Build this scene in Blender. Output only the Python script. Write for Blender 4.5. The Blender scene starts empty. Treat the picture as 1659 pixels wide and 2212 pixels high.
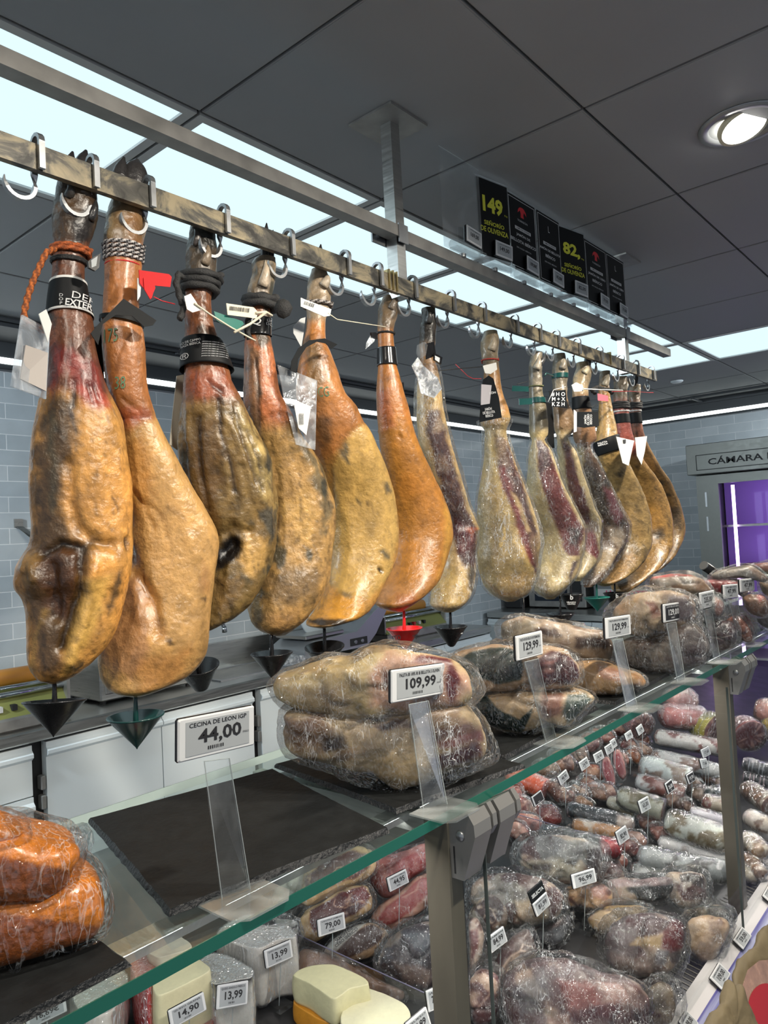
import bpy, math, random
import numpy as np
from mathutils import Vector, Matrix
random.seed(7)
SC = bpy.context.scene
COL = SC.collection
CZ = 1.55                                   # eye height of the photographer
# ------------------------------------------------------------------ camera
F, CX, CY = 1598.0, 829.5, 1106.0
RM = np.array([[0.6509877, -0.0076, 0.75905023], [-0.7572519, 0.063011, 0.65007628], [-0.05276909, -0.99798389, 0.03526427]])
cam = bpy.data.cameras.new('camera'); cam.sensor_fit = 'HORIZONTAL'; cam.sensor_width = 36
cam.lens = 36 * F / 1659; cam.clip_start = .02; cam.clip_end = 60
co = bpy.data.objects.new('camera', cam); COL.objects.link(co)
co.matrix_world = Matrix(((RM[0, 0], -RM[0, 1], -RM[0, 2], 0), (RM[1, 0], -RM[1, 1], -RM[1, 2], 0), (RM[2, 0], -RM[2, 1], -RM[2, 2], CZ), (0, 0, 0, 1)))
SC.camera = co
SC.view_settings.view_transform = 'Standard'; SC.view_settings.look = 'None'
SC.view_settings.exposure = 0.0; SC.view_settings.gamma = 1; SC.view_settings.use_curve_mapping = False
try:
    SC.cycles.use_denoising = True; SC.cycles.use_adaptive_sampling = True; SC.cycles.adaptive_threshold = .02; SC.cycles.max_bounces = 6; SC.cycles.transparent_max_bounces = 14
    SC.cycles.diffuse_bounces = 3; SC.cycles.glossy_bounces = 3; SC.cycles.caustics_reflective = False; SC.cycles.caustics_refractive = False
    SC.cycles.sample_clamp_indirect = 4
except Exception: pass
# light of the open sales hall
w = bpy.data.worlds.new('hall'); SC.world = w; w.use_nodes = True
w.node_tree.nodes['Background'].inputs[0].default_value = (.80, .88, 1.0, 1); w.node_tree.nodes['Background'].inputs[1].default_value = .54

def rad(a): return math.radians(a)
def spot(x, y, z, tx, ty, tz, power, ang=75, blend=.8, size=.04, col=(1, .93, .82), parent=None):
    l = bpy.data.lights.new('lamp', 'SPOT'); l.energy = power; l.spot_size = rad(ang); l.spot_blend = blend; l.shadow_soft_size = size; l.color = col
    o = bpy.data.objects.new('lamp', l); COL.objects.link(o); o.location = (x, y, z)
    o.rotation_euler = Vector((tx - x, ty - y, tz - z)).to_track_quat('-Z', 'Y').to_euler()
    if parent: o.parent = parent; o.location = (x - parent.location.x, y - parent.location.y, z - parent.location.z)
    return o
SPOTP = 105.0                                # power of each recessed downlight
PANEL = 1.15                                # radiance of the luminous ceiling panels
STRIP = 4.0
CEIL = CZ + .9375

# ------------------------------------------------------------------ projection helpers (pixel of the photo -> point on a real plane)
def ray(px, py):
    d = RM @ np.array([px - CX, py - CY, F]); return d
def atY(px, py, Y): d = ray(px, py); t = Y / d[1]; return Vector((d[0]*t, Y, d[2]*t + CZ))
def atX(px, py, X): d = ray(px, py); t = X / d[0]; return Vector((X, d[1]*t, d[2]*t + CZ))
def atZ(px, py, Z): d = ray(px, py); t = (Z - CZ) / d[2]; return Vector((d[0]*t, d[1]*t, Z))
def proj(V):
    V = np.asarray(V, float).reshape(-1, 3) - np.array([0, 0, CZ]); c = V @ RM
    return np.stack([c[:, 0] / c[:, 2] * F + CX, c[:, 1] / c[:, 2] * F + CY], 1)
def depth_of(v): return float((np.array([v[0], v[1], v[2] - CZ]) @ RM)[2])
GZ = CZ - .33                               # top of the glass shelf
DK0, DKS = CZ - .93, .20                    # deck of the case: height at Y=.5 and slope
def deckz(Y): return DK0 + DKS * (Y - .5)
def deck(px, py, h=0.0):
    d = ray(px, py); # CZ + t dz = DK0 + DKS*(t dy-.5) + h
    t = (DK0 - .5 * DKS + h - CZ) / (d[2] - DKS * d[1]); return Vector((d[0]*t, d[1]*t, CZ + d[2]*t))

# ------------------------------------------------------------------ noise
def _h(i, j, k, s):
    n = (i * 374761393 + j * 668265263 + k * 2147483647 + s * 1274126177) & 0xffffffff
    n = ((n ^ (n >> 13)) * 1274126177) & 0xffffffff
    return ((n ^ (n >> 16)) & 0xffff) / 65535.0
def vnoise(P, s=0):
    P = np.asarray(P, float); I = np.floor(P).astype(np.int64); f = P - I; f = f * f * (3 - 2 * f)
    r = 0
    for a in (0, 1):
        for b in (0, 1):
            for c in (0, 1):
                wgt = (f[:, 0] if a else 1 - f[:, 0]) * (f[:, 1] if b else 1 - f[:, 1]) * (f[:, 2] if c else 1 - f[:, 2])
                r = r + wgt * _h(I[:, 0] + a, I[:, 1] + b, I[:, 2] + c, s)
    return r * 2 - 1
def fbm(P, o=4, s=0):
    r = 0; a = 1; t = 0
    for k in range(o): r = r + a * vnoise(P * 2**k + 17.3 * k, s + k); t += a; a *= .5
    return r / t
def ridged(P, o=3, s=0): 
    r = 0; a = 1; t = 0
    for k in range(o): r = r + a * (1 - 2 * np.abs(vnoise(P * 2**k + 9.1 * k, s + k))); t += a; a *= .5
    return r / t

# ------------------------------------------------------------------ objects
def tag(o, label=None, cat=None, group=None, kind=None):
    if label: o['label'] = label
    if cat: o['category'] = cat
    if group: o['group'] = group
    if kind: o['kind'] = kind
    return o
def empty(name, loc, label=None, cat=None, group=None):
    o = bpy.data.objects.new(name, None); COL.objects.link(o); o.location = loc; o.empty_display_size = .05
    return tag(o, label, cat, group)
def mesh(name, V, Fc, mats, parent=None, colors=None, smooth=False, mi=None, label=None):
    me = bpy.data.meshes.new(name); V = np.asarray(V, float)
    if parent is not None:
        inv = np.array(world_of(parent).inverted()); V = V @ inv[:3, :3].T + inv[:3, 3]
    me.from_pydata(V.tolist(), [], Fc if isinstance(Fc, list) else Fc.tolist())
    for m in (mats if isinstance(mats, (list, tuple)) else [mats]): me.materials.append(m)
    if mi is not None: me.polygons.foreach_set('material_index', list(mi))
    me.polygons.foreach_set('use_smooth', [smooth] * len(me.polygons))
    if colors is not None:
        c = np.ones((len(V), 4)); c[:, :3] = np.clip(colors, 0, 1)
        a = me.color_attributes.new('Col', 'FLOAT_COLOR', 'POINT'); a.data.foreach_set('color', c.ravel())
    me.update()
    o = bpy.data.objects.new(name, me); COL.objects.link(o)
    if parent is not None: o.parent = parent
    if label: o['label'] = label
    return o
def world_of(o):
    m = o.matrix_basis.copy()
    return world_of(o.parent) @ m if o.parent else m
class MB:
    def __init__(s): s.v = []; s.f = []; s.m = []
    def add(s, V, Fs, m=0):
        b = len(s.v); s.v += [tuple(v) for v in V]; s.f += [tuple(b + i for i in f) for f in Fs]; s.m += [m] * len(Fs); return s
    def box(s, a, b, m=0, M=None):
        x0, y0, z0 = a; x1, y1, z1 = b
        V = [Vector(p) for p in ((x0, y0, z0), (x1, y0, z0), (x1, y1, z0), (x0, y1, z0), (x0, y0, z1), (x1, y0, z1), (x1, y1, z1), (x0, y1, z1))]
        if M is not None: V = [M @ p for p in V]
        return s.add(V, [(0, 3, 2, 1), (4, 5, 6, 7), (0, 1, 5, 4), (1, 2, 6, 5), (2, 3, 7, 6), (3, 0, 4, 7)], m)
    def rbox(s, a, b, r=.003, m=0, M=None):   # box with chamfered vertical+horizontal edges (inset layers)
        x0, y0, z0 = a; x1, y1, z1 = b
        def ring(i, z): return [(x0+r+i, y0+i, z), (x1-r-i, y0+i, z), (x1-i, y0+r+i, z), (x1-i, y1-r-i, z), (x1-r-i, y1-i, z), (x0+r+i, y1-i, z), (x0+i, y1-r-i, z), (x0+i, y0+r+i, z)]
        V = ring(r, z0) + ring(0, z0+r) + ring(0, z1-r) + ring(r, z1); V = [Vector(p) for p in V]
        if M is not None: V = [M @ p for p in V]
        Fs = [tuple(range(7, -1, -1)), tuple(range(24, 32))]
        for k in range(3):
            for i in range(8): Fs.append((k*8+i, k*8+(i+1) % 8, k*8+8+(i+1) % 8, k*8+8+i))
        return s.add(V, Fs, m)
    def tube(s, pts, r, n=10, m=0, cap=True):
        pts = [Vector(p) for p in pts]; L = len(pts); rr = r if isinstance(r, (list, tuple)) else [r] * L
        t0 = (pts[1] - pts[0]).normalized(); u = t0.orthogonal().normalized(); V = []
        for i, p in enumerate(pts):
            t = (pts[min(i+1, L-1)] - pts[max(i-1, 0)]).normalized()
            u = (u - t * u.dot(t)).normalized(); w_ = t.cross(u)
            for k in range(n):
                a = 2 * math.pi * k / n; V.append(p + (u * math.cos(a) + w_ * math.sin(a)) * rr[i])
        Fs = [(i*n+k, i*n+(k+1) % n, (i+1)*n+(k+1) % n, (i+1)*n+k) for i in range(L-1) for k in range(n)]
        if cap: Fs += [tuple(range(n-1, -1, -1)), tuple((L-1)*n+k for k in range(n))]
        return s.add(V, Fs, m)
    def lathe(s, prof, n=24, m=0, M=None):
        V = []; 
        for (r, z) in prof:
            for k in range(n): a = 2*math.pi*k/n; V.append(Vector((r*math.cos(a), r*math.sin(a), z)))
        if M is not None: V = [M @ v for v in V]
        Fs = [(i*n+k, i*n+(k+1) % n, (i+1)*n+(k+1) % n, (i+1)*n+k) for i in range(len(prof)-1) for k in range(n)]
        return s.add(V, Fs, m)
    def prism(s, pts, d, m=0):                # planar outline extruded by vector d
        n = len(pts); V = [Vector(p) for p in pts] + [Vector(p) + Vector(d) for p in pts]
        return s.add(V, [tuple(range(n-1, -1, -1)), tuple(range(n, 2*n))] + [(i, (i+1) % n, n+(i+1) % n, n+i) for i in range(n)], m)
    def build(s, name, mats, parent=None, smooth=False, label=None):
        return mesh(name, s.v, s.f, mats, parent, smooth=smooth, mi=s.m, label=label)
def box(name, a, b, m, parent=None, r=0, **k):
    mb = MB(); (mb.rbox(a, b, r) if r else mb.box(a, b)); return mb.build(name, m, parent, **k)

# ------------------------------------------------------------------ materials
MATS = {}
def nt(name):
    m = bpy.data.materials.new(name); m.use_nodes = True; t = m.node_tree; MATS[name] = m
    return m, t, t.nodes['Principled BSDF'], t.nodes, t.links
def mat(name, c, rough=.5, metal=0, emit=None, es=0, noise=0, nscale=40, bump=0, bscale=80, coat=0, spec=.5, stretch=None):
    if name in MATS: return MATS[name]
    m, t, p, N, L = nt(name)
    p.inputs['Base Color'].default_value = (*c, 1); p.inputs['Roughness'].default_value = rough; p.inputs['Metallic'].default_value = metal
    p.inputs['Coat Weight'].default_value = coat; p.inputs['Coat Roughness'].default_value = .1; p.inputs['Specular IOR Level'].default_value = spec
    if emit: p.inputs['Emission Color'].default_value = (*emit, 1); p.inputs['Emission Strength'].default_value = es
    g = N.new('ShaderNodeTexCoord')
    mp = N.new('ShaderNodeMapping'); L.new(g.outputs['Object'], mp.inputs[0])
    if stretch: mp.inputs['Scale'].default_value = stretch
    if noise:
        n = N.new('ShaderNodeTexNoise'); n.inputs['Scale'].default_value = nscale; n.inputs['Detail'].default_value = 6; L.new(mp.outputs[0], n.inputs[0])
        r = N.new('ShaderNodeMapRange'); r.inputs['To Min'].default_value = 1 - noise; r.inputs['To Max'].default_value = 1 + noise; r.inputs['From Min'].default_value = .25; r.inputs['From Max'].default_value = .75
        L.new(n.outputs[0], r.inputs[0])
        x = N.new('ShaderNodeMix'); x.data_type = 'RGBA'; x.blend_type = 'MULTIPLY'; x.inputs[0].default_value = 1; x.inputs[6].default_value = (*c, 1)
        L.new(r.outputs[0], x.inputs[7]); L.new(x.outputs[2], p.inputs['Base Color'])
        r2 = N.new('ShaderNodeMapRange'); r2.inputs['To Min'].default_value = max(0, rough - .12); r2.inputs['To Max'].default_value = min(1, rough + .12)
        L.new(n.outputs[0], r2.inputs[0]); L.new(r2.outputs[0], p.inputs['Roughness'])
    if bump:
        n2 = N.new('ShaderNodeTexNoise'); n2.inputs['Scale'].default_value = bscale; n2.inputs['Detail'].default_value = 5; L.new(mp.outputs[0], n2.inputs[0])
        b = N.new('ShaderNodeBump'); b.inputs['Strength'].default_value = bump; b.inputs['Distance'].default_value = .004; L.new(n2.outputs[0], b.inputs['Height']); L.new(b.outputs[0], p.inputs['Normal'])
    return m
def vmat(name, rough=.4, var=.25, scale=90, bump=.5, bscale=160, coat=.25, speck=.35, spec=.5):
    """organic surface: base colour held per vertex, broken up by fine procedural mottling"""
    m, t, p, N, L = nt(name)
    a = N.new('ShaderNodeAttribute'); a.attribute_name = 'Col'
    g = N.new('ShaderNodeTexCoord')
    n = N.new('ShaderNodeTexNoise'); n.inputs['Scale'].default_value = scale; n.inputs['Detail'].default_value = 7; n.inputs['Roughness'].default_value = .65; L.new(g.outputs['Object'], n.inputs[0])
    r = N.new('ShaderNodeMapRange'); r.inputs['From Min'].default_value = .3; r.inputs['From Max'].default_value = .7; r.inputs['To Min'].default_value = 1 - var; r.inputs['To Max'].default_value = 1 + var; L.new(n.outputs[0], r.inputs[0])
    v = N.new('ShaderNodeTexNoise'); v.inputs['Scale'].default_value = scale * .55; v.inputs['Detail'].default_value = 8; v.inputs['Roughness'].default_value = .75; L.new(g.outputs['Object'], v.inputs[0])
    r3 = N.new('ShaderNodeMapRange'); r3.inputs['From Min'].default_value = .60; r3.inputs['From Max'].default_value = .68; r3.inputs['To Min'].default_value = 1; r3.inputs['To Max'].default_value = 1 - speck; L.new(v.outputs[0], r3.inputs[0])
    x = N.new('ShaderNodeMix'); x.data_type = 'RGBA'; x.blend_type = 'MULTIPLY'; x.inputs[0].default_value = 1; L.new(a.outputs[0], x.inputs[6]); L.new(r.outputs[0], x.inputs[7])
    y = N.new('ShaderNodeMix'); y.data_type = 'RGBA'; y.blend_type = 'MULTIPLY'; y.inputs[0].default_value = 1; L.new(x.outputs[2], y.inputs[6]); L.new(r3.outputs[0], y.inputs[7])
    L.new(y.outputs[2], p.inputs['Base Color'])
    rr = N.new('ShaderNodeMapRange'); rr.inputs['To Min'].default_value = max(.05, rough - .2); rr.inputs['To Max'].default_value = rough + .2; L.new(v.outputs[0], rr.inputs[0]); L.new(rr.outputs[0], p.inputs['Roughness'])
    n2 = N.new('ShaderNodeTexNoise'); n2.inputs['Scale'].default_value = bscale; n2.inputs['Detail'].default_value = 5; L.new(g.outputs['Object'], n2.inputs[0])
    b = N.new('ShaderNodeBump'); b.inputs['Strength'].default_value = bump; b.inputs['Distance'].default_value = .003; L.new(n2.outputs[0], b.inputs['Height']); L.new(b.outputs[0], p.inputs['Normal'])
    p.inputs['Coat Weight'].default_value = coat; p.inputs['Coat Roughness'].default_value = .25; p.inputs['Specular IOR Level'].default_value = spec
    return m
def clear(name, tint=(1, 1, 1), base=.04, gain=1.0, rough=.03, wr=0, wscale=40, white=0.0, stretch=(1, 1, 1), wcol=(.9, .93, .95)):
    """thin clear sheet: straight-through light plus mirror reflection, optional milky part and crinkles"""
    m, t, p, N, L = nt(name); N.remove(p)
    out = N['Material Output']; tr = N.new('ShaderNodeBsdfTransparent'); tr.inputs[0].default_value = (*tint, 1)
    gl = N.new('ShaderNodeBsdfGlossy'); gl.inputs['Roughness'].default_value = rough; gl.inputs[0].default_value = (1, 1, 1, 1)
    fr = N.new('ShaderNodeFresnel'); fr.inputs[0].default_value = 1.45
    mr = N.new('ShaderNodeMath'); mr.operation = 'MULTIPLY_ADD'; mr.inputs[1].default_value = gain; mr.inputs[2].default_value = base; mr.use_clamp = True
    L.new(fr.outputs[0], mr.inputs[0])
    mx = N.new('ShaderNodeMixShader'); L.new(mr.outputs[0], mx.inputs[0]); L.new(tr.outputs[0], mx.inputs[1]); L.new(gl.outputs[0], mx.inputs[2])
    last = mx
    if wr or white:
        g = N.new('ShaderNodeTexCoord'); mp = N.new('ShaderNodeMapping'); mp.inputs['Scale'].default_value = stretch; L.new(g.outputs['Object'], mp.inputs[0])
        n = N.new('ShaderNodeTexNoise'); n.inputs['Scale'].default_value = wscale; n.inputs['Detail'].default_value = 4; n.inputs['Distortion'].default_value = 1.2; L.new(mp.outputs[0], n.inputs[0])
    if wr:
        v = N.new('ShaderNodeMath'); v.operation = 'SUBTRACT'; v.inputs[1].default_value = .5; L.new(n.outputs[0], v.inputs[0])
        ab = N.new('ShaderNodeMath'); ab.operation = 'ABSOLUTE'; L.new(v.outputs[0], ab.inputs[0])
        b = N.new('ShaderNodeBump'); b.inputs['Strength'].default_value = wr; b.inputs['Distance'].default_value = .012; L.new(ab.outputs[0], b.inputs['Height'])
        L.new(b.outputs[0], gl.inputs['Normal'])
    if white:
        d = N.new('ShaderNodeBsdfDiffuse'); d.inputs[0].default_value = (*wcol, 1)
        r = N.new('ShaderNodeMapRange'); r.inputs['From Min'].default_value = .45; r.inputs['From Max'].default_value = .75; r.inputs['To Min'].default_value = white * .35; r.inputs['To Max'].default_value = min(1, white * 2.2)
        L.new(n.outputs[0], r.inputs[0]); m2 = N.new('ShaderNodeMixShader'); L.new(r.outputs[0], m2.inputs[0]); L.new(mx.outputs[0], m2.inputs[1]); L.new(d.outputs[0], m2.inputs[2]); last = m2
    L.new(last.outputs[0], out.inputs[0]); return m
def emit(name, c, s):
    m, t, p, N, L = nt(name); N.remove(p); e = N.new('ShaderNodeEmission'); e.inputs[0].default_value = (*c, 1); e.inputs[1].default_value = s
    L.new(e.outputs[0], N['Material Output'].inputs[0]); return m
M_steel = mat('brushed_steel', (.50, .50, .48), .32, 1, noise=.14, nscale=30, stretch=(.3, .3, 6))
M_steel_d = mat('dull_steel', (.33, .32, .30), .42, .7, noise=.2, nscale=22)
def stained():
    m, t, p, N, L = nt('stained_rail_steel'); g = N.new('ShaderNodeTexCoord'); mp = N.new('ShaderNodeMapping'); mp.inputs['Scale'].default_value = (1, 1, 1.4); L.new(g.outputs['Object'], mp.inputs[0])
    n = N.new('ShaderNodeTexNoise'); n.inputs['Scale'].default_value = 14; n.inputs['Detail'].default_value = 9; n.inputs['Roughness'].default_value = .62; n.inputs['Distortion'].default_value = .8; L.new(mp.outputs[0], n.inputs[0])
    c = N.new('ShaderNodeValToRGB'); e = c.color_ramp.elements; e[0].position = .40; e[0].color = (.030, .029, .026, 1); e[1].position = .62; e[1].color = (.30, .25, .16, 1); k = e.new(.48); k.color = (.085, .08, .068, 1); k = e.new(.53); k.color = (.19, .165, .115, 1)
    L.new(n.outputs[0], c.inputs[0]); L.new(c.outputs[0], p.inputs['Base Color']); p.inputs['Metallic'].default_value = .35; p.inputs['Roughness'].default_value = .42; return m
M_rail = stained()
M_galv = mat('galvanised_hook', (.36, .37, .38), .36, .9, noise=.1)
M_black = mat('black_plastic', (.008, .008, .009), .28, noise=.2)
M_blackm = mat('matt_black', (.012, .012, .013), .6)
M_white = mat('white_lacquer', (.70, .76, .78), .35)
M_ceil = mat('ceiling_tile_grey', (.30, .31, .315), .55, noise=.05, nscale=4)
M_gap = mat('ceiling_gap_black', (.004, .004, .004), .9)
M_rim = mat('ceiling_tile_rim', (.30, .30, .30), .4)
M_floor = mat('floor_tile', (.5, .5, .49), .4, noise=.1, nscale=6)
M_slate = mat('slate', (.0095, .0105, .011), .62, spec=.25, noise=.3, nscale=50, bump=.25, bscale=120)
M_slate_e = mat('slate_broken_edge', (.014, .015, .017), .45, bump=1, bscale=220)
M_ham = vmat('cured_skin', .36, .24, 60, .7, 120, .25, .35)
M_hamr = vmat('mouldy_skin', .38, .36, 55, 1.0, 90, .2, .5)
M_meat = vmat('cut_meat', .38, .16, 110, .35, 150, .25, .12)
M_soft = vmat('packed_food', .45, .10, 60, .25, 120, .12, .08)
M_glass = clear('shelf_glass', (.93, .98, .965), .004, .16, .03, white=.03, wscale=5, wcol=(.6, .68, .68))
M_pane = clear('front_pane', (.97, .985, .98), .0, .22, .01)
M_gedge = mat('green_glass_edge', (.012, .115, .085), .12, coat=.5)
def film(name, scale, crease_glint=.55, gloss=.10, stretch=(1, 1, 1), rough=.07, milky=.0):
    """cling film: faceted crinkles that glint, white streaks along creases painted in as highlights, otherwise see-through"""
    m, t, p, N, L = nt(name); N.remove(p); out = N['Material Output']
    g = N.new('ShaderNodeTexCoord'); mp = N.new('ShaderNodeMapping'); mp.inputs['Scale'].default_value = stretch; L.new(g.outputs['Object'], mp.inputs[0])
    nz = N.new('ShaderNodeTexNoise'); nz.inputs['Scale'].default_value = scale * .35; nz.inputs['Detail'].default_value = 3; L.new(mp.outputs[0], nz.inputs[0])
    ad = N.new('ShaderNodeMix'); ad.data_type = 'RGBA'; ad.blend_type = 'ADD'; ad.inputs[0].default_value = .16; L.new(mp.outputs[0], ad.inputs[6]); L.new(nz.outputs['Color'], ad.inputs[7])
    v = N.new('ShaderNodeTexVoronoi'); v.inputs['Scale'].default_value = scale; L.new(ad.outputs[2], v.inputs['Vector'])
    e = N.new('ShaderNodeTexVoronoi'); e.feature = 'DISTANCE_TO_EDGE'; e.inputs['Scale'].default_value = scale; L.new(ad.outputs[2], e.inputs['Vector'])
    b = N.new('ShaderNodeBump'); b.inputs['Strength'].default_value = 1; b.inputs['Distance'].default_value = .35 / scale; L.new(v.outputs['Distance'], b.inputs['Height'])
    tr = N.new('ShaderNodeBsdfTransparent'); gl = N.new('ShaderNodeBsdfGlossy'); gl.inputs['Roughness'].default_value = rough; L.new(b.outputs[0], gl.inputs['Normal'])
    fr = N.new('ShaderNodeFresnel'); fr.inputs[0].default_value = 1.4; mr = N.new('ShaderNodeMath'); mr.operation = 'MULTIPLY_ADD'; mr.inputs[1].default_value = .42; mr.inputs[2].default_value = gloss; mr.use_clamp = True; L.new(fr.outputs[0], mr.inputs[0])
    mx = N.new('ShaderNodeMixShader'); L.new(mr.outputs[0], mx.inputs[0]); L.new(tr.outputs[0], mx.inputs[1]); L.new(gl.outputs[0], mx.inputs[2])
    r = N.new('ShaderNodeMapRange'); r.inputs['From Min'].default_value = 0; r.inputs['From Max'].default_value = .045; r.inputs['To Min'].default_value = crease_glint; r.inputs['To Max'].default_value = milky; L.new(e.outputs['Distance'], r.inputs[0])
    k = N.new('ShaderNodeMapRange'); k.inputs['From Min'].default_value = .42; k.inputs['From Max'].default_value = .60; L.new(nz.outputs[0], k.inputs[0])
    q = N.new('ShaderNodeMath'); q.operation = 'MULTIPLY'; L.new(r.outputs[0], q.inputs[0]); L.new(k.outputs[0], q.inputs[1])
    d = N.new('ShaderNodeBsdfDiffuse'); d.inputs[0].default_value = (.85, .88, .9, 1)
    mp2 = N.new('ShaderNodeMapping'); mp2.inputs['Scale'].default_value = (1, 1, .22); mp2.inputs['Rotation'].default_value = (.25, .45, .3); L.new(g.outputs['Object'], mp2.inputs[0])
    s2 = N.new('ShaderNodeTexNoise'); s2.inputs['Scale'].default_value = scale * 1.1; s2.inputs['Detail'].default_value = 2; s2.inputs['Distortion'].default_value = .6; L.new(mp2.outputs[0], s2.inputs[0])
    a1 = N.new('ShaderNodeMath'); a1.operation = 'SUBTRACT'; a1.inputs[1].default_value = .5; L.new(s2.outputs[0], a1.inputs[0]); a2 = N.new('ShaderNodeMath'); a2.operation = 'ABSOLUTE'; L.new(a1.outputs[0], a2.inputs[0])
    r2 = N.new('ShaderNodeMapRange'); r2.inputs['From Min'].default_value = 0; r2.inputs['From Max'].default_value = .014; r2.inputs['To Min'].default_value = crease_glint * 1.5; r2.inputs['To Max'].default_value = 0; L.new(a2.outputs[0], r2.inputs[0])  # extra thin streaks: film glints put in as diffuse white
    k2 = N.new('ShaderNodeMath'); k2.operation = 'MULTIPLY'; L.new(r2.outputs[0], k2.inputs[0]); L.new(k.outputs[0], k2.inputs[1]); mxx = N.new('ShaderNodeMath'); mxx.operation = 'MAXIMUM'; L.new(q.outputs[0], mxx.inputs[0]); L.new(k2.outputs[0], mxx.inputs[1])
    m2 = N.new('ShaderNodeMixShader'); L.new(mxx.outputs[0], m2.inputs[0]); L.new(mx.outputs[0], m2.inputs[1]); L.new(d.outputs[0], m2.inputs[2]); L.new(m2.outputs[0], out.inputs[0]); return m
M_film = film('cling_film', 48, .22, .075, (1.5, 1.5, .5), .05)
M_filmc = film('crinkled_film', 66, .36, .09, (1.3, 1.3, .7), .055, .0)
M_acr = clear('clear_acrylic', (.97, .985, .99), .02, .35, .06, white=.03, wscale=12)
M_pouch = clear('document_pouch', (.9, .93, .97), .03, .7, .2, wr=.2, wscale=30, white=.16)
M_tagw = mat('tag_white', (.62, .63, .63), .35)
M_eink = mat('eink_grey', (.34, .36, .37), .5)
M_ink = mat('black_ink', (.012, .012, .014), .6)
M_card = mat('black_card', (.005, .006, .007), .55, spec=.2)
M_paperw = mat('white_paper', (.62, .62, .60), .7)
M_wprint = mat('white_print', (.55, .56, .56), .6)
M_yprint = mat('yellow_print', (.62, .62, .05), .5)
M_rprint = mat('red_print', (.55, .02, .03), .5)
M_red = mat('red_plastic', (.75, .012, .012), .25, coat=.3)
M_rtag = mat('red_vinyl_tag', (.50, .012, .014), .6, spec=.25)
M_green = mat('dark_green_plastic', (.006, .045, .042), .25, coat=.3)
M_teal = mat('teal_plastic', (.01, .13, .10), .3)
# ------------------------------------------------------------------ text
_txt = {}
def text_mesh(s, bold=0.0, cw=1.0):
    k = (s, bold, cw)
    if k not in _txt:
        c = bpy.data.curves.new('print', 'FONT'); c.body = s; c.size = 1; c.align_x = 'CENTER'; c.align_y = 'CENTER'; c.offset = bold; c.resolution_u = 2; c.space_line = .95
        o = bpy.data.objects.new('print', c); COL.objects.link(o); bpy.context.view_layer.update()
        me = bpy.data.meshes.new_from_object(o.evaluated_get(bpy.context.evaluated_depsgraph_get()))
        V = np.array([v.co[:] for v in me.vertices]); Fs = [tuple(p.vertices) for p in me.polygons]
        bpy.data.objects.remove(o); bpy.data.curves.remove(c); bpy.data.meshes.remove(me)
        if len(V): V[:, :2] -= (V[:, :2].max(0) + V[:, :2].min(0)) / 2
        _txt[k] = (V, Fs)
    return _txt[k]
def put_text(mb, s, x, y, wd=None, ht=None, off=.0003, M=None, bold=.0, m=0):
    """adds text centred at local (x,y) of frame M (X right, Y up, Z out)"""
    V, Fs = text_mesh(s, bold)
    if not len(V): return
    W, H = V[:, 0].max() - V[:, 0].min(), V[:, 1].max() - V[:, 1].min()
    sx = wd / W if wd else ht / H; sy = ht / H if ht else sx
    if not wd: sx = sy
    mb.add([M @ Vector((v[0]*sx + x, v[1]*sy + y, off)) for v in V], Fs, m)
def frame(o, xdir, up):
    x = Vector(xdir).normalized(); u = Vector(up); y = (u - x * u.dot(x)).normalized(); z = x.cross(y)
    M = Matrix((x, y, z)).transposed().to_4x4(); M.translation = Vector(o); return M
# ================================================================== THE ROOM
WX, WY = 6.0, 3.25
def tile_wall(name, axis):
    m, t, p, N, L = nt(name)
    g = N.new('ShaderNodeNewGeometry'); s = N.new('ShaderNodeSeparateXYZ'); c = N.new('ShaderNodeCombineXYZ')
    L.new(g.outputs['Position'], s.inputs[0]); L.new(s.outputs[axis], c.inputs[0]); L.new(s.outputs[2], c.inputs[1])
    b = N.new('ShaderNodeTexBrick'); b.inputs['Scale'].default_value = 1; b.inputs['Brick Width'].default_value = .245; b.inputs['Row Height'].default_value = .067
    b.inputs['Mortar Size'].default_value = .0022; b.inputs['Mortar Smooth'].default_value = .3; b.inputs['Bias'].default_value = 0
    b.inputs['Color1'].default_value = (.43, .48, .51, 1); b.inputs['Color2'].default_value = (.52, .565, .59, 1); b.inputs['Mortar'].default_value = (.78, .80, .81, 1)
    L.new(c.outputs[0], b.inputs[0])
    n = N.new('ShaderNodeTexNoise'); n.inputs['Scale'].default_value = 9; n.inputs['Detail'].default_value = 4; L.new(c.outputs[0], n.inputs[0])
    r = N.new('ShaderNodeMapRange'); r.inputs['To Min'].default_value = .85; r.inputs['To Max'].default_value = 1.15; L.new(n.outputs[0], r.inputs[0])
    x = N.new('ShaderNodeMix'); x.data_type = 'RGBA'; x.blend_type = 'MULTIPLY'; x.inputs[0].default_value = 1; L.new(b.outputs[0], x.inputs[6]); L.new(r.outputs[0], x.inputs[7])
    L.new(x.outputs[2], p.inputs['Base Color']); p.inputs['Roughness'].default_value = .22
    bp = N.new('ShaderNodeBump'); bp.inputs['Strength'].default_value = .4; bp.inputs['Distance'].default_value = .003; bp.invert = True; L.new(b.outputs['Fac'], bp.inputs['Height']); L.new(bp.outputs[0], p.inputs['Normal'])
    return m
M_wb = tile_wall('grey_wall_tiles', 0); M_wr = tile_wall('grey_wall_tiles_side', 1)
def struct(o): o['kind'] = 'structure'; return o
struct(box('floor', (-3, -3, -.05), (WX + .1, WY + .1, 0), M_floor))
struct(box('wall_back', (-3, WY, 0), (WX, WY + .1, CEIL + .02), M_wb))
struct(box('wall_right', (WX, -3, 0), (WX + .1, WY + .1, CEIL + .02), M_wr))
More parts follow.
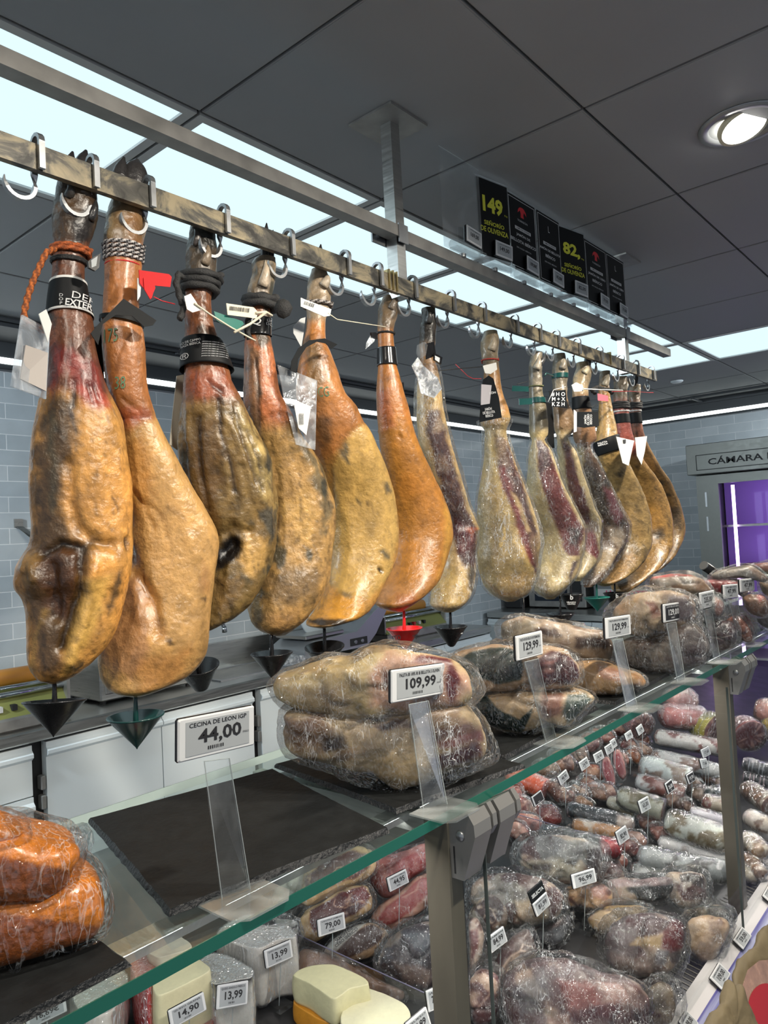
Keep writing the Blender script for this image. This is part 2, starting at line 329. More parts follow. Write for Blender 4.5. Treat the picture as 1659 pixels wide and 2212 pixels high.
# ceiling of 60 cm metal tiles with dark shadow gaps and bright pressed rims
GX0, GY0 = .959, .084
mb = MB(); mb.box((-3, -3, CEIL + .012), (WX, WY, CEIL + .03), 1)
lit = [(k, 2) for k in range(-5, 6)] + [(5, 1), (5, 0)]
HOLES = set(lit)
for i in range(-7, 9):
    for j in range(-6, 6):
        x0 = GX0 + .6 * i; y0 = GY0 + .6 * j; x1 = x0 + .6; y1 = y0 + .6
        x0, x1, y0, y1 = max(x0, -3), min(x1, WX), max(y0, -3), min(y1, WY)
        if x1 - x0 < .02 or y1 - y0 < .02 or (i, j) in HOLES: continue
        g = .0035; r = .0032
        mb.box((x0 + g, y0 + g, CEIL + .001), (x1 - g, y1 - g, CEIL + .011), 2)
        mb.box((x0 + g + r, y0 + g + r, CEIL), (x1 - g - r, y1 - g - r, CEIL + .010), 0)
struct(mb.build('ceiling', [M_ceil, M_gap, M_rim]))
M_diff = emit('luminous_diffuser', (.70, .90, .97), PANEL)
M_frame = mat('panel_frame', (.50, .51, .50), .35, .3)
for n_, (i, j) in enumerate(lit):
    x0 = GX0 + .6 * i + .004; y0 = GY0 + .6 * j + .004; x1 = x0 + .592; y1 = y0 + .592
    if i < -2: where = 'over the near end of the rail'
    pos = ['first', 'second', 'third', 'fourth', 'fifth', 'sixth']
    t = empty('ceiling_light', ((x0 + x1) / 2, (y0 + y1) / 2, CEIL), group='luminous ceiling panels', cat='ceiling light',
              label=('luminous ceiling panel, %s in the row from the far end' % pos[5 - i]) if j == 2 and i >= 0 else
              ('luminous ceiling panel at the right, beside the end of the row' if j == 1 else 'luminous ceiling panel out over the aisle, furthest right' if j == 0 else 'luminous ceiling panel of the row above the near end of the rail'))
    fb = MB(); wv = .022
    for a, b in (((x0, y0), (x1, y0 + wv)), ((x0, y1 - wv), (x1, y1)), ((x0, y0 + wv), (x0 + wv, y1 - wv)), ((x1 - wv, y0 + wv), (x1, y1 - wv))):
        fb.box((a[0], a[1], CEIL - .002), (b[0], b[1], CEIL + .010))
    fb.build('frame', M_frame, t)
    box('diffuser', (x0 + wv, y0 + wv, CEIL + .004), (x1 - wv, y1 - wv, CEIL + .008), M_diff, t)
# wall washers: slim profile with a lit underside running along both tiled walls
M_led = emit('led_strip_light', (.93, 1.0, .98), STRIP)
M_prof = mat('dark_profile', (.05, .055, .06), .5)
def washer(name, a, b, lab):
    a = Vector(a); b = Vector(b); d = (b - a).normalized(); L_ = (b - a).length; n = Vector((-d.y, d.x, 0))
    if n.y > .5 or n.x > .5: n = -n   # n points into the room
    M = Matrix((d, n, Vector((0, 0, 1)))).transposed().to_4x4(); M.translation = a
    t = empty(name, a, lab, 'wall light')
    MB().box((0, -.035, -.004), (L_, .040, .10), 0, M).build('housing', M_prof, t)
    MB().box((0, -.040 if False else .0405, .0), (L_, .044, .026), 0, M).build('light_strip', M_led, t)
    mb2 = MB(); mb2.tube([M @ Vector((0, .28, .115)), M @ Vector((L_, .28, .115))], .009, 8); k = .5
    while k < L_: mb2.box((k, .0, .10), (k + .015, .285, .112), 0, M); k += .9
    mb2.build('rail', M_prof, t)
    return t
washer('wall_light', (-3, WY - .04, CZ + .81), (WX - .05, WY - .04, CZ + .81), 'long white strip light running along the back tiled wall')
washer('wall_light', (WX - .04, WY - .05, CZ + .81), (WX - .04, -3, CZ + .81), 'white strip light on the right wall above the ageing cabinet')
struct(box('trim_1', (-3, WY - .30, CEIL - .035), (WX, WY, CEIL - .001), M_prof))
struct(box('trim_2', (WX - .10, -3, CEIL - .035), (WX, WY, CEIL - .001), M_prof))
# recessed downlights over the counter front: round, clipped white
M_lamp = emit('lamp_face', (1, .97, .90), 22)
def downlight(x, y, lab, tx, ty, power=SPOTP, tz=CZ - .2, ang=80, col=(1, .92, .79)):
    t = empty('downlight', (x, y, CEIL), lab, 'ceiling light', 'recessed round downlights')
    M = Matrix.Translation((x, y, CEIL))
    MB().lathe([(.098, -.001), (.098, -.004), (.078, -.006), (.072, .004), (.060, .016)], 40, 0, M).build('trim_ring', mat('downlight_ring', (.32, .33, .34), .3, .4), t, smooth=True)
    mm = MB(); tl = Vector((tx - x, ty - y, 0)).normalized()
    Mt = M @ Matrix.Translation((0, 0, .002)) @ Matrix.Rotation(rad(18), 4, Vector((-tl.y, tl.x, 0)))
    mm.lathe([(.058, -.002), (.058, -.012), (.050, -.013)], 36, 0, Mt).build('lamp_housing', mat('lamp_collar', (.75, .70, .5), .4), t, smooth=True)
    m3 = MB(); V = [Mt @ Vector((.050 * math.cos(a * math.pi / 18), .050 * math.sin(a * math.pi / 18), -.0125)) for a in range(36)]
    m3.add(V, [tuple(range(35, -1, -1))]).build('lamp_face', M_lamp, t)
    spot(x, y, CEIL - .03, tx, ty, tz, power, ang, .7, .045, col, t)
downlight(1.897, .44, 'round recessed spotlight glowing at the right of the ceiling', 2.2, 1.05, SPOTP)
downlight(.697, -.16, 'round recessed spotlight over the aisle behind the photographer', .75, 1.0, SPOTP)
downlight(-.503, .14, 'round recessed spotlight at the near end of the counter', .55, 1.05, SPOTP * .5)
downlight(3.097, .44, 'round recessed spotlight at the far end of the counter', 2.7, 1.1, SPOTP)
downlight(1.297, -.16, 'round recessed spotlight over the aisle facing the middle hams', 1.3, 1.0, SPOTP)
downlight(-.503, 2.48, 'added fill spotlight over the staff aisle, out of view, brightening the back wall', 1.9, 3.2, SPOTP * 2.2, 1.75, 130, (.80, .92, 1))  # unseen lamp added to brighten the tiled back wall
downlight(5.2, -.3, 'added fill spotlight right of the view, brightening the side wall and cabinet', 5.9, 2.0, SPOTP * 1.4, 1.7, 120, (.84, .94, 1))  # unseen lamp added to lift the right wall and cabinet
# small ceiling sensor
p = atZ(1462, 823, CEIL)
sb = MB().lathe([(.0, -.012), (.03, -.012), (.04, -.004), (.04, .002)], 20, 0, Matrix.Translation(p)).build('smoke_detector', M_white, None, smooth=True)
tag(sb, 'small round white sensor on the grey ceiling near the right wall', 'sensor')
# ------------------------------------------------------------------ hanging frame
YR = 1.006
t = empty('ham_rack', (1.27, YR, CEIL), 'stained steel frame hung from the ceiling carrying the meat hooks', 'rack')
RT, RB = CZ + .575, CZ + .538
box('lower_rail', (-.3, YR, RB), (2.80, YR + .011, RT), M_rail, t)
box('upper_rail', (-.3, YR - .002, CZ + .668), (1.272, YR + .028, CZ + .694), M_steel_d, t)
box('upper_rail', (1.302, YR - .002, CZ + .660), (2.535, YR + .028, CZ + .688), M_steel_d, t)
box('upper_rail', (2.545, YR - .002, CZ + .658), (2.965, YR + .028, CZ + .686), M_steel_d, t)
for xp, zt in ((1.272, 0), (2.527, 0)):
    box('post', (xp, YR + .004, RB - .004), (xp + .030, YR + .034, CEIL), M_steel, t)
    box('ceiling_plate', (xp - .05, YR - .04, CEIL - .006), (xp + .08, YR + .085, CEIL - .0005), M_steel_d, t)
    box('bracket', (xp - .045, YR + .036, CZ + .655), (xp + .03, YR + .040, CZ + .69), M_galv, t); MB().tube([(xp - .03, YR + .030, CZ + .672), (xp - .03, YR + .043, CZ + .672)], .005, 10).build('bolt', M_galv, t)
    box('joint_sleeve', (xp - .001, YR - .005, CZ + .655), (xp + .031, YR - .002, CZ + .697), M_galv, t)
# ------------------------------------------------------------------ hooks: clip over the rail, J below behind it
def hook(x, lab, yaw=0, name='meat_hook'):
    t = MB(); pts = []
    # flat strap over the rail
    for (y, z) in ((-.0055, RB + .001), (-.0055, RT + .001)): pts.append((0, y, z))
    for a in range(0, 181, 30): pts.append((0, .0065 - .0125 * math.cos(rad(a)), RT + .003 + .0125 * math.sin(rad(a))))
    pts.append((0, .019, RB)); pts.append((0, .019, RB - .018))
    R_ = .021
    for a in range(0, 200, 15): pts.append((-R_ + R_ * math.cos(rad(a)), .019, RB - .018 - R_ * math.sin(rad(a))))
    M = Matrix.Translation((x, YR, 0)) @ Matrix.Rotation(rad(yaw), 4, 'Z')
    P = [Vector(p) for p in pts]; V = []; L_ = len(P); wd = .0042
    for i, p in enumerate(P):
        tg = (P[min(i+1, L_-1)] - P[max(i-1, 0)]).normalized()
        side = Vector((1, 0, 0)) if i < 10 else Vector((0, 1, 0)); side = (side - tg * side.dot(tg)).normalized(); nn = tg.cross(side)
        k = 1.0 if i < L_ - 3 else (L_ - i) / 3 * .8
        for (a, b) in ((-1, -1), (1, -1), (1, 1), (-1, 1)): V.append(M @ (p + side * a * wd * k + nn * b * .0026 * k))
    Fs = [(i*4+k, i*4+(k+1) % 4, (i+1)*4+(k+1) % 4, (i+1)*4+k) for i in range(L_-1) for k in range(4)] + [(3, 2, 1, 0), tuple((L_-1)*4+k for k in range(4))]
    t.add(V, Fs); o = t.build(name, M_galv); tag(o, lab, 'hook', 'meat hooks on the rail'); return o
HK = [(85, 310), (203, 350), (325, 398), (487, 458), (628, 512), (750, 558), (820, 585), (895, 615), (978, 648), (1045, 675), (1115, 700), (1165, 718), (1205, 735), (1250, 752), (1298, 770), (1345, 788), (1378, 798), (1410, 808)]
HL = ['empty steel hook nearest the camera, left of all the hams', 'steel hook holding the hoof of the ham with the orange rope', 'steel hook holding the ham with the red tag', 'steel hook holding the dark mouldy ham',
      'steel hook holding the ham with the thick black rope and white barcode strap', 'steel hook holding the ham with the black card loop', 'empty steel hook just left of the front post', 'steel hook right of the front post holding the smooth amber ham',
      'steel hook holding the slim wrapped shoulder', 'empty steel hook between the two wrapped hams', 'steel hook holding the first wide wrapped cut ham', 'empty steel hook right of the first wide wrapped ham', 'steel hook holding the wrapped ham with the green strap',
      'steel hook holding the slim wrapped ham with the dark square card', 'steel hook holding the last wrapped ham', 'steel hook holding the ham with the pink tag', 'steel hook holding the second ham from the far end', 'steel hook at the far end of the rail']
for (px, py), lab in zip(HK, HL): hook(atY(px, py, YR).x, lab)
for k, px in enumerate((838, 846, 854, 1318)):
    x = atY(px, 600, YR).x if k < 3 else atY(px, 780, YR).x
    o = MB().box((x, YR - .004, RB + .002), (x + .004, YR + .016, RT + .008)).build('rail_clip', mat('brass_clip', (.35, .28, .14), .35, 1))
    tag(o, ['narrow metal clip on the rail, first left of the front post', 'narrow metal clip on the rail, middle one beside the front post', 'narrow metal clip on the rail touching the front post', 'narrow metal clip on the rail by the far post'][k], 'clip')
# ================================================================== BACK COUNTER
CT = CZ - .62; CFY = 2.74; CFX = 4.95
def wx(v): return v
t = empty('back_counter', (1.5, CFY, 0), 'long stainless steel worktop along the back wall over white refrigerated cabinets', 'counter')
def counter(t, M, L0, L1, gaps, depth=.50, splits=(), drawers=(), hinge=()):
    """local x along the front, y into the wall, z up"""
    b = MB(); b.rbox((L0, -.02, CT - .045), (L1, depth, CT), .006, 0, M); b.build('worktop', M_steel, t)
    b = MB(); b.box((L0, depth - .03, CT), (L1, depth, CT + .12), 0, M); b.build('splashback', M_steel, t)
    MB().box((L0, .04, .10), (L1, depth, CT - .045), 0, M).build('carcass', M_blackm, t)
    MB().box((L0, .06, 0), (L1, depth, .10), 0, M).build('plinth', M_steel_d, t)
    e = [L0] + [g for g in gaps] + [L1]
    for k in range(0, len(e) - 1, 2):
        a, c = e[k], e[k+1]; cuts = [a] + [s for s in splits if a < s < c] + [c]
        for q in range(len(cuts) - 1):
            x0, x1 = cuts[q] + .002, cuts[q+1] - .002; dr = any(x0 < d < x1 for d in drawers)
            zs = [(CT - .056, CT - .235), (CT - .24, CT - .44), (CT - .445, .12)] if dr else [(CT - .056, .12)]
            for z1, z0 in zs:
                pr = [(-.0, z0), (-.0, z1 - .055), (-.018, z1 - .042), (-.018, z1 - .030), (-.004, z1 - .018), (-.004, z1), (.035, z1), (.035, z0)]
                MB().prism([M @ Vector((x0, y, z)) for y, z in pr], (M.to_3x3() @ Vector((x1 - x0, 0, 0)))).build('drawer_front' if dr else 'door', M_white, t)
    for h in hinge:
        for z in (CT - .20, CT - .27):
            MB().rbox((h, -.004, z - .025), (h + .018, .03, z + .025), .003, 0, M).build('hinge', M_steel_d, t)
M = Matrix.Translation((0, CFY, 0))
counter(t, M, -2.0, 4.22, [1.188, 1.235, 2.195, 2.238, 3.20, 3.245], splits=(1.715, .55, 2.72, 3.7), drawers=(1.0, .2), hinge=(1.215, 2.218))
t = empty('side_counter', (CFX, 1.5, 0), 'stainless worktop with white cabinets against the right tiled wall', 'counter')
M = Matrix.Translation((CFX, 0, 0)) @ Matrix.Rotation(rad(-90), 4, 'Z')
counter(t, M, -3.22, -1.80, [-2.58, -2.50], depth=1.03, splits=(-2.35,), hinge=())
# sink with swan neck tap
t = empty('sink', (2.35, 3.0, CT), 'stainless sink bowl let into the back worktop under the tap', 'sink')
b = MB()
for r_, z_ in (): pass
x0, x1, y0, y1 = 2.10, 2.52, 2.84, 3.10
b.box((x0 - .015, y0 - .015, CT), (x1 + .015, y0, CT + .006)); b.box((x0 - .015, y1, CT), (x1 + .015, y1 + .015, CT + .006)); b.box((x0 - .015, y0, CT), (x0, y1, CT + .006)); b.box((x1, y0, CT), (x1 + .015, y1, CT + .006))
b.build('rim', M_galv, t); box('bowl', (x0, y0, CT + .0006), (x1, y1, CT + .0015), M_steel_d, t)
t = empty('tap', (2.18, 3.13, CT), 'tall curved chrome tap beside the sink on the back worktop', 'tap')
M_chr = mat('chrome', (.55, .58, .6), .12, 1)
b = MB(); pts = [(2.18, 3.13, CT), (2.18, 3.13, CT + .20)]
for a in range(0, 171, 15): pts.append((2.18 + .065 - .065 * math.cos(rad(a)), 3.13 - .05 * a / 170, CT + .20 + .065 * math.sin(rad(a))))
b.tube(pts, .010, 12).build('spout', M_chr, t, smooth=True)
MB().lathe([(0, CT), (.03, CT), (.03, CT + .03), (.022, CT + .045), (.012, CT + .05), (0, CT + .05)], 20, 0, Matrix.Translation((2.18, 3.13, 0))).build('base', mat('tap_base', (.05, .05, .055), .3, .6), t, smooth=True)
e_ = pts[-1]; MB().tube([e_, (e_[0] + .003, e_[1], e_[2] - .03)], .013, 12).build('nozzle', M_chr, t, smooth=True)
# film wrapping machines
def wrapper(x, y, w_, lab, col):
    t = empty('film_wrapper', (x, y, CT), lab, 'wrapping machine')
    box('base', (x - w_, y - .14, CT), (x + w_, y + .16, CT + .05), M_steel_d, t, .008)
    b = MB(); b.prism([(x - w_, y - .13, CT + .05), (x - w_, y - .08, CT + .115), (x - w_, y + .16, CT + .115), (x - w_, y + .16, CT + .05)], (2 * w_, 0, 0)); b.build('control_panel', mat('olive_panel', (.20, .21, .06), .4), t)
    for k, (dx, c) in enumerate(((-.06, M_blackm), (-.02, M_rprint), (.03, M_paperw), (.08, M_blackm))):
        box('switch', (x + dx - .009, y - .122, CT + .072), (x + dx + .009, y - .098, CT + .092), c, t)
    for dy, dz in ((-.085, .125), (-.03, .14)):
        MB().tube([(x - w_, y + dy, CT + dz), (x + w_, y + dy, CT + dz)], .011, 12).build('roller', M_chr, t, smooth=True)
    MB().tube([(x - w_ * .97, y + .06, CT + .165), (x + w_ * .97, y + .06, CT + .165)], .034, 20).build('film_roll', mat('amber_roll', (.62, .27, .05), .35), t, smooth=True)
    for s in (-1, 1): box('side_cheek', (x + s * w_ - .006, y - .12, CT + .05), (x + s * w_ + .006, y + .15, CT + .15), M_steel_d, t)
wrapper(1.07, 2.90, .28, 'film wrapping machine with an amber roll at the left end of the back worktop', 0)
wrapper(3.62, 3.0, .30, 'film wrapping machine with an amber roll at the right end of the back worktop', 0)
t = empty('steel_oven', (1.72, 2.9, CT), 'brushed steel boxy oven standing on the back worktop behind the hams', 'oven')
box('body', (1.53, 2.88, CT + .012), (1.99, 3.20, CT + .27), M_steel, t, .006)
box('door', (1.55, 2.874, CT + .04), (1.97, 2.882, CT + .25), M_steel_d, t, .003)
box('vent', (1.72, 2.870, CT + .03), (1.80, 2.876, CT + .05), M_blackm, t)
for sx in (1.55, 1.96):
    for sy in (2.9, 3.17): MB().lathe([(0, 0), (.012, 0), (.012, .014), (0, .014)], 12, 0, Matrix.Translation((sx, sy, CT))).build('foot', M_blackm, t)
# slicer
t = empty('meat_slicer', (2.95, 2.95, CT), 'silver meat slicer on the back worktop behind the red funnel', 'slicer')
b = MB(); b.prism([(2.62, 2.83, CT + .02), (2.62, 2.83, CT + .06), (2.70, 2.83, CT + .10), (3.02, 2.83, CT + .11), (3.20, 2.83, CT + .22), (3.28, 2.83, CT + .24), (3.28, 2.83, CT + .20), (3.18, 2.83, CT + .08), (3.10, 2.83, CT + .02)], (0, .28, 0)); b.build('body', mat('slicer_silver', (.42, .44, .46), .3, .7), t)
b = MB(); b.lathe([(0, -.012), (.06, -.016), (.125, -.008), (.13, 0), (.125, .008), (0, .012)], 36, 0, Matrix.Translation((2.88, 3.0, CT + .20)) @ Matrix.Rotation(rad(75), 4, 'X')); b.build('blade_guard', mat('pale_guard', (.40, .45, .47), .3), t, smooth=True)
box('carriage', (2.66, 2.86, CT + .11), (2.95, 3.10, CT + .13), M_steel, t, .004)
box('button_plate', (2.96, 2.826, CT + .035), (3.10, 2.832, CT + .075), M_blackm, t, .002)
for k in range(2): MB().lathe([(0, 0), (.011, 0), (.010, .005), (0, .006)], 14, 0, Matrix.Translation((3.0 + k * .055, 2.826, CT + .055)) @ Matrix.Rotation(rad(90), 4, 'X')).build('button', M_galv, t)
b = MB(); b.tube([(2.90, 2.9, CT + .22), (2.96, 2.86, CT + .27), (3.02, 2.84, CT + .25)], .014, 10); b.build('handle', M_blackm, t, smooth=True)
for sx in (2.66, 3.08):
    for sy in (2.86, 3.08): MB().lathe([(0, 0), (.015, 0), (.012, .022), (0, .022)], 12, 0, Matrix.Translation((sx, sy, CT))).build('foot', M_blackm, t)
o = box('plastic_tray', (2.46, 2.80, CT + .007), (2.60, 2.95, CT + .045), clear('tray_plastic', (.9, .95, 1), .08, 1, .08, wr=.5, wscale=30, white=.3), None, .006); tag(o, 'small clear plastic tray between the sink and the slicer', 'tray')
# appliances on the side worktop
t = empty('microwave', (5.45, 2.98, CT), 'dark microwave oven on the side worktop under the wrapped hams', 'microwave')
box('body', (5.25, 2.50 + .03, CT + .01), (5.62, 3.02, CT + .30), M_steel_d, t, .006); box('window', (5.243, 2.68, CT + .06), (5.25, 2.96, CT + .25), mat('dark_glass', (.012, .02, .035), .15), t)
box('keypad', (5.243, 2.56, CT + .06), (5.25, 2.65, CT + .25), M_blackm, t); box('shelf_top', (5.22, 2.50, CT + .31), (5.64, 3.25 - .01, CT + .325), M_blackm, t)
t = empty('black_box', (5.4, 3.15, CT), 'black appliance on the side worktop left of the microwave', 'appliance')
box('body', (5.20, 3.06, CT), (5.5, 3.22, CT + .14), M_blackm, t, .01); box('lid', (5.19, 3.06, CT + .14), (5.5, 3.22, CT + .15), M_black, t)
t = empty('display_box', (5.4, 2.2, CT), 'white carton with pink lettering on the side worktop behind the hanging funnels', 'carton')
box('carton', (5.25, 1.95, CT), (5.6, 2.46, CT + .22), mat('grey_carton', (.20, .21, .22), .6), t)
b = MB(); F_ = frame((5.249, 2.2, CT + .12), (0, -1, 0), (0, 0, 1)); put_text(b, 'HA  HOTEL', 0, 0, ht=.05, M=F_, bold=.03, off=.001); b.build('lettering', mat('pink_print', (.75, .10, .22), .5), t)
box('label_strip', (5.2485, 1.98, CT + .085), (5.2497, 2.44, CT + .155), M_paperw, t)
# wall brackets at the left
for k, (px, py) in enumerate(((40, 1130), (45, 1268))):
    p = atY(px, py, WY - .004)
    b = MB(); b.box((p.x - .018, WY - .008, p.z - .018), (p.x + .018, WY, p.z + .018)); b.tube([(p.x, WY - .012, p.z), (p.x, WY - .006, p.z)], .005, 10)
    if k == 0: b.prism([(p.x - .014, WY - .01, p.z - .014), (p.x + .014, WY - .01, p.z - .014), (p.x + .12, WY - .16, p.z - .16), (p.x + .09, WY - .16, p.z - .17)], (0, -.004, 0))
    tag(b.build('wall_bracket', M_steel), ['upper steel bracket screwed to the tiles at the left', 'lower steel bracket screwed to the tiles at the left'][k], 'bracket')
# ------------------------------------------------------------------ ageing cabinet on the right wall
M_cab = mat('cabinet_grey_steel', (.17, .175, .16), .38, .5, noise=.06)
t = empty('ageing_cabinet', (5.4, 1.2, 0), 'grey steel meat ageing cabinet with a violet lit glass door and name board', 'cabinet')
YA, YB = 1.71, .30
for nm, a, b_ in (('side_panel', (5.40, YA - .02, .05), (5.98, YA, CZ + .32)), ('side_panel', (5.40, YB, .05), (5.98, YB + .02, CZ + .32)), ('top_panel', (5.40, YB + .02, CZ + .30), (5.98, YA - .02, CZ + .32)),
                  ('back_panel', (5.96, YB + .02, .05), (5.98, YA - .02, CZ + .30)), ('base_panel', (5.40, YB + .02, .05), (5.96, YA - .02, .35)), ('plinth', (5.45, YB + .02, 0), (5.97, YA - .02, .05))):
    box(nm, a, b_, M_cab, t)
b = MB(); b.box((5.375, 1.56, .36), (5.40, 1.705, CZ + .315)); b.box((5.375, .31, .36), (5.40, .42, CZ + .315)); b.box((5.375, .42, CZ + .255), (5.40, 1.56, CZ + .315)); b.box((5.375, .42, .36), (5.40, 1.56, .45)); b.build('door_frame', M_cab, t)
box('door_glass', (5.385, .42, .45), (5.39, 1.56, CZ + .255), M_pane, t)
M_vio = mat('violet_lining', (.55, .40, .85), .5)
b = MB(); b.box((5.93, YB + .03, .36), (5.95, YA - .03, CZ + .29)); b.build('lining', M_vio, t)
M_vled = emit('violet_tube', (.72, .45, 1.0), 9)
for y in (1.49, .50): MB().tube([(5.46, y, .5), (5.46, y, CZ + .24)], .011, 10).build('light_tube', M_vled, t)
for z in (CZ - .035, CZ - .40, .9, .6): box('shelf', (5.48, .36, z - .015), (5.90, 1.66, z), M_steel_d, t)
l = bpy.data.lights.new('lamp', 'AREA'); l.energy = 4.5; l.color = (.55, .28, 1.0); l.shape = 'RECTANGLE'; l.size = 1.0; l.size_y = .9
lo = bpy.data.objects.new('lamp', l); COL.objects.link(lo); lo.parent = t; lo.location = (5.50 - 5.4, 1.0 - 1.2, CZ - .1); lo.rotation_euler = (0, rad(-90), 0); 
for z in (CZ + .2, CZ): pass
for y_, z0_ in ((1.645, .03), (1.645, .20)): box('handle_inset', (5.371, y_ - .006, CZ + z0_ - .10), (5.377, y_ + .006, CZ + z0_ + .0), M_galv, t)
h = MB(); h.rbox((5.32, .22, CZ + .325), (5.98, 1.745, CZ + .535), .004); h.build('name_board', M_cab, t)
b = MB(); X_ = 5.3195
for a, c in (((.24, .352), (1.68, .357)), ((.24, .455), (1.68, .460)), ((1.675, .352), (1.68, .460))): b.box((X_ - .001, a[0], CZ + a[1]), (X_, c[0], CZ + c[1]))
put_text(b, 'CÁMARA D', 0, 0, wd=.43, ht=.055, M=frame((X_ - .0005, 1.385, CZ + .412), (0, -1, 0), (0, 0, 1)), bold=.02); b.build('lettering', M_ink, t)
CABI = t
# ================================================================== GLASS TOPPED CASE
SX0, SX1, SY0, SY1 = -.9, 4.4, .540, .925
t = empty('glass_shelf', (1.0, .73, GZ - .012), 'long clear glass shelf with a green polished front edge on top of the counter', 'shelf')
b = MB(); b.add([(SX0, SY0 + .0005, GZ), (SX1, SY0 + .0005, GZ), (SX1, SY1, GZ), (SX0, SY1, GZ)], [(0, 1, 2, 3)]); b.add([(SX0, SY0 + .0005, GZ - .012), (SX1, SY0 + .0005, GZ - .012), (SX1, SY1, GZ - .012), (SX0, SY1, GZ - .012)], [(3, 2, 1, 0)])
b.build('glass_pane', M_glass, t)
b = MB(); b.box((SX0, SY0, GZ - .012), (SX1, SY0 + .0012, GZ)); b.build('green_edge', M_gedge, t)
b = MB(); b.box((SX0, SY1 - .0012, GZ - .012), (SX1, SY1, GZ)); b.build('rear_edge', mat('pale_edge', (.45, .5, .48), .2), t)
t = empty('display_counter', (1.2, .9, 0), 'refrigerated serve-over display counter with steel posts, glass front and black deck', 'counter')
box('base', (SX0, .56, 0), (SX1, 1.45, deckz(.5) - .03), M_steel_d, t)
M_deck = mat('black_deck', (.016, .016, .017), .35, noise=.3, nscale=20)
b = MB(); b.prism([(SX0, .545, deckz(.545)), (SX0, 1.35, deckz(1.35)), (SX0, 1.35, deckz(1.35) - .02), (SX0, .545, deckz(.545) - .02)], (SX1 - SX0, 0, 0)); b.build('deck', M_deck, t)
b = MB()
for k in range(int((SX1 - SX0) / .008)):
    if k % 2 == 0 and SX0 + k * .008 > .6: b.add([(SX0 + k*.008, .548, deckz(.548) + .0012), (SX0 + k*.008 + .003, .548, deckz(.548) + .0012), (SX0 + k*.008 + .003, .60, deckz(.60) + .0012), (SX0 + k*.008, .60, deckz(.60) + .0012)], [(0, 1, 2, 3)])
b.build('air_grille', mat('grille_slats', (.13, .12, .10), .5), t)
box('grille_base', (SX0, .546, deckz(.546) + .0001), (SX1, .603, deckz(.546) + .0005), mat('grille_beige', (.11, .10, .085), .5), t)
b = MB(); b.prism([(SX0, 1.355, deckz(1.35) - .03), (SX0, 1.355, CZ - .64), (SX0, 1.355, CZ - .60), (SX0, 1.45, CZ - .60), (SX0, 1.45, CZ - .62), (SX0, 1.40, CZ - .62), (SX0, 1.40, deckz(1.35) - .03)], (SX1 - SX0, 0, 0)); b.build('service_ledge', mat('dark_ledge', (.11, .12, .12), .45, .3), t)
b = MB(); b.box((SX0, 1.0, CZ - .352), (SX1, 1.03, CZ - .343)); 
for px_, Xp in ((940, .715), (1560, 1.838), (0, 2.96), (0, 4.05)):
    q = MB(); q.box((Xp, .540, deckz(.54) - .005), (Xp + .026, .575, GZ - .0125)); q.build('post', mat('satin_post_steel', (.16, .145, .112), .32, .35, noise=.35, nscale=9, stretch=(1, 1, .25)) if Xp < 1 else mat('far_post_steel', (.13, .115, .088), .4, .4, noise=.2, nscale=9), t)
    q = MB(); q.box((Xp + .026, .545, deckz(.54) - .005), (Xp + .034, .57, GZ - .0125)); q.build('post_seal', M_blackm, t)
    MB().box((Xp + .004, .575, GZ - .036), (Xp + .022, .905, GZ - .0125)).build('shelf_arm', M_steel, t)
    for yy in (.66, .84): MB().lathe([(0, .004), (.012, .004), (.014, 0), (0, 0)], 16, 0, Matrix.Translation((Xp + .013, yy, GZ - .0122))).build('suction_pad', M_galv, t)
    for k_, cx_ in enumerate((Xp + .004, Xp + .060)):
        wd_ = .046
        pr = [(.543, GZ - .014), (.512, GZ + .002), (.504, GZ - .010), (.503, GZ - .024), (.522, GZ - .078), (.543, GZ - .078)]
        c = MB(); c.prism([(cx_, y, z) for y, z in pr], (wd_ * .78, 0, 0)); c.prism([(cx_ + wd_ * .78, y + .003 if y < .53 else y, z - .003) for y, z in pr], (wd_ * .10, 0, 0)); c.prism([(cx_ + wd_ * .88, y, z + .001) for y, z in pr[:4] + [(.510, GZ - .036), (.543, GZ - .036)]], (wd_ * .2, 0, 0))
        hc = c.build('hinge_clamp', mat('satin_aluminium', (.27, .265, .255), .34, .55), t)
        if k_ == 0:
            MB().lathe([(0, .0025), (.005, .002), (.0065, 0), (0, 0)], 18, 0, Matrix.Translation((cx_, .524, GZ - .026)) @ Matrix.Rotation(rad(-90), 4, 'Y')).build('screw', M_galv, hc, smooth=True)
            MB().box((cx_ - .0006, .5330, GZ - .072), (cx_, .5350, GZ - .040)).build('slot', M_blackm, hc)
e_ = [SX0, .7635, .7645, 1.7595, 1.7605, 2.78, 2.781, 4.05]
for k in range(0, 8, 2):
    x0, x1 = (e_[k], e_[k+1])
    z0 = DK0 + .012; z1 = GZ - .045
    f = MB(); f.add([(x0, .522, z0), (x1, .522, z0), (x1, .522, z1), (x0, .522, z1)], [(0, 1, 2, 3)]); g_ = f.build('front_pane', M_pane, t)
    for xx in (x1,):
        if xx > 0: box('pane_edge', (xx - .0005, .5195, z0), (xx + .0005, .5245, z1), mat('dark_pane_edge', (.07, .085, .08), .15), g_)
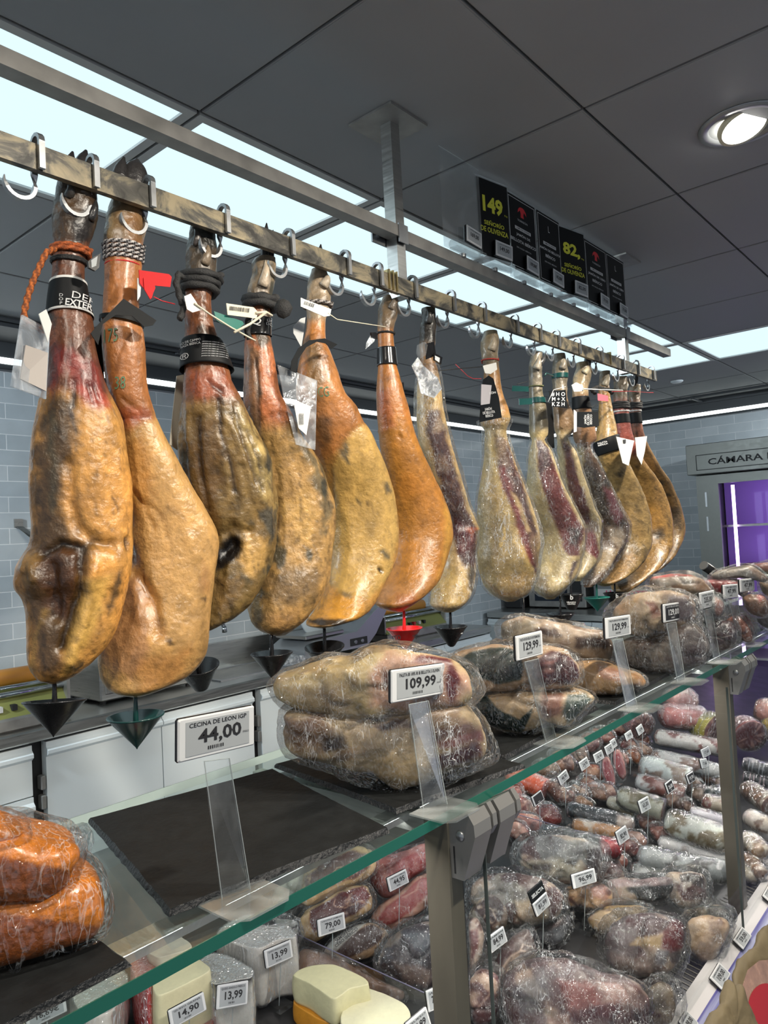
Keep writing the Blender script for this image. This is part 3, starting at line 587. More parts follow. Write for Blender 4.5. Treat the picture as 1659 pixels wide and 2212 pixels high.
# LED profile tucked behind the front edge
b = MB(); b.prism([(SX0, .598, GZ - .013), (SX0, .628, GZ - .013), (SX0, .622, GZ - .024), (SX0, .604, GZ - .024)], (SX1 - SX0, 0, 0)); b.build('lamp_profile', clear('ribbed_profile', (.7, .7, .7), .06, .5, .3, white=.10, wscale=60, stretch=(8, 1, 1)), t)
for k in range(4):
    l = bpy.data.lights.new('case_light', 'AREA'); l.energy = 4.6; l.color = (1.0, .95, .92); l.shape = 'RECTANGLE'; l.size = 1.2; l.size_y = .012
    lo = bpy.data.objects.new('case_light', l); COL.objects.link(lo); lo.parent = t; lo.location = (-.2 + 1.25 * k - 1.2, .613 - .9, GZ - .0255); lo.rotation_euler = (rad(18), 0, 0)
# dividers standing on the deck
for k, (Xd, lab) in enumerate(((.93, 'clear acrylic divider between the cheeses and the sliced ham pieces'), (1.92, 'clear acrylic divider in the middle of the case behind the front post'))):
    pass
# front price rail
t = empty('price_rail', (1.5, .5, CZ - .94), 'sloping violet and white price rail along the bottom of the front glass', 'price rail')
b = MB(); b.prism([(SX0, .545, CZ - .905), (SX0, .530, CZ - .903), (SX0, .40, CZ - 1.0), (SX0, .40, CZ - 1.02), (SX0, .545, CZ - .94)], (SX1 - SX0, 0, 0)); b.build('profile', mat('rail_white', (.62, .60, .60), .35), t)
b = MB(); n_ = Vector((0, -.097, .130)).normalized() * .0012
def onrail(x, s): return Vector((x, .530 - .13 * s, CZ - .903 - .097 * s)) + n_
b.add([onrail(SX0, .16), onrail(SX1, .16), onrail(SX1, .98), onrail(SX0, .98)], [(3, 2, 1, 0)])
m, tt, p_, N, L = nt('violet_reflective_insert'); g = N.new('ShaderNodeTexCoord'); mp = N.new('ShaderNodeMapping'); mp.inputs['Scale'].default_value = (2.2, 90, 60); L.new(g.outputs['Object'], mp.inputs[0])
n = N.new('ShaderNodeTexNoise'); n.inputs['Scale'].default_value = 1.0; L.new(mp.outputs[0], n.inputs[0]); cr = N.new('ShaderNodeValToRGB'); cr.color_ramp.elements[0].color = (.10, .09, .28, 1); cr.color_ramp.elements[0].position = .35; cr.color_ramp.elements[1].color = (.42, .44, .58, 1); cr.color_ramp.elements[1].position = .62
L.new(n.outputs[0], cr.inputs[0]); L.new(cr.outputs[0], p_.inputs['Base Color']); p_.inputs['Roughness'].default_value = .25
b.build('insert', m, t)
# ================================================================== HAMS
def crom(xs, ys, x):
    """monotone-ish cubic interpolation"""
    xs = np.asarray(xs, float); ys = np.asarray(ys, float); x = np.asarray(x, float)
    h = np.diff(xs); d = np.diff(ys) / h; m = np.zeros(len(xs)); m[1:-1] = np.where(d[:-1] * d[1:] > 0, (d[:-1] + d[1:]) / 2, 0); m[0] = d[0]; m[-1] = d[-1]
    i = np.clip(np.searchsorted(xs, x) - 1, 0, len(xs) - 2); t = (x - xs[i]) / h[i]
    return (2*t**3 - 3*t**2 + 1) * ys[i] + (t**3 - 2*t**2 + t) * h[i] * m[i] + (-2*t**3 + 3*t**2) * ys[i+1] + (t**3 - t**2) * h[i] * m[i+1]
def polydist(P, poly, closed=True):
    P = np.asarray(P, float); poly = np.asarray(poly, float); n = len(poly); best = np.full(len(P), 1e9); ins = np.zeros(len(P), bool)
    for i in range(n if closed else n - 1):
        a, b = poly[i], poly[(i+1) % n]; ab = b - a; t = np.clip(((P - a) @ ab) / max(ab @ ab, 1e-9), 0, 1)
        best = np.minimum(best, np.hypot(*(P - (a + t[:, None] * ab)).T))
        if closed:
            c = ((a[1] > P[:, 1]) != (b[1] > P[:, 1])); 
            with np.errstate(divide='ignore', invalid='ignore'): xx = (b[0] - a[0]) * (P[:, 1] - a[1]) / (b[1] - a[1] if b[1] != a[1] else 1e-9) + a[0]
            ins ^= c & (P[:, 0] < xx)
    return np.where(ins, -best, best) if closed else best
def sm(a, b, x): t = np.clip((x - a) / (b - a), 0, 1); return t * t * (3 - 2 * t)
def paint(C, px, front, layers, W, seed=0):
    for L_ in layers:
        kind, pts, col, soft = L_[:4]; rag = L_[4] if len(L_) > 4 else 0; st = L_[5] if len(L_) > 5 else 1
        q = px
        if rag: q = px + np.stack([fbm(W * 60, 4, seed + 3), fbm(W * 60, 4, seed + 11)], 1) * rag
        if kind == 'p': w_ = 1 - sm(-soft, soft, polydist(q, pts))
        elif kind == 's': w_ = 1 - sm(0, soft, polydist(q, pts, False))
        elif kind == 'a': w_ = np.ones(len(q))
        w_ = (w_ * st * front)[:, None]; C[:] = C * (1 - w_) + np.asarray(col) * w_
    return C
def marble(C, px, front, poly, W, seed=0, scale=45, fat=(.62, .46, .40), soft=6, amt=1.0, wid=.10):
    """fat veins through cut meat"""
    r = np.abs(fbm(W * scale, 3, seed + 31)); w_ = (1 - sm(.0, wid, r)) * amt
    w_ = w_ * (1 - sm(-soft, soft, polydist(px, poly))) * front; w_ = w_[:, None]; C[:] = C * (1 - w_) + np.asarray(fat) * w_
class Ham:
    def __init__(s, lv, Y=1.05, NR=170, NS=72, kb=.66, ks=.95):
        s.lv = lv = sorted(lv); s.Y = Y; s.NR, s.NS = NR, NS
        s.y = np.array([l[0] for l in lv], float); s.xl = np.array([l[1] for l in lv], float); s.xr = np.array([l[2] for l in lv], float); s.kb, s.ks = kb, ks
    def at(s, y):
        a = float(crom(s.y, s.xl, [y])[0]); b = float(crom(s.y, s.xr, [y])[0]); return a, b
    def ring(s, y):
        a, b = s.at(y); cx = (a + b) / 2; P = atY(cx, y, s.Y); dp = depth_of(P); hw = max((b - a) / 2, .3) * dp / F
        rd = ray(cx, y); v = np.array([rd[0], rd[1], 0]); v /= np.linalg.norm(v); u = np.array([v[1], -v[0], 0])
        k = s.ks + (s.kb - s.ks) * float(sm(.028, .075, hw)); return np.array(P), u, v, hw, k, cx, (b - a) / 2
    def surf(s, px, py, off=0.0):
        P, u, v, hw, k, cx, h = s.ring(py); c = max(-.98, min(.98, (px - cx) / h)); a = -math.acos(c)
        n = u * math.cos(a) + v * math.sin(a); return Vector(P + u * hw * math.cos(a) + v * hw * k * math.sin(a) + n * off)
    def shell(s, y0, y1, off=0.0, NR=None, NS=None, caps=True):
        NR = NR or s.NR; NS = NS or s.NS
        t = np.linspace(0, 1, NR); 
        ys = y0 + (y1 - y0) * t
        if caps: ys = y0 + (y1 - y0) * (.5 - .5 * np.cos(np.pi * (t * .96 + .02)) - .5 + .5 * math.cos(math.pi * .02)) / math.cos(math.pi * .02)
        ys[-1] = y1; ys[0] = y0
        V = []; Nn = []; A = np.arange(NS) * 2 * np.pi / NS; ca, sa = np.cos(A)[:, None], np.sin(A)[:, None]; HW = []
        for y in ys:
            P, u, v, hw, k, cx, h = s.ring(y); hw += off
            V.append(P + u * hw * ca + v * hw * k * sa); n = u * ca * k + v * sa; n /= np.linalg.norm(n, axis=1)[:, None]; Nn.append(n); HW.append(np.full(NS, hw))
        V = np.concatenate(V); Nn = np.concatenate(Nn); HW = np.concatenate(HW); sa_ = np.tile(sa[:, 0], len(ys))
        i = np.arange(NR - 1)[:, None] * NS + np.arange(NS)[None]; j = np.arange(NR - 1)[:, None] * NS + (np.arange(NS)[None] + 1) % NS
        Fs = np.stack([i, i + NS, j + NS, j], -1).reshape(-1, 4).tolist()
        if caps: Fs += [tuple(range(NS)), tuple(range(len(V) - 1, len(V) - NS - 1, -1))]
        return V, Nn, HW, sa_, Fs
MOLD = (.045, .045, .038)
def make_ham(label, lv, seed, shank=(0, 0), trotter=(.16, .12, .085), shc=(.36, .17, .07), body=(.52, .29, .09), mold=.15, moldc=MOLD, layers=(), grooves=(), rough=False, lump=.005, wr=.0012, marb=(), cut=None, group='whole hams and shoulders on the rail', Y=1.05, kb=.66, name='cured_ham', NR=170, NS=72, cat='ham'):
    """shank=(pixel row where the trotter ends, row where the fatty body starts)"""
    H = Ham(lv, Y, NR, NS, kb); y0, y1 = H.y[0], H.y[-1]
    V, Nn, HW, sa, Fs = H.shell(y0, y1); px = proj(V); W = V * 1.0 + seed * 3.7; yy = px[:, 1]
    front = 1 - sm(-.05, .25, sa)
    S = np.clip(HW / .08, .15, 1)
    disp = fbm(W * np.array([11, 11, 7]), 3, seed) * lump * 1.6 * S + ridged(W * np.array([42, 42, 13]), 3, seed + 5) * wr * 2 * S + fbm(W * 130, 3, seed + 9) * wr * .5
    tro = 1 - sm(shank[0] - 10, shank[0] + 14, yy)
    disp += tro * (fbm(W * 34, 3, seed + 7) * .0045)
    # colours
    C = np.ones((len(V), 3)) * np.array(body)
    n1 = fbm(W * 14, 4, seed + 21)[:, None]; n2 = fbm(W * 38, 4, seed + 23)[:, None]
    C = C * (1 + .28 * n1 + .15 * n2); C = C * (1 - .35 * np.clip(n1, 0, 1) * np.array([0, .25, .6]))
    sh = (1 - sm(shank[1] - 22, shank[1] + 22, yy + 26 * fbm(W * 16, 2, seed + 2)))[:, None]; C = C * (1 - sh) + np.array(shc) * (1 + .35 * n1 + .2 * n2) * sh
    C = C * (1 - tro[:, None]) + np.array(trotter) * (1 + .6 * n1 + .5 * n2) * tro[:, None]
    md = sm(.42 - mold, .62 - mold, fbm(W * np.array([24, 24, 15]), 5, seed + 41))[:, None] * .85 * (mold > 0)
    C = C * (1 - md) + np.array(moldc) * md
    paint(C, px, front, layers, W, seed)
    for m_ in marb: marble(C, px, front, m_[0], W, seed, *m_[1:])
    for g in grooves:
        pts, wd, amp = g[:3]; q = px + np.stack([fbm(W * 50, 3, seed + 51), fbm(W * 50, 3, seed + 52)], 1) * 5
        d = polydist(q, pts, False); w_ = np.exp(-(d / wd) ** 2) * front; disp += amp * w_
        if len(g) > 3: w2 = (w_ * (g[4] if len(g) > 4 else .8))[:, None]; C = C * (1 - w2) + np.array(g[3]) * w2
    cr = sm(.55, .95, ridged(W * np.array([75, 75, 45]), 3, seed + 60))[:, None] * (.45 if rough else .22); C = C * (1 - cr * (1 - tro[:, None])) * (1 - .22 * sm(.05, .5, fbm(W * np.array([30, 30, 12]), 4, seed + 70)))[:, None]; C = np.clip(C, 0, 1) ** 1.32
    V = V + Nn * disp[:, None]
    base = H.ring(H.y[0] + 30)[0]
    t = empty(name, base, label, cat, group)
    mesh('meat_body', V, Fs, M_hamr if rough else M_ham, t, C, True)
    return t, H
def claw(t, H, bx, by, tx, ty, r, dark=(.03, .028, .026), dy=0, name='hoof_toe'):
    a = Vector(H.surf(bx, by, -.004)); rd = Vector(ray(tx, ty)); 
    P0 = a; Yp = a.y + dy; P1 = atY(tx, ty, Yp - .002 if dy == 0 else Yp); dp = depth_of(P0); R_ = r * dp / F
    pts = []; rr = []
    for k in range(9):
        q = k / 8; p = P0.lerp(P1, q) + Vector((0, -.006 * math.sin(q * math.pi), 0)); pts.append(p); rr.append(R_ * (1 - q ** 1.8) + .0008)
    b = MB(); b.tube(pts, rr, 12); V = np.array([v[:] for v in b.v]); n_ = fbm(V * 90, 3, 5)[:, None]; V2 = V + n_ * .0012
    return mesh(name, V2, b.f, M_ham, t, np.ones((len(V), 3)) * np.array(dark) * (1 + .5 * n_), True)
def toes(t, lst, Y=1.045, dark=(.022, .02, .02)):
    for (bx, by, mx, my, tx, ty, r) in lst:
        P = [atY(bx, by, Y), atY(mx, my, Y), atY(tx, ty, Y)]; dp = depth_of(P[0]); R_ = r * dp / F; pts = []; rr = []
        for k in range(11):
            q = k / 10; p = P[0].lerp(P[1], q).lerp(P[1].lerp(P[2], q), q); pts.append(p); rr.append(R_ * max(.15, 1 - q ** 4))
        b = MB(); b.tube(pts, rr, 14); V = np.array([v[:] for v in b.v]); mesh('hoof_toe', V, b.f, M_ham, t, np.ones((len(V), 3)) * np.array(dark), True)
def rope(t, H, y0, y1, n, rp, c1, c2, name='rope', off=0.0, tilt=0, col=None):
    P0, u, v, hw, k, cx, h = H.ring((y0 + y1) / 2); R_ = rp * depth_of(P0) / F; pts = []; N_ = int(n * 40)
    for i in range(N_ + 1):
        a = i / 40 * 2 * math.pi; y = y0 + (y1 - y0) * i / N_ + tilt * math.cos(a); P, u, v, hw, k, cx, h = H.ring(y); rr = hw + R_ * .8 + off
        pts.append(Vector(P + u * rr * math.cos(a) + v * (hw * k + R_ * .8 + off) * math.sin(a)))
    return strand(t, pts, R_, c1, c2, name)
def strand(t, pts, R_, c1, c2, name='rope', m=None):
    # resample
    P = [pts[0]]; 
    for a, b in zip(pts, pts[1:]):
        L_ = (b - a).length; n = max(1, int(L_ / (R_ * .45))); P += [a.lerp(b, (k + 1) / n) for k in range(n)]
    P = P[:1400]; b = MB(); b.tube(P, R_, 8); V = np.array([v[:] for v in b.v]); i = np.arange(len(V)); ring_, k = i // 8, i % 8
    tw = np.sin(ring_ * .9 + k * math.pi / 2) > .2; C = np.where(tw[:, None], np.array(c1), np.array(c2)); ctr = np.array([p[:] for p in P])[np.minimum(ring_, len(P) - 1)]
    V = ctr + (V - ctr) * (1 + .16 * np.sin(ring_ * .9 + k * math.pi / 2))[:, None]
    return mesh(name, V, b.f, M_rope, t, C, True)
M_rope = vmat('woven_cord', .7, .2, 300, .6, 500, 0, .2)
def band(t, H, y0, y1, m=None, off=.002, a0=-180, a1=180, flare=0, name='paper_band', tilt=0, bow=0, rim=None):
    m = m or M_card; V = []; n = 40; rows = 15
    for r in range(rows):
        for i in range(n + 1):
            a = rad(a0 + (a1 - a0) * i / n); y = y0 + (y1 - y0) * r / (rows - 1) - tilt * math.cos(a) - bow * math.sin(a)
            P, u, v, hw, k, cx, h = H.ring(y); f_ = off + flare * r / (rows - 1)
            V.append(P + u * (hw + f_) * math.cos(a) + v * (hw * k + f_) * math.sin(a))
    Fs = [(r*(n+1)+i, r*(n+1)+i+1, (r+1)*(n+1)+i+1, (r+1)*(n+1)+i) for r in range(rows - 1) for i in range(n)]
    mi = [1 if (rim and (r in (0, rows - 2))) else 0 for r in range(rows - 1) for i in range(n)]
    o = mesh(name, V, Fs, [m, rim or m], t, smooth=True, mi=mi)
    s_ = o.modifiers.new('thickness', 'SOLIDIFY'); s_.thickness = .0006; return o
def htext(t, H, s, cx, cy, wd=None, ht=None, ang=0, off=.0065, m=None, bold=.0, name='print'):
    V, Fs = text_mesh(s, bold); W_, H_ = V[:, 0].max() - V[:, 0].min(), V[:, 1].max() - V[:, 1].min()
    sx = wd / W_ if wd else ht / H_; sy = ht / H_ if ht else sx; c, q = math.cos(rad(ang)), math.sin(rad(ang)); P = []
    for v in V:
        x, y = v[0] * sx, -v[1] * sy; P.append(H.surf(cx + x * c + y * q, cy - x * q + y * c, off))
    return mesh(name, P, Fs, m or M_wprint, t)
def card(t, pts, Y, m, th=.0012, name='card', label=None):
    """flat card: pixel outline on planes of constant Y (Y may be one value per corner)"""
    Ys = Y if isinstance(Y, (list, tuple)) else [Y] * len(pts); P = [atY(x, y, Yy) for (x, y), Yy in zip(pts, Ys)]
    n = (P[1] - P[0]).cross(P[-1] - P[0]).normalized(); 
    if n.y > 0: n = -n
    b = MB(); b.prism(P, -n * th); return b.build(name, m, t, label=label)
def strip(t, pts, Y, w_, m, name='strap', flat=False):
    Ys = Y if isinstance(Y, (list, tuple)) else [Y] * len(pts); P = [atY(x, y, Yy) for (x, y), Yy in zip(pts, Ys)]
    b = MB(); b.tube(P, w_, 6); return b.build(name, m, t, smooth=True)
def bars(t, cx, cy, w_, h_, Y, n=14, ang=0, m=None, name='barcode'):
    b = MB(); random.seed(int(cx)); x = -w_ / 2; c, q = math.cos(rad(ang)), math.sin(rad(ang))
    while x < w_ / 2:
        d = random.choice([.25, .5, .8]) * w_ / n; P = []
        for (dx, dy) in ((x, -h_/2), (x + d, -h_/2), (x + d, h_/2), (x, h_/2)): P.append(atY(cx + dx * c + dy * q, cy - dx * q + dy * c, Y - .0012))
        b.add(P, [(0, 1, 2, 3)]); x += d + w_ / n * .6
    return b.build(name, m or M_ink, t)
GR = 'whole hams and shoulders on the rail'
DK = (.05, .03, .018); BR = (.20, .10, .035); GO = (.62, .36, .11); RD = (.25, .035, .03); YE = (.62, .40, .10)
# --- 1
t, H = make_ham('big golden ham nearest the camera, with orange rope, black neck band and plastic pouch',
 [(398,128,206),(420,125,207),(450,121,208),(480,118,204),(510,118,196),(530,120,190),(560,117,184),(600,115,181),(650,110,187),(700,108,198),(740,108,203),(780,107,212),(830,104,226),(860,95,240),(900,86,256),(950,78,265),(1000,75,272),(1050,74,277),(1100,76,280),(1150,74,280),(1178,68,280),(1195,57,279),(1228,44,277),(1262,46,272),(1285,62,266),(1330,66,252),(1380,65,235),(1420,66,208),(1450,75,178),(1468,90,150),(1476,108,128)],
 1, (520, 850), trotter=(.13,.085,.05), shc=(.24,.105,.055), body=(.60,.35,.12), mold=.02, NR=230, NS=96,
 layers=[('p', [(112,745),(212,780),(236,878),(180,872),(140,790),(112,860)], (.30,.05,.04), 14, 16, .8), ('p', [(150,835),(170,830),(222,845),(238,872),(205,868)], (.45,.09,.06), 8, 8, .7),
   ('p', [(95,870),(135,850),(165,880),(160,960),(140,1010),(135,1100),(165,1160),(235,1170),(190,1200),(175,1290),(150,1370),(120,1475),(70,1450),(62,1300),(40,1240),(60,1190),(75,1080),(76,950)], (.11,.072,.04), 18, 22, .9),
   ('p', [(85,1190),(175,1165),(182,1210),(160,1290),(140,1340),(110,1330),(80,1260)], (.12,.055,.02), 9, 12, .9), ('p', [(40,1215),(60,1190),(90,1200),(75,1260),(55,1270)], (.30,.19,.07), 6, 8, .8),
   ('p', [(185,1250),(240,1240),(215,1330),(160,1440),(135,1460),(150,1360)], (.66,.46,.16), 12, 10, .7), ('p', [(240,1270),(258,1230),(262,1260),(232,1330)], (.10,.08,.06), 6, 10, .8),
   ('p', [(155,470),(195,440),(205,470),(196,520),(160,530)], (.035,.03,.028), 8, 10, .9), ('s', [(110,900),(112,1000),(118,1100)], (.10,.09,.06), 16, 14, .7), ('s', [(66,1450),(75,1380),(95,1320)], (.42,.28,.09), 10, 10, .5), ('s', [(160,850),(150,880),(165,930)], (.06,.055,.06), 10, 8, .8)],
 grooves=[([(150,1000),(150,1080),(170,1140),(200,1170),(245,1180)], 13, -.009), ([(90,1200),(130,1175),(180,1185)], 9, -.010, (.03,.02,.01), .8), ([(178,1200),(172,1280),(150,1340),(130,1400)], 10, -.012, (.04,.025,.01), .7), ([(110,1230),(120,1330)], 20, -.014),
   ([(200,1230),(185,1330),(150,1430)], 14, .008), ([(160,820),(160,880)], 6, -.004, (.05,.04,.04), .6), ([(205,830),(215,865)], 4, -.004, (.08,.02,.02), .6), ([(190,830),(200,868)], 4, -.003, (.06,.02,.02), .6), ([(50,1230),(62,1200),(75,1250)], 9, .006), ([(245,1075),(255,1100)], 2.5, -.002, DK, .6), ([(274,1160),(275,1185)], 4, -.006, DK, .9)], rough=True, lump=.006)
toes(t, [(150,410,146,365,157,328,17),(178,405,174,360,186,325,20)]); claw(t, H, 196, 480, 207, 432, 9, (.02,.02,.02)); claw(t, H, 150, 440, 146, 400, 10, (.03,.025,.02))
rope(t, H, 536, 552, 2.2, 5.5, (.45,.10,.02), (.22,.05,.01), 'orange_rope')
pts = [atY(118, 538, 1.03)]; 
for (x, y) in ((100,545),(88,570),(72,605),(60,640),(53,670),(52,685),(62,700),(85,710),(104,716)): pts.append(atY(x, y, 1.02))
strand(t, pts, .0042, (.50,.13,.02), (.16,.04,.01), 'orange_rope')
rope(t, H, 562, 570, 2, 3.2, (.01,.01,.01), (.015,.015,.015), 'black_strap')
card(t, [(190,565),(200,556),(218,547),(214,578),(206,585),(192,578)], .985, M_black, .004, 'security_clip'); card(t, [(197,562),(211,553),(208,574),(198,578)], .984, M_eink, .0008, 'clip_label')
band(t, H, 612, 685, off=.0025, flare=.001, bow=-6, rim=M_paperw, name='neck_band'); htext(t, H, 'DEF', 172, 651, ht=15, ang=-5); htext(t, H, 'EXTER', 166, 668, wd=44, ht=15, ang=-4, bold=.02); htext(t, H, 'DENOMINA', 168, 679, wd=40, ht=4, ang=-4); htext(t, H, 'D\nO\nP', 137, 661, ht=24)
card(t, [(49,680),(108,712),(100,862),(25,834)], [1.0,1.02,1.01,.99], M_pouch, .003, 'document_pouch'); card(t, [(56,745),(104,762),(100,845),(44,818)], [1.0,1.012,1.006,.998], mat('folded_leaflet', (.42,.38,.35), .5), .002, 'leaflet'); card(t, [(84,678),(100,668),(112,700),(104,740)], 1.0, M_paperw, .002, 'leaflet')
# --- 2
t, H = make_ham('tall pale golden ham with a black and white cord, red tag and tilted black card',
 [(420,250,303),(450,240,308),(480,232,310),(520,227,306),(560,231,303),(600,230,300),(640,227,298),(680,224,298),(720,221,306),(760,224,312),(800,228,314),(850,238,319),(900,254,335),(950,262,358),(1000,266,385),(1050,270,411),(1100,274,438),(1150,276,461),(1180,276,466),(1220,270,465),(1260,262,460),(1300,248,456),(1350,229,452),(1400,220,446),(1430,221,438),(1460,228,415),(1480,240,382),(1494,258,345),(1503,282,315)],
 2, (520, 905), trotter=(.26,.18,.10), shc=(.48,.23,.09), body=(.60,.39,.17), mold=-.06, NR=230, NS=96,
 layers=[('p', [(225,900),(262,880),(330,885),(330,905),(262,930),(245,1000)], (.38,.12,.06), 10, 10, .7), ('p', [(262,960),(300,940),(330,1000),(320,1110),(275,1110)], (.55,.30,.09), 16, 18, .6),
   ('p', [(262,1250),(300,1245),(330,1330),(320,1400),(290,1470),(240,1450),(222,1410),(230,1340)], (.36,.20,.12), 12, 18, .6), ('p', [(290,1420),(420,1400),(380,1480),(310,1503)], (.48,.25,.09), 16, 20, .6), ('p', [(225,470),(235,440),(255,425),(240,520)], (.40,.33,.22), 8, 8, .7), ('p', [(265,470),(300,440),(308,500),(280,540)], (.30,.17,.08), 10, 10, .7),
   ('p', [(358,1384),(366,1376),(376,1390),(368,1396)], DK, 4, 5, .8), ('p', [(434,1294),(446,1288),(444,1300)], DK, 3, 3, .8), ('s', [(224,1440),(232,1465),(262,1490),(300,1500)], (.68,.45,.18), 8, 5, .8), ('p', [(436,1210),(452,1230),(448,1290),(430,1270)], (.40,.22,.10), 10, 12, .5)],
 grooves=[([(275,1190),(300,1250),(335,1310),(345,1370)], 13, -.010, (.38,.19,.07), .45), ([(262,1270),(290,1230),(300,1330)], 14, .005), ([(262,905),(330,900)], 5, -.004, (.30,.09,.05), .6), ([(290,1060),(315,1100),(330,1140)], 5, -.0025), ([(300,1080),(345,1110),(360,1160)], 5, -.0025), ([(262,860),(300,890)], 4, -.003), ([(410,1160),(425,1200)], 12, .004), ([(300,560),(305,640),(310,760)], 4, .002)])
toes(t, [(258,425,255,385,268,340,20),(290,425,290,375,296,345,30)], dark=(.03,.028,.028))
rope(t, H, 528, 566, 4, 4.2, (.62,.58,.56), (.015,.015,.018), 'twisted_cord'); rope(t, H, 572, 578, 1.4, 1.7, (.6,.02,.02), (.5,.02,.02), 'red_cord')
card(t, [(300,583),(365,592),(371,598),(368,620),(335,617),(328,645),(318,632),(302,612)], [.985]*8, M_rtag, .0012, 'red_tag'); card(t, [(310,600),(330,605),(336,622),(325,647),(312,625)], .983, M_rtag, .0012, 'red_tag')
card(t, [(297,600),(306,604),(303,640),(297,650)], .988, M_paperw, .001, 'paper_tag'); htext(t, H, '175', 243, 735, wd=26, ht=28, off=.002, m=mat('green_ink', (.10,.20,.11), .6), ang=0); htext(t, H, '38', 262, 835, wd=20, ht=26, off=.002, m=MATS['green_ink'])
strip(t, [(332,641),(350,650),(378,657)], .984, .0008, M_rprint, 'tag_cord')
band(t, H, 690, 700, off=.004, a0=-200, a1=20, name='card_loop', tilt=-6)
card(t, [(267,645),(338,692),(330,703),(312,706),(285,682),(250,680),(222,700),(212,745),(196,720),(222,690)], [.985]*10, M_card, .001, 'black_card'); card(t, [(200,710),(218,725),(224,800),(230,868),(216,850),(205,790)], 1.08, M_card, .001, 'black_card')
# --- 3
t, H = make_ham('dark mouldy wrinkled ham with a wide black label and thick black rope',
 [(482,416,458),(510,410,466),(540,404,468),(570,402,467),(600,402,468),(620,402,461),(650,403,456),(690,401,458),(720,402,466),(760,401,480),(800,402,492),(830,398,500),(870,393,520),(900,389,535),(950,387,559),(1000,390,578),(1050,398,590),(1100,408,598),(1150,422,598),(1200,432,590),(1250,438,572),(1300,440,545),(1340,438,500),(1353,440,475),(1362,446,456)],
 3, (600, 860), trotter=(.14,.11,.08), shc=(.27,.12,.055), body=(.27,.19,.08), mold=.30, moldc=(.05,.055,.045), rough=True, NR=220, NS=96, wr=.0028, lump=.006,
 layers=[('p', [(500,880),(530,890),(560,960),(585,1030),(590,1100),(560,1050),(525,970),(505,920)], (.55,.43,.20), 10, 26, .7), ('p', [(398,1020),(430,900),(470,900),(480,1040),(470,1150),(430,1160)], (.17,.10,.04), 16, 26, .65), ('p', [(535,1150),(580,1165),(572,1215),(545,1250),(515,1210)], (.60,.40,.16), 8, 14, .85),
   ('p', [(560,1100),(598,1100),(596,1150),(585,1180),(575,1150)], (.10,.10,.085), 6, 12, .8), ('p', [(480,1170),(515,1155),(525,1185),(505,1215),(470,1230),(455,1200)], (.012,.008,.006), 6, 7, 1), ('p', [(455,1250),(530,1240),(520,1290),(470,1330)], (.30,.20,.09), 8, 20, .6),
   ('p', [(410,800),(480,800),(500,855),(440,865),(405,850)], (.38,.12,.055), 10, 14, .7), ('p', [(425,500),(458,490),(468,530),(440,560),(425,540)], (.03,.028,.025), 8, 10, .8)],
 grooves=[([(470,862),(475,930),(500,1000),(505,1060)], 5, -.007, (.05,.03,.02), .8), ([(505,880),(525,960),(555,1040)], 5, -.006, (.07,.045,.03), .7), ([(430,900),(432,1000),(450,1100)], 5, -.005, (.08,.05,.03), .6), ([(530,930),(560,1010),(570,1060)], 4, -.004, (.08,.06,.04), .6), ([(460,1160),(500,1140),(540,1150)], 12, -.008), ([(490,1190),(500,1175)], 18, -.016), ([(450,820),(480,850)], 4, -.005, (.1,.03,.02), .6), ([(400,960),(410,1060)], 4, -.004), ([(520,1000),(540,1080)], 4, -.004), ([(480,900),(510,940),(530,1000)], 6, .004)])
claw(t, H, 442, 580, 448, 528, 10, (.20,.15,.10)); claw(t, H, 422, 540, 420, 495, 9, (.05,.04,.035))
rope(t, H, 592, 632, 3.2, 8, (.012,.012,.013), (.02,.02,.02), 'black_rope', off=.001)
pts = [atY(x, y, .985) for (x, y) in ((396,600),(386,592),(381,612),(388,640),(392,655),(398,660),(392,680),(388,690))]; strand(t, pts, .0052, (.012,.012,.012), (.02,.02,.02), 'black_rope')
band(t, H, 738, 800, off=.006, flare=.004, bow=-6, name='neck_band'); htext(t, H, 'DE CEBO DE CAMPO\n100% RAZA IBÉRICA', 413, 752, wd=46, ht=12, ang=8, off=.010)
for k in range(7): htext(t, H, 'JAMÓN DE CEBO DE CAMPO 50%', 459, 750 + k * 5.2, wd=42, ht=2.8, ang=2, off=.011, name='small_print')
for x_ in (394, 412): htext(t, H, '®', x_, 779, ht=14, off=.012, ang=4, name='seal_print')
card(t, [(398,640),(412,634),(424,652),(434,670),(416,675),(404,668)], .972, M_paperw, .001, 'paper_tag'); strip(t, [(420,655),(455,680),(500,708),(540,730),(552,736)], [.970]*5, .0016, mat('bone_plastic', (.58,.54,.42), .4), 'cable_tie')
card(t, [(462,672),(524,694),(527,700),(512,714),(468,694)], .974, M_teal, .001, 'green_tag')
card(t, [(382,812),(402,808),(396,900),(392,978),(366,960)], 1.10, mat('bone_card', (.50,.46,.38), .6), .0015, 'back_card')
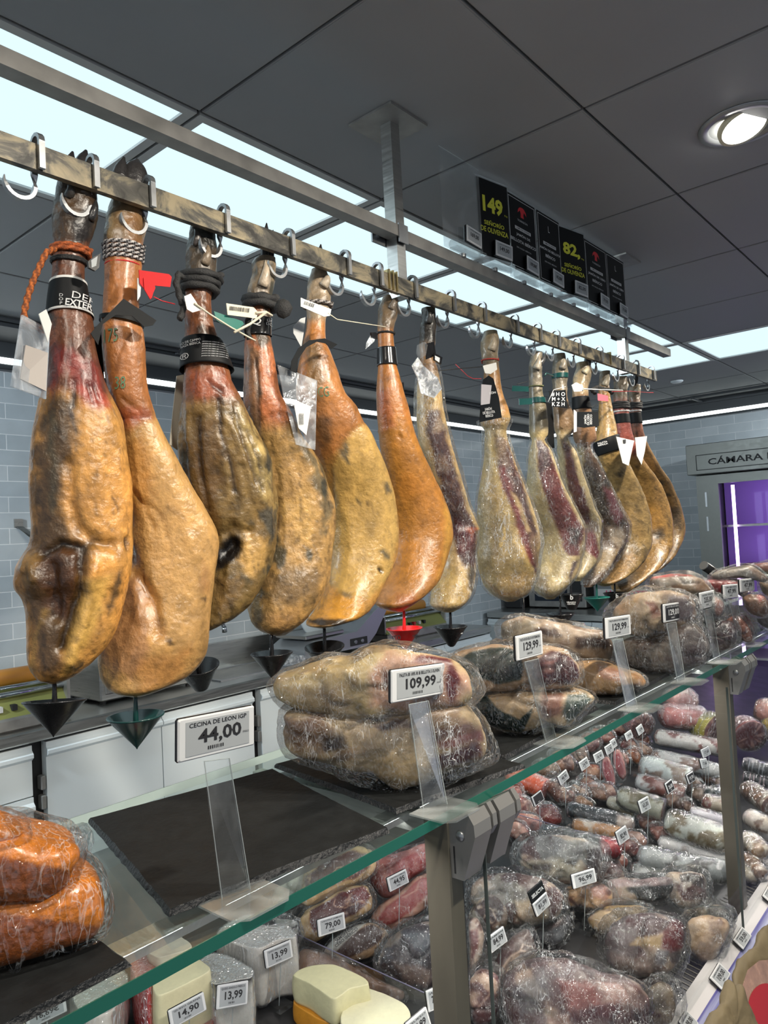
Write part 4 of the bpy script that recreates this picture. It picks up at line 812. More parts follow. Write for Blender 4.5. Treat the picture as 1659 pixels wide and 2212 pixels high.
# --- 4
t, H = make_ham('grey blotched golden ham with thick black rope and a long white barcode strap',
 [(558,552,596),(575,545,597),(600,541,595),(625,538,590),(650,540,584),(680,541,584),(720,532,583),(760,527,590),(800,527,597),(850,527,606),(893,532,628),(949,545,656),(993,552,686),(1055,556,712),(1095,558,725),(1148,556,722),(1208,546,712),(1274,533,699),(1320,537,676),(1347,550,655),(1364,570,632),(1372,590,618)],
 4, (640, 915), trotter=(.30,.24,.17), shc=(.46,.19,.08), body=(.50,.33,.14), mold=.13, moldc=(.075,.078,.06), rough=True, NR=200, NS=90, wr=.0018,
 layers=[('p', [(527,745),(560,760),(560,880),(560,950),(530,900)], (.28,.20,.13), 8, 10, .7), ('p', [(655,950),(690,1010),(712,1090),(700,1160),(690,1090),(660,1000)], (.13,.13,.10), 8, 20, .7), ('p', [(610,1090),(660,1050),(680,1110),(670,1190),(640,1160)], (.62,.42,.17), 12, 22, .7), ('p', [(560,1240),(640,1220),(700,1230),(680,1300),(600,1310)], (.16,.12,.08), 16, 26, .6), ('p', [(532,1290),(560,1270),(575,1340),(555,1350)], (.15,.15,.11), 8, 10, .7), ('p', [(570,1330),(650,1310),(640,1360),(590,1372)], (.42,.26,.12), 12, 14, .6)],
 grooves=[([(605,1080),(606,1110),(603,1140)], 3, -.004, DK, .7), ([(566,905),(590,900),(614,890)], 4, -.002, (.3,.12,.05), .5), ([(552,780),(558,850),(556,930)], 4, -.003, (.15,.12,.1), .5), ([(640,950),(675,1030),(695,1100)], 10, .003), ([(590,980),(600,1060)], 8, -.003)])
claw(t, H, 568, 625, 573, 562, 11, (.42,.34,.25)); toes(t, [(572,560,574,515,576,482,9),(585,560,586,525,590,497,7)])
rope(t, H, 642, 668, 2.4, 9, (.012,.012,.013), (.02,.02,.02), 'black_rope', off=.002); b = MB()
V, Fs = [], []; P_ = atY(612, 666, .985); bb_ = MB(); bb_.lathe([(.0005,-.018),(.011,-.013),(.017,0),(.011,.013),(.0005,.018)], 14, 0, Matrix.Translation(P_)); VV = np.array([v[:] for v in bb_.v]); mesh('rope_knot', VV + fbm(VV * 160, 3, 3)[:, None] * .004, bb_.f, M_rope, t, np.ones((len(VV), 3)) * .014, True)
strand(t, [atY(x, y, .99) for (x, y) in ((545,665),(536,690),(534,715),(540,733))], .005, (.012,)*3, (.02,)*3, 'black_rope')
band(t, H, 690, 728, off=.003, name='neck_band', m=mat('black_foil', (.01,.01,.011), .18, coat=.6)); htext(t, H, 'LIF\nDO', 578, 702, ht=13, off=.005); htext(t, H, 'Q', 555, 702, ht=20, off=.005)
card(t, [(489,655),(548,664),(556,672),(555,688),(492,680)], .968, mat('bone_plastic', (.58,.54,.42), .4), .0012, 'barcode_strap'); bars(t, 517, 668, 42, 9, .968, 18, -7)
strip(t, [(553,676),(575,674),(588,682)], .966, .0022, MATS['bone_plastic'], 'cable_tie'); strip(t, [(576,674),(540,700),(506,718)], .966, .0024, MATS['bone_plastic'], 'cable_tie')
card(t, [(600,788),(685,822),(683,900),(681,972),(640,960),(612,850)], [1.0,.99,.985,.985,.99,1.0], M_pouch, .002, 'document_pouch'); card(t, [(633,862),(672,878),(662,940),(645,925)], .984, M_paperw, .0008, 'leaflet'); bars(t, 651, 905, 10, 24, .983, 8)
# --- 5
t, H = make_ham('wide golden ham with a black card loop, a barcode tag and a dark bottom edge',
 [(582,672,706),(610,665,713),(640,663,714),(665,661,712),(700,661,703),(740,653,706),(765,648,716),(800,642,729),(850,640,746),(880,645,768),(920,652,788),(953,662,806),(999,678,828),(1055,700,846),(1110,712,856),(1155,715,861),(1200,714,858),(1234,708,848),(1278,696,824),(1317,678,800),(1340,664,772),(1350,668,740),(1356,688,716)],
 5, (690, 985), trotter=(.34,.27,.19), shc=(.47,.235,.085), body=(.55,.34,.12), mold=-.02, NR=200, NS=90,
 layers=[('p', [(795,905),(830,985),(850,1060),(862,1150),(845,1235),(800,1290),(745,1290),(715,1260),(722,1100),(718,1010),(745,950)], (.56,.39,.15), 6, 8, .95), ('p', [(690,1290),(730,1280),(790,1300),(770,1345),(690,1350),(665,1340)], (.60,.33,.06), 14, 14, .8), ('p', [(662,1336),(690,1338),(760,1340),(775,1344),(740,1356),(690,1356)], (.015,.012,.01), 5, 7, .9), ('p', [(660,740),(690,735),(700,820),(690,860),(665,850)], (.17,.15,.09), 10, 14, .6),
   ('p', [(682,895),(712,900),(716,960),(700,970)], (.12,.08,.05), 10, 16, .7), ('s', [(748,960),(752,1000)], (.06,.065,.06), 10, 10, .8), ('s', [(818,1228),(824,1234)], (.01,.01,.01), 7, 2, 1), ('s', [(826,1190),(835,1200)], (.10,.10,.08), 12, 10, .8), ('s', [(740,975),(742,985)], (.07,.075,.07), 9, 8, .7), ('s', [(833,1045),(836,1060)], (.10,.10,.09), 9, 8, .7), ('s', [(770,1078),(778,1088)], (.08,.07,.05), 7, 5, .7), ('s', [(795,1085),(796,1090)], DK, 5, 2, .8), ('s', [(745,1283),(755,1286)], (.12,.11,.09), 9, 8, .6)],
 grooves=[([(795,905),(770,925),(745,950),(718,1010),(722,1090)], 3.5, -.003, (.30,.16,.05), .5), ([(822,1230),(824,1232)], 4, -.008), ([(740,1000),(735,1150)], 30, .003)])
claw(t, H, 700, 625, 706, 592, 10, (.42,.35,.26)); toes(t, [(688,590,690,555,693,528,9)])
rope(t, H, 655, 664, 1.6, 4, (.5,.45,.42), (.03,.025,.022), 'twisted_cord')
card(t, [(650,643),(662,648),(705,664),(716,668),(713,682),(700,684),(650,662)], .968, M_paperw, .0012, 'barcode_tag'); bars(t, 668, 657, 22, 8, .968, 12, -18)
strip(t, [(708,676),(728,690),(780,698),(833,706)], .968, .0010, mat('bone_plastic', (.58,.54,.42), .4), 'cable_tie')
card(t, [(650,688),(660,685),(656,720),(651,750),(634,720),(634,705)], 1.02, mat('grey_card', (.42,.43,.43), .5), .001, 'hang_card')
card(t, [(628,800),(630,780),(645,752),(668,735),(702,731),(729,744),(716,754),(704,742),(685,738),(662,750),(645,775),(640,806)], [.985]*12, M_card, .001, 'black_card'); htext(t, H, 'ACG', 693, 856, wd=34, ht=22, off=.002, m=MATS['green_ink'], ang=5)
# --- 6
t, H = make_ham('smooth amber ham with a black neck band, dripping over the red funnel',
 [(642,825,860),(670,818,860),(700,815,853),(720,816,850),(760,817,853),(790,817,857),(830,814,868),(850,813,873),(886,814,884),(936,818,897),(983,824,915),(1036,832,940),(1080,838,960),(1132,842,976),(1160,843,978),(1188,840,971),(1225,832,960),(1258,818,947),(1290,808,918),(1305,812,898),(1317,835,878),(1322,855,870)],
 6, (708, 900), trotter=(.27,.20,.13), shc=(.46,.22,.07), body=(.47,.245,.065), mold=-.2, NR=190, NS=84, lump=.003, wr=.0006,
 layers=[('p', [(860,1290),(890,1285),(905,1310),(860,1322)], (.55,.10,.03), 14, 6, .7), ('p', [(825,960),(860,1000),(850,1100),(842,1150),(830,1060)], (.42,.22,.05), 14, 14, .6), ('p', [(812,1280),(840,1260),(940,1255),(915,1295),(870,1320),(815,1305)], (.45,.27,.14), 16, 16, .6), ('p', [(960,1085),(978,1120),(975,1190),(945,1250),(960,1180)], (.62,.38,.10), 6, 6, .8), ('p', [(815,850),(840,840),(850,920),(825,930)], (.40,.13,.06), 10, 8, .6), ('p', [(835,655),(850,648),(858,665),(850,690)], (.06,.05,.04), 6, 8, .8)],
 grooves=[([(862,932),(866,945)], 3, -.003), ([(815,935),(845,925),(870,935)], 4, .002), ([(845,1060),(840,1130)], 14, .003), ([(872,1100),(878,1140)], 8, -.002)])
claw(t, H, 846, 672, 848, 645, 8, (.15,.12,.09)); 
band(t, H, 752, 790, off=.0025, name='neck_band', m=MATS['black_foil']); rope(t, H, 718, 722, 1.1, 2.2, (.01,)*3, (.015,)*3, 'black_strap')
card(t, [(800,725),(815,718),(808,738),(790,754),(792,740)], .985, clear('foil_scrap', (.8,.85,.9), .3, 1, .15, wr=.8, white=.4), .001, 'foil_seal'); card(t, [(802,718),(814,718),(816,732),(804,728)], .982, M_black, .004, 'security_clip')
card(t, [(866,826),(872,826),(875,880),(868,870)], 1.06, M_card, .0015, 'black_card')
# ------------------------------------------------------------------ hams and shoulders wrapped in film
def wrap(t, H, y0, y1, off=.004, m=None, seed=0, amp=.003, lump=.006):
    V, Nn, HW, sa, Fs = H.shell(y0, y1, off, 110, 56); W = V + seed
    V = V + Nn * (np.abs(ridged(W * np.array([60, 60, 26]), 3, seed)) * amp + np.clip(fbm(V / 1.0 * np.array([11, 11, 7]) + 0, 2, seed), 0, 1) * lump * .5)[:, None]
    return mesh('plastic_wrap', V, Fs, m or M_film, t, smooth=True)
FAT = (.62, .48, .26); MEAT = (.26, .05, .045); MEATD = (.085, .028, .028); PINK = (.42, .13, .12)
GW = 'cut hams and shoulders wrapped in film'
t, H = make_ham('slim wrapped shoulder, cut open dark, hanging behind the amber ham over the black funnel',
 [(666,912,940),(700,908,943),(740,905,940),(765,908,936),(800,904,946),(840,901,953),(880,900,957),(920,901,965),(960,905,975),(1000,912,988),(1050,925,1002),(1100,940,1016),(1130,950,1028),(1170,952,1029),(1200,950,1026),(1240,943,1027),(1270,933,1023),(1300,930,1010),(1315,943,993),(1322,958,980)],
 7, (740, 820), trotter=(.10,.08,.06), shc=(.30,.19,.10), body=FAT, mold=-.2, group=GW, name='wrapped_shoulder', cat='cured shoulder', NR=150, NS=64,
 layers=[('p', [(922,885),(952,888),(968,960),(990,1030),(1010,1100),(1030,1145),(1028,1225),(1005,1222),(985,1190),(968,1110),(940,1010),(925,940)], MEATD, 6, 8, .95), ('p', [(945,900),(955,905),(962,930),(935,935)], (.45,.35,.24), 5, 6, .7), ('p', [(940,990),(965,985),(975,1010),(950,1020)], (.42,.32,.24), 5, 8, .6), ('p', [(975,1120),(1012,1135),(1025,1160),(1005,1200),(985,1185)], (.17,.03,.035), 8, 8, .8), ('p', [(1008,1140),(1027,1142),(1018,1165)], (.6,.2,.08), 5, 5, .8), ('p', [(1012,1220),(1028,1225),(1022,1280),(1010,1265)], (.08,.07,.06), 6, 8, .9), ('p', [(945,1220),(1000,1230),(1005,1300),(960,1318),(935,1290)], (.58,.42,.16), 12, 8, .8), ('p', [(908,672),(943,670),(938,740),(908,735)], (.03,.028,.025), 8, 14, .8)],
 marb=[([(930,900),(960,900),(1010,1100),(1020,1220),(985,1180)], 60, (.5,.4,.33), 6, .35)], grooves=[([(1005,1222),(990,1195),(960,1205),(950,1220)], 5, -.003), ([(995,1150),(1028,1142)], 8, .006)])
wrap(t, H, 790, 1316, .005, M_filmc, 7); claw(t, H, 925, 700, 922, 668, 8, (.03,.028,.025))
card(t, [(903,745),(918,738),(924,745),(920,768),(905,775),(901,762)], .978, M_acr, .003, 'security_clip'); card(t, [(920,742),(938,738),(942,768),(922,776)], .982, M_black, .003, 'security_clip'); card(t, [(938,762),(956,772),(953,787),(938,778)], .975, M_black, .003, 'mini_label'); card(t, [(940,768),(950,773),(949,783),(940,777)], .9735, M_tagw, .0008, 'mini_screen')
card(t, [(890,790),(903,772),(915,790),(945,815),(955,840),(938,860),(910,850),(902,815)], [.985,.98,.975,.98,.985,.99,.985,.985], clear('film_scrap', (1,1,1), .12, 1.3, .12, wr=1, white=.3, wscale=60), .002, 'film_tail')
t, H = make_ham('first wide wrapped ham, cut face to the right, arched black card at its neck',
 [(716,1045,1074),(740,1038,1078),(770,1040,1075),(800,1046,1078),(850,1044,1085),(880,1040,1096),(905,1036,1102),(916,1038,1100),(930,1046,1094),(980,1046,1105),(1020,1042,1119),(1060,1034,1135),(1100,1031,1150),(1150,1030,1165),(1180,1029,1168),(1210,1031,1163),(1240,1039,1159),(1265,1048,1150),(1285,1066,1138),(1299,1092,1113)],
 8, (790, 905), trotter=(.27,.22,.15), shc=(.46,.27,.11), body=(.52,.40,.20), mold=-.2, group=GW, name='wrapped_ham', NR=160, NS=72,
 layers=[('p', [(1074,1000),(1100,960),(1115,1010),(1140,1080),(1160,1150),(1160,1240),(1152,1235),(1125,1150),(1098,1080)], MEATD, 5, 6, .95), ('p', [(1078,1010),(1090,1008),(1112,1080),(1138,1150),(1155,1225),(1140,1210),(1108,1110),(1085,1050)], MEAT, 5, 6, .8), ('p', [(1102,1060),(1115,1070),(1150,1150),(1140,1150)], FAT, 4, 4, .9), ('p', [(1052,930),(1062,945),(1072,1010),(1100,1100),(1125,1170),(1155,1240),(1148,1244),(1110,1170),(1085,1090),(1058,1000)], (.66,.50,.22), 4, 4, .8),
   ('p', [(1066,940),(1095,945),(1100,1010),(1082,1012)], (.20,.12,.07), 6, 10, .8), ('p', [(1034,1060),(1065,1080),(1070,1200),(1045,1230),(1032,1150)], (.36,.27,.12), 12, 18, .6), ('p', [(1075,1240),(1150,1240),(1130,1290),(1085,1290)], (.54,.38,.17), 10, 10, .7), ('p', [(1145,1160),(1168,1150),(1165,1180),(1155,1215)], (.35,.25,.14), 6, 8, .7), ('s', [(1050,1255),(1080,1284),(1120,1280)], (.40,.24,.08), 8, 5, .7)],
 marb=[([(1074,1000),(1120,1000),(1160,1150),(1155,1240),(1098,1080)], 55, (.5,.35,.3), 6, .4)], grooves=[([(1068,1130),(1072,1200)], 5, -.003, (.35,.22,.08), .4), ([(1040,912),(1098,912)], 4, -.003)])
wrap(t, H, 908, 1292, .006, M_filmc, 8); claw(t, H, 1062, 760, 1064, 722, 9, (.33,.27,.19))
rope(t, H, 776, 782, 1.5, 1.6, (.35,.03,.02), (.3,.03,.02), 'red_cord'); card(t, [(1043,790),(1072,783),(1074,798),(1060,808),(1048,806)], .972, M_paperw, .001, 'paper_tag'); strip(t, [(947,801),(985,797),(1043,792)], .968, .0011, M_blackm, 'cable_tie'); strip(t, [(984,787),(1010,812),(1022,818),(1040,818)], .968, .0007, M_rprint, 'tag_cord')
card(t, [(1036,912),(1040,850),(1044,820),(1056,811),(1066,818),(1078,860),(1084,902)], [.975,.975,.975,.975,.975,.98,.98], M_card, .001, 'arched_card'); card(t, [(1040,830),(1062,832),(1058,872),(1039,875)], .973, mat('pale_label', (.42,.40,.42), .5), .0008, 'price_label')
def flat(t, s, cx, cy, Y, wd=None, ht=None, ang=0, m=None, bold=.02, name='print'):
    V, Fs = text_mesh(s, bold); W_, H_ = V[:, 0].max() - V[:, 0].min(), V[:, 1].max() - V[:, 1].min(); sx = wd / W_ if wd else ht / H_; sy = ht / H_ if ht else sx; c, q = math.cos(rad(ang)), math.sin(rad(ang))
    return mesh(name, [atY(cx + v[0]*sx*c - v[1]*sy*q, cy - v[0]*sx*q - v[1]*sy*c, Y) for v in V], Fs, m or M_wprint, t)
flat(t, 'JAMÓN\nDE BELLOTA\nIBÉRICO', 1056, 890, .9725, wd=26, ht=22, ang=8); flat(t, 'EÓN', 1064, 848, .9722, wd=14, ht=6, ang=10)
t, H = make_ham('second wide wrapped ham showing a red cut face, with a green strap and green flags',
 [(762,1146,1172),(800,1142,1172),(840,1143,1172),(880,1144,1180),(930,1144,1183),(942,1146,1182),(950,1150,1176),(975,1144,1190),(1020,1140,1206),(1070,1136,1226),(1110,1139,1246),(1150,1146,1262),(1180,1150,1260),(1210,1152,1253),(1240,1148,1246),(1265,1150,1228),(1285,1166,1208),(1294,1180,1198)],
 9, (838, 940), trotter=(.25,.22,.17), shc=(.22,.19,.13), body=(.56,.46,.26), mold=-.15, group=GW, name='wrapped_ham', NR=150, NS=68,
 layers=[('p', [(1160,950),(1186,975),(1205,1030),(1235,1100),(1262,1150),(1250,1200),(1225,1200),(1205,1150),(1180,1080),(1162,1010)], (.20,.04,.04), 4, 6, .95), ('p', [(1160,950),(1182,960),(1195,1010),(1165,1030)], MEATD, 5, 8, .9), ('p', [(1228,1140),(1258,1145),(1250,1180),(1232,1178)], (.06,.045,.035), 6, 8, .9), ('p', [(1238,1215),(1252,1210),(1232,1255),(1228,1245)], (.06,.04,.045), 4, 4, .9), ('p', [(1152,1230),(1180,1245),(1190,1290),(1165,1280)], (.24,.18,.11), 8, 12, .8), ('s', [(1158,950),(1160,1020),(1178,1090),(1205,1170),(1228,1205),(1250,1200)], (.68,.56,.32), 4, 3, .8)],
 marb=[([(1165,950),(1260,1150),(1225,1195),(1180,1080)], 50, (.5,.3,.28), 6, .35)])
wrap(t, H, 946, 1288, .005, M_filmc, 9); claw(t, H, 1158, 800, 1162, 768, 8, (.30,.26,.2)); claw(t, H, 1166, 790, 1176, 765, 6, (.04,.04,.04))
rope(t, H, 834, 836, 1, 1.3, (.08,.09,.03), (.08,.09,.03), 'cord'); band(t, H, 860, 872, m=M_green, off=.002, name='green_strap')
card(t, [(1107,833),(1142,835),(1142,846),(1106,845)], .985, M_green, .001, 'green_flag'); card(t, [(1121,861),(1150,860),(1150,873),(1122,875)], .985, M_green, .001, 'green_flag'); strip(t, [(1117,830),(1140,824)], .985, .0009, M_blackm, 'cable_tie')
card(t, [(1176,868),(1192,872),(1196,915),(1198,968),(1180,966),(1180,900)], 1.06, M_card, .001, 'black_card')
t, H = make_ham('slim wrapped ham with a dark square card, behind the red-faced wrapped ham',
 [(765,1196,1222),(800,1193,1226),(850,1194,1224),(900,1196,1238),(928,1198,1240),(936,1201,1238),(944,1203,1226),(980,1204,1245),(1040,1212,1264),(1100,1226,1285),(1130,1238,1298),(1170,1240,1296),(1210,1236,1292),(1240,1234,1268),(1255,1242,1254)],
 10, (845, 936), trotter=(.23,.20,.15), shc=(.30,.21,.13), body=(.56,.47,.29), mold=-.1, group=GW, name='wrapped_ham', NR=130, NS=60,
 layers=[('p', [(1215,950),(1230,960),(1250,1030),(1270,1090),(1280,1130),(1262,1135),(1240,1090),(1222,1030)], (.13,.035,.04), 4, 6, .95), ('p', [(1258,1145),(1280,1135),(1296,1195),(1288,1208),(1265,1190)], (.22,.03,.04), 4, 4, .95), ('p', [(1262,1130),(1290,1125),(1296,1150),(1270,1150)], (.20,.15,.11), 5, 7, .9)])
wrap(t, H, 940, 1248, .005, M_film, 10); claw(t, H, 1214, 800, 1216, 772, 7, (.2,.17,.13)); band(t, H, 808, 818, m=M_green, off=.002, name='green_strap'); strip(t, [(1195,812),(1180,806),(1176,812)], .99, .0022, M_green, 'green_strap')
card(t, [(1186,845),(1222,842),(1226,882),(1192,878)], .975, M_card, .001, 'square_card'); strip(t, [(1184,868),(1196,842),(1222,835)], .974, .0008, M_paperw, 'cable_tie'); flat(t, '# H O\nM + X\nK Z H', 1206, 862, .9735, wd=30, ht=30, m=M_wprint)
t, H = make_ham('last wrapped ham, dark brown inside the film, with a black label reading sideways',
 [(783,1247,1270),(810,1240,1276),(850,1237,1270),(900,1238,1280),(948,1240,1289),(956,1244,1284),(962,1246,1275),(1000,1246,1291),(1060,1252,1320),(1110,1258,1345),(1140,1264,1357),(1180,1266,1350),(1220,1262,1326),(1250,1258,1303),(1268,1262,1280)],
 11, (850, 955), trotter=(.36,.29,.19), shc=(.33,.20,.11), body=(.16,.10,.055), mold=.02, group=GW, name='wrapped_ham', NR=130, NS=60,
 layers=[('p', [(1244,965),(1262,965),(1258,1040),(1250,1030)], (.45,.38,.2), 5, 6, .8), ('p', [(1300,1050),(1322,1060),(1345,1115),(1335,1135),(1315,1110)], (.30,.12,.14), 4, 5, .9), ('p', [(1262,1000),(1290,1020),(1320,1110),(1290,1120),(1265,1070)], (.06,.045,.035), 6, 8, .8), ('p', [(1315,1140),(1350,1145),(1345,1185),(1320,1165)], (.50,.42,.32), 5, 6, .9), ('p', [(1290,1190),(1340,1185),(1320,1225),(1285,1240)], (.50,.40,.25), 6, 6, .7), ('s', [(1345,1185),(1320,1230)], (.05,.03,.03), 6, 2, .9)])
wrap(t, H, 958, 1262, .006, M_filmc, 11); claw(t, H, 1262, 810, 1268, 790, 7, (.35,.3,.2)); toes(t, [(1268,790,1272,765,1274,750,8)])
band(t, H, 858, 885, off=.002, name='neck_band'); card(t, [(1243,890),(1292,889),(1294,920),(1262,924),(1246,922)], .975, M_card, .001, 'neck_label'); card(t, [(1240,885),(1246,890),(1246,932),(1240,934)], .973, M_paperw, .001, 'paper_tag'); flat(t, 'JAMÓN\nDE CEBO\nIBÉRICO', 1270, 906, .9735, wd=24, ht=18, ang=90, m=M_wprint)
b = MB(); card(t, [(1235,832),(1245,826),(1258,832),(1260,845),(1240,846)], .975, M_paperw, .002, 'security_clip'); strip(t, [(1260,840),(1300,842),(1345,843)], .970, .0018, M_paperw, 'cable_tie')
# --- far end, whole
t, H = make_ham('golden ham with a pink tag and a wide black label near the far end',
 [(802,1298,1318),(840,1293,1316),(870,1294,1320),(920,1290,1331),(960,1285,1338),(1010,1286,1361),(1060,1290,1385),(1110,1294,1400),(1160,1294,1405),(1200,1290,1395),(1240,1284,1365),(1260,1288,1330),(1266,1300,1316)],
 12, (835, 880), trotter=(.25,.20,.14), shc=(.44,.27,.11), body=(.36,.26,.12), mold=.06, rough=True, NR=120, NS=56, layers=[('p', [(1290,1200),(1340,1180),(1380,1200),(1340,1260),(1290,1262)], (.35,.22,.10), 10, 14, .6)], grooves=[([(1345,1080),(1395,1082)], 3, -.002), ([(1330,1180),(1400,1175)], 3, -.002)])
claw(t, H, 1306, 835, 1312, 805, 7, (.3,.25,.18)); band(t, H, 948, 980, off=.004, name='neck_label', tilt=8); flat(t, 'PALETA\nIBÉRICA', 1302, 958, .965, wd=22, ht=8, ang=14)
strand(t, [atY(x, y, .985) for (x, y) in ((1285,850),(1278,842),(1290,836),(1305,840),(1316,842),(1322,850))], .006, (.01,)*3, (.02,)*3, 'black_rope'); card(t, [(1291,850),(1314,855),(1314,867),(1292,865)], .97, mat('pink_tag', (.60,.12,.16), .4), .001, 'pink_tag'); strip(t, [(1275,880),(1295,872),(1312,868)], .972, .0009, M_blackm, 'cable_tie')
t, H = make_ham('second ham from the far end, with black cord, reddish neck and a white card',
 [(815,1328,1354),(850,1326,1353),(900,1328,1358),(950,1332,1368),(1000,1340,1392),(1050,1350,1425),(1100,1358,1442),(1150,1360,1450),(1190,1352,1445),(1230,1332,1420),(1260,1320,1385),(1278,1328,1362),(1285,1340,1352)],
 13, (862, 985), trotter=(.25,.20,.14), shc=(.36,.13,.10), body=(.38,.25,.10), mold=.07, rough=True, NR=120, NS=56, layers=[('p', [(1395,1085),(1430,1100),(1435,1150),(1405,1145)], (.55,.33,.10), 8, 8, .7), ('p', [(1410,1145),(1432,1140),(1436,1165),(1415,1165)], (.12,.10,.08), 6, 6, .8), ('p', [(1320,1250),(1360,1230),(1380,1260),(1345,1285)], (.30,.22,.14), 8, 10, .8)], grooves=[([(1395,1040),(1400,1090),(1385,1150),(1400,1200)], 6, -.004, (.25,.15,.06), .5)])
claw(t, H, 1348, 845, 1352, 822, 6, (.3,.25,.18)); rope(t, H, 868, 882, 3, 3.2, (.01,)*3, (.02,)*3, 'black_rope'); rope(t, H, 888, 890, 1.2, 1.6, (.6,.6,.58), (.6,.6,.58), 'white_cord'); band(t, H, 895, 915, off=.002, name='neck_band')
card(t, [(1331,943),(1370,952),(1358,1006),(1345,1000)], .97, M_paperw, .001, 'white_card'); card(t, [(1346,950),(1352,949),(1352,957),(1347,957)], .968, M_blackm, .001, 'card_emblem')
t, H = make_ham('ham at the far end of the rail, partly behind its neighbour, with a white card',
 [(832,1361,1382),(860,1359,1382),(900,1361,1384),(950,1368,1395),(1000,1382,1420),(1050,1400,1452),(1100,1416,1472),(1140,1422,1478),(1180,1412,1470),(1220,1396,1440),(1240,1392,1415),(1246,1398,1406)],
 14, (864, 960), trotter=(.25,.20,.14), shc=(.30,.15,.10), body=(.30,.20,.09), mold=.12, rough=True, NR=110, NS=52, layers=[('p', [(1440,1090),(1470,1095),(1475,1150),(1445,1130)], (.14,.11,.08), 8, 10, .7)])
claw(t, H, 1375, 850, 1378, 830, 6, (.3,.25,.18)); toes(t, [(1372,835,1374,815,1376,800,5)]); rope(t, H, 870, 882, 3, 3, (.01,)*3, (.02,)*3, 'black_rope'); rope(t, H, 887, 889, 1.1, 1.5, (.6,.6,.58), (.6,.6,.58), 'white_cord'); band(t, H, 892, 915, off=.002, name='neck_band')
card(t, [(1372,945),(1398,942),(1393,975),(1386,1004),(1376,985)], .985, M_paperw, .001, 'white_card'); strip(t, [(1322,846),(1360,845),(1400,848),(1412,848)], .97, .0007, M_rprint, 'tag_cord')
# ------------------------------------------------------------------ drip funnels stuck under the hams
def funnel(cx, ytop, w_, ybot, stem_y, m, lab, tilt=0, Y=1.05, tip=0, nm='drip_funnel', sx=None, ys=None):
    P = atY(cx, ytop, Y); dp = depth_of(P); R_ = w_ / 2 * dp / F; hgt = (ybot - ytop) * dp / F * .97
    t = empty(nm, P, lab, 'funnel', 'drip funnels stuck under the hams'); M = Matrix.Translation(P) @ Matrix.Rotation(rad(tilt), 4, Vector((1.6, 1.2, 0)).normalized().cross(Vector((0, 0, 1))))
    tp = tip * dp / F
    MB().lathe([(tp * .6 + .0005, -hgt), (tp + .002, -hgt + .003), (R_ * .985, -.003), (R_ * 1.03, -.002), (R_ * 1.03, 0), (R_ * .97, 0), (tp + .001, -hgt + .006), (.0005, -hgt + .006)], 40, 0, M).build('cone', m, t, smooth=True)
    top = atY(sx or cx, stem_y, ys or Y); b = MB(); b.tube([M @ Vector((0, 0, -hgt * .7)), M @ Vector((0, 0, -.004)), Vector(((P.x + top.x) / 2, P.y, (P.z + top.z) / 2)), Vector(top) + Vector((0, 0, .02))], [.0042, .0042, .0034, .0028], 8); b.build('spike', m, t, smooth=True)
    return t
funnel(118, 1513, 126, 1592, 1478, M_black, 'black drip funnel under the nearest ham', -8)
funnel(293, 1545, 117, 1620, 1504, M_green, 'dark green drip funnel under the pale golden ham')
funnel(428, 1438, 88, 1498, 1366, M_black, 'tilted black drip funnel half hidden behind the pale golden ham', 16, tip=12, sx=448, Y=1.10, ys=1.06)
funnel(587, 1410, 88, 1471, 1374, M_black, 'black drip funnel under the grey blotched ham')
funnel(701, 1396, 84, 1452, 1356, M_black, 'black drip funnel tilted to the right, behind the wrapped shoulders on the slate', 10, tip=10)
tf = funnel(873, 1356, 77, 1408, 1322, M_red, 'bright red drip funnel under the amber ham'); 
tg_ = funnel(973, 1353, 71, 1398, 1320, M_black, 'black drip funnel with small white print under the slim wrapped shoulder', tip=6)
flat(tf, 'ITO', 857, 1378, 1.02, wd=18, ht=11, ang=8, m=M_ink, bold=.01); flat(tf, 'JA', 898, 1374, 1.02, wd=10, ht=12, ang=50, m=M_ink)
flat(tg_, 't', 996, 1364, 1.02, ht=11, m=M_wprint)
funnel(1131, 1331, 60, 1360, 1297, M_black, 'black drip funnel under the first wide wrapped ham, mostly hidden')
funnel(1210, 1325, 60, 1362, 1293, M_black, 'black drip funnel under the second wide wrapped ham, just above the packs', Y=1.05)
tf = funnel(1233, 1283, 53, 1318, 1255, M_black, 'black funnel with white print under the slim wrapped ham', tip=9, Y=1.05); flat(tf, 'b', 1235, 1290, 1.02, ht=11); flat(tf, 'VIRANDO\nCENTRO', 1234, 1303, 1.02, wd=20, ht=7)
funnel(1289, 1290, 54, 1322, 1266, M_teal, 'teal green drip funnel among the black ones near the far end')
tf = funnel(1328, 1280, 48, 1312, 1262, M_black, 'black funnel with white print right of the teal one', tip=8); flat(tf, 'b', 1333, 1287, 1.02, ht=9)
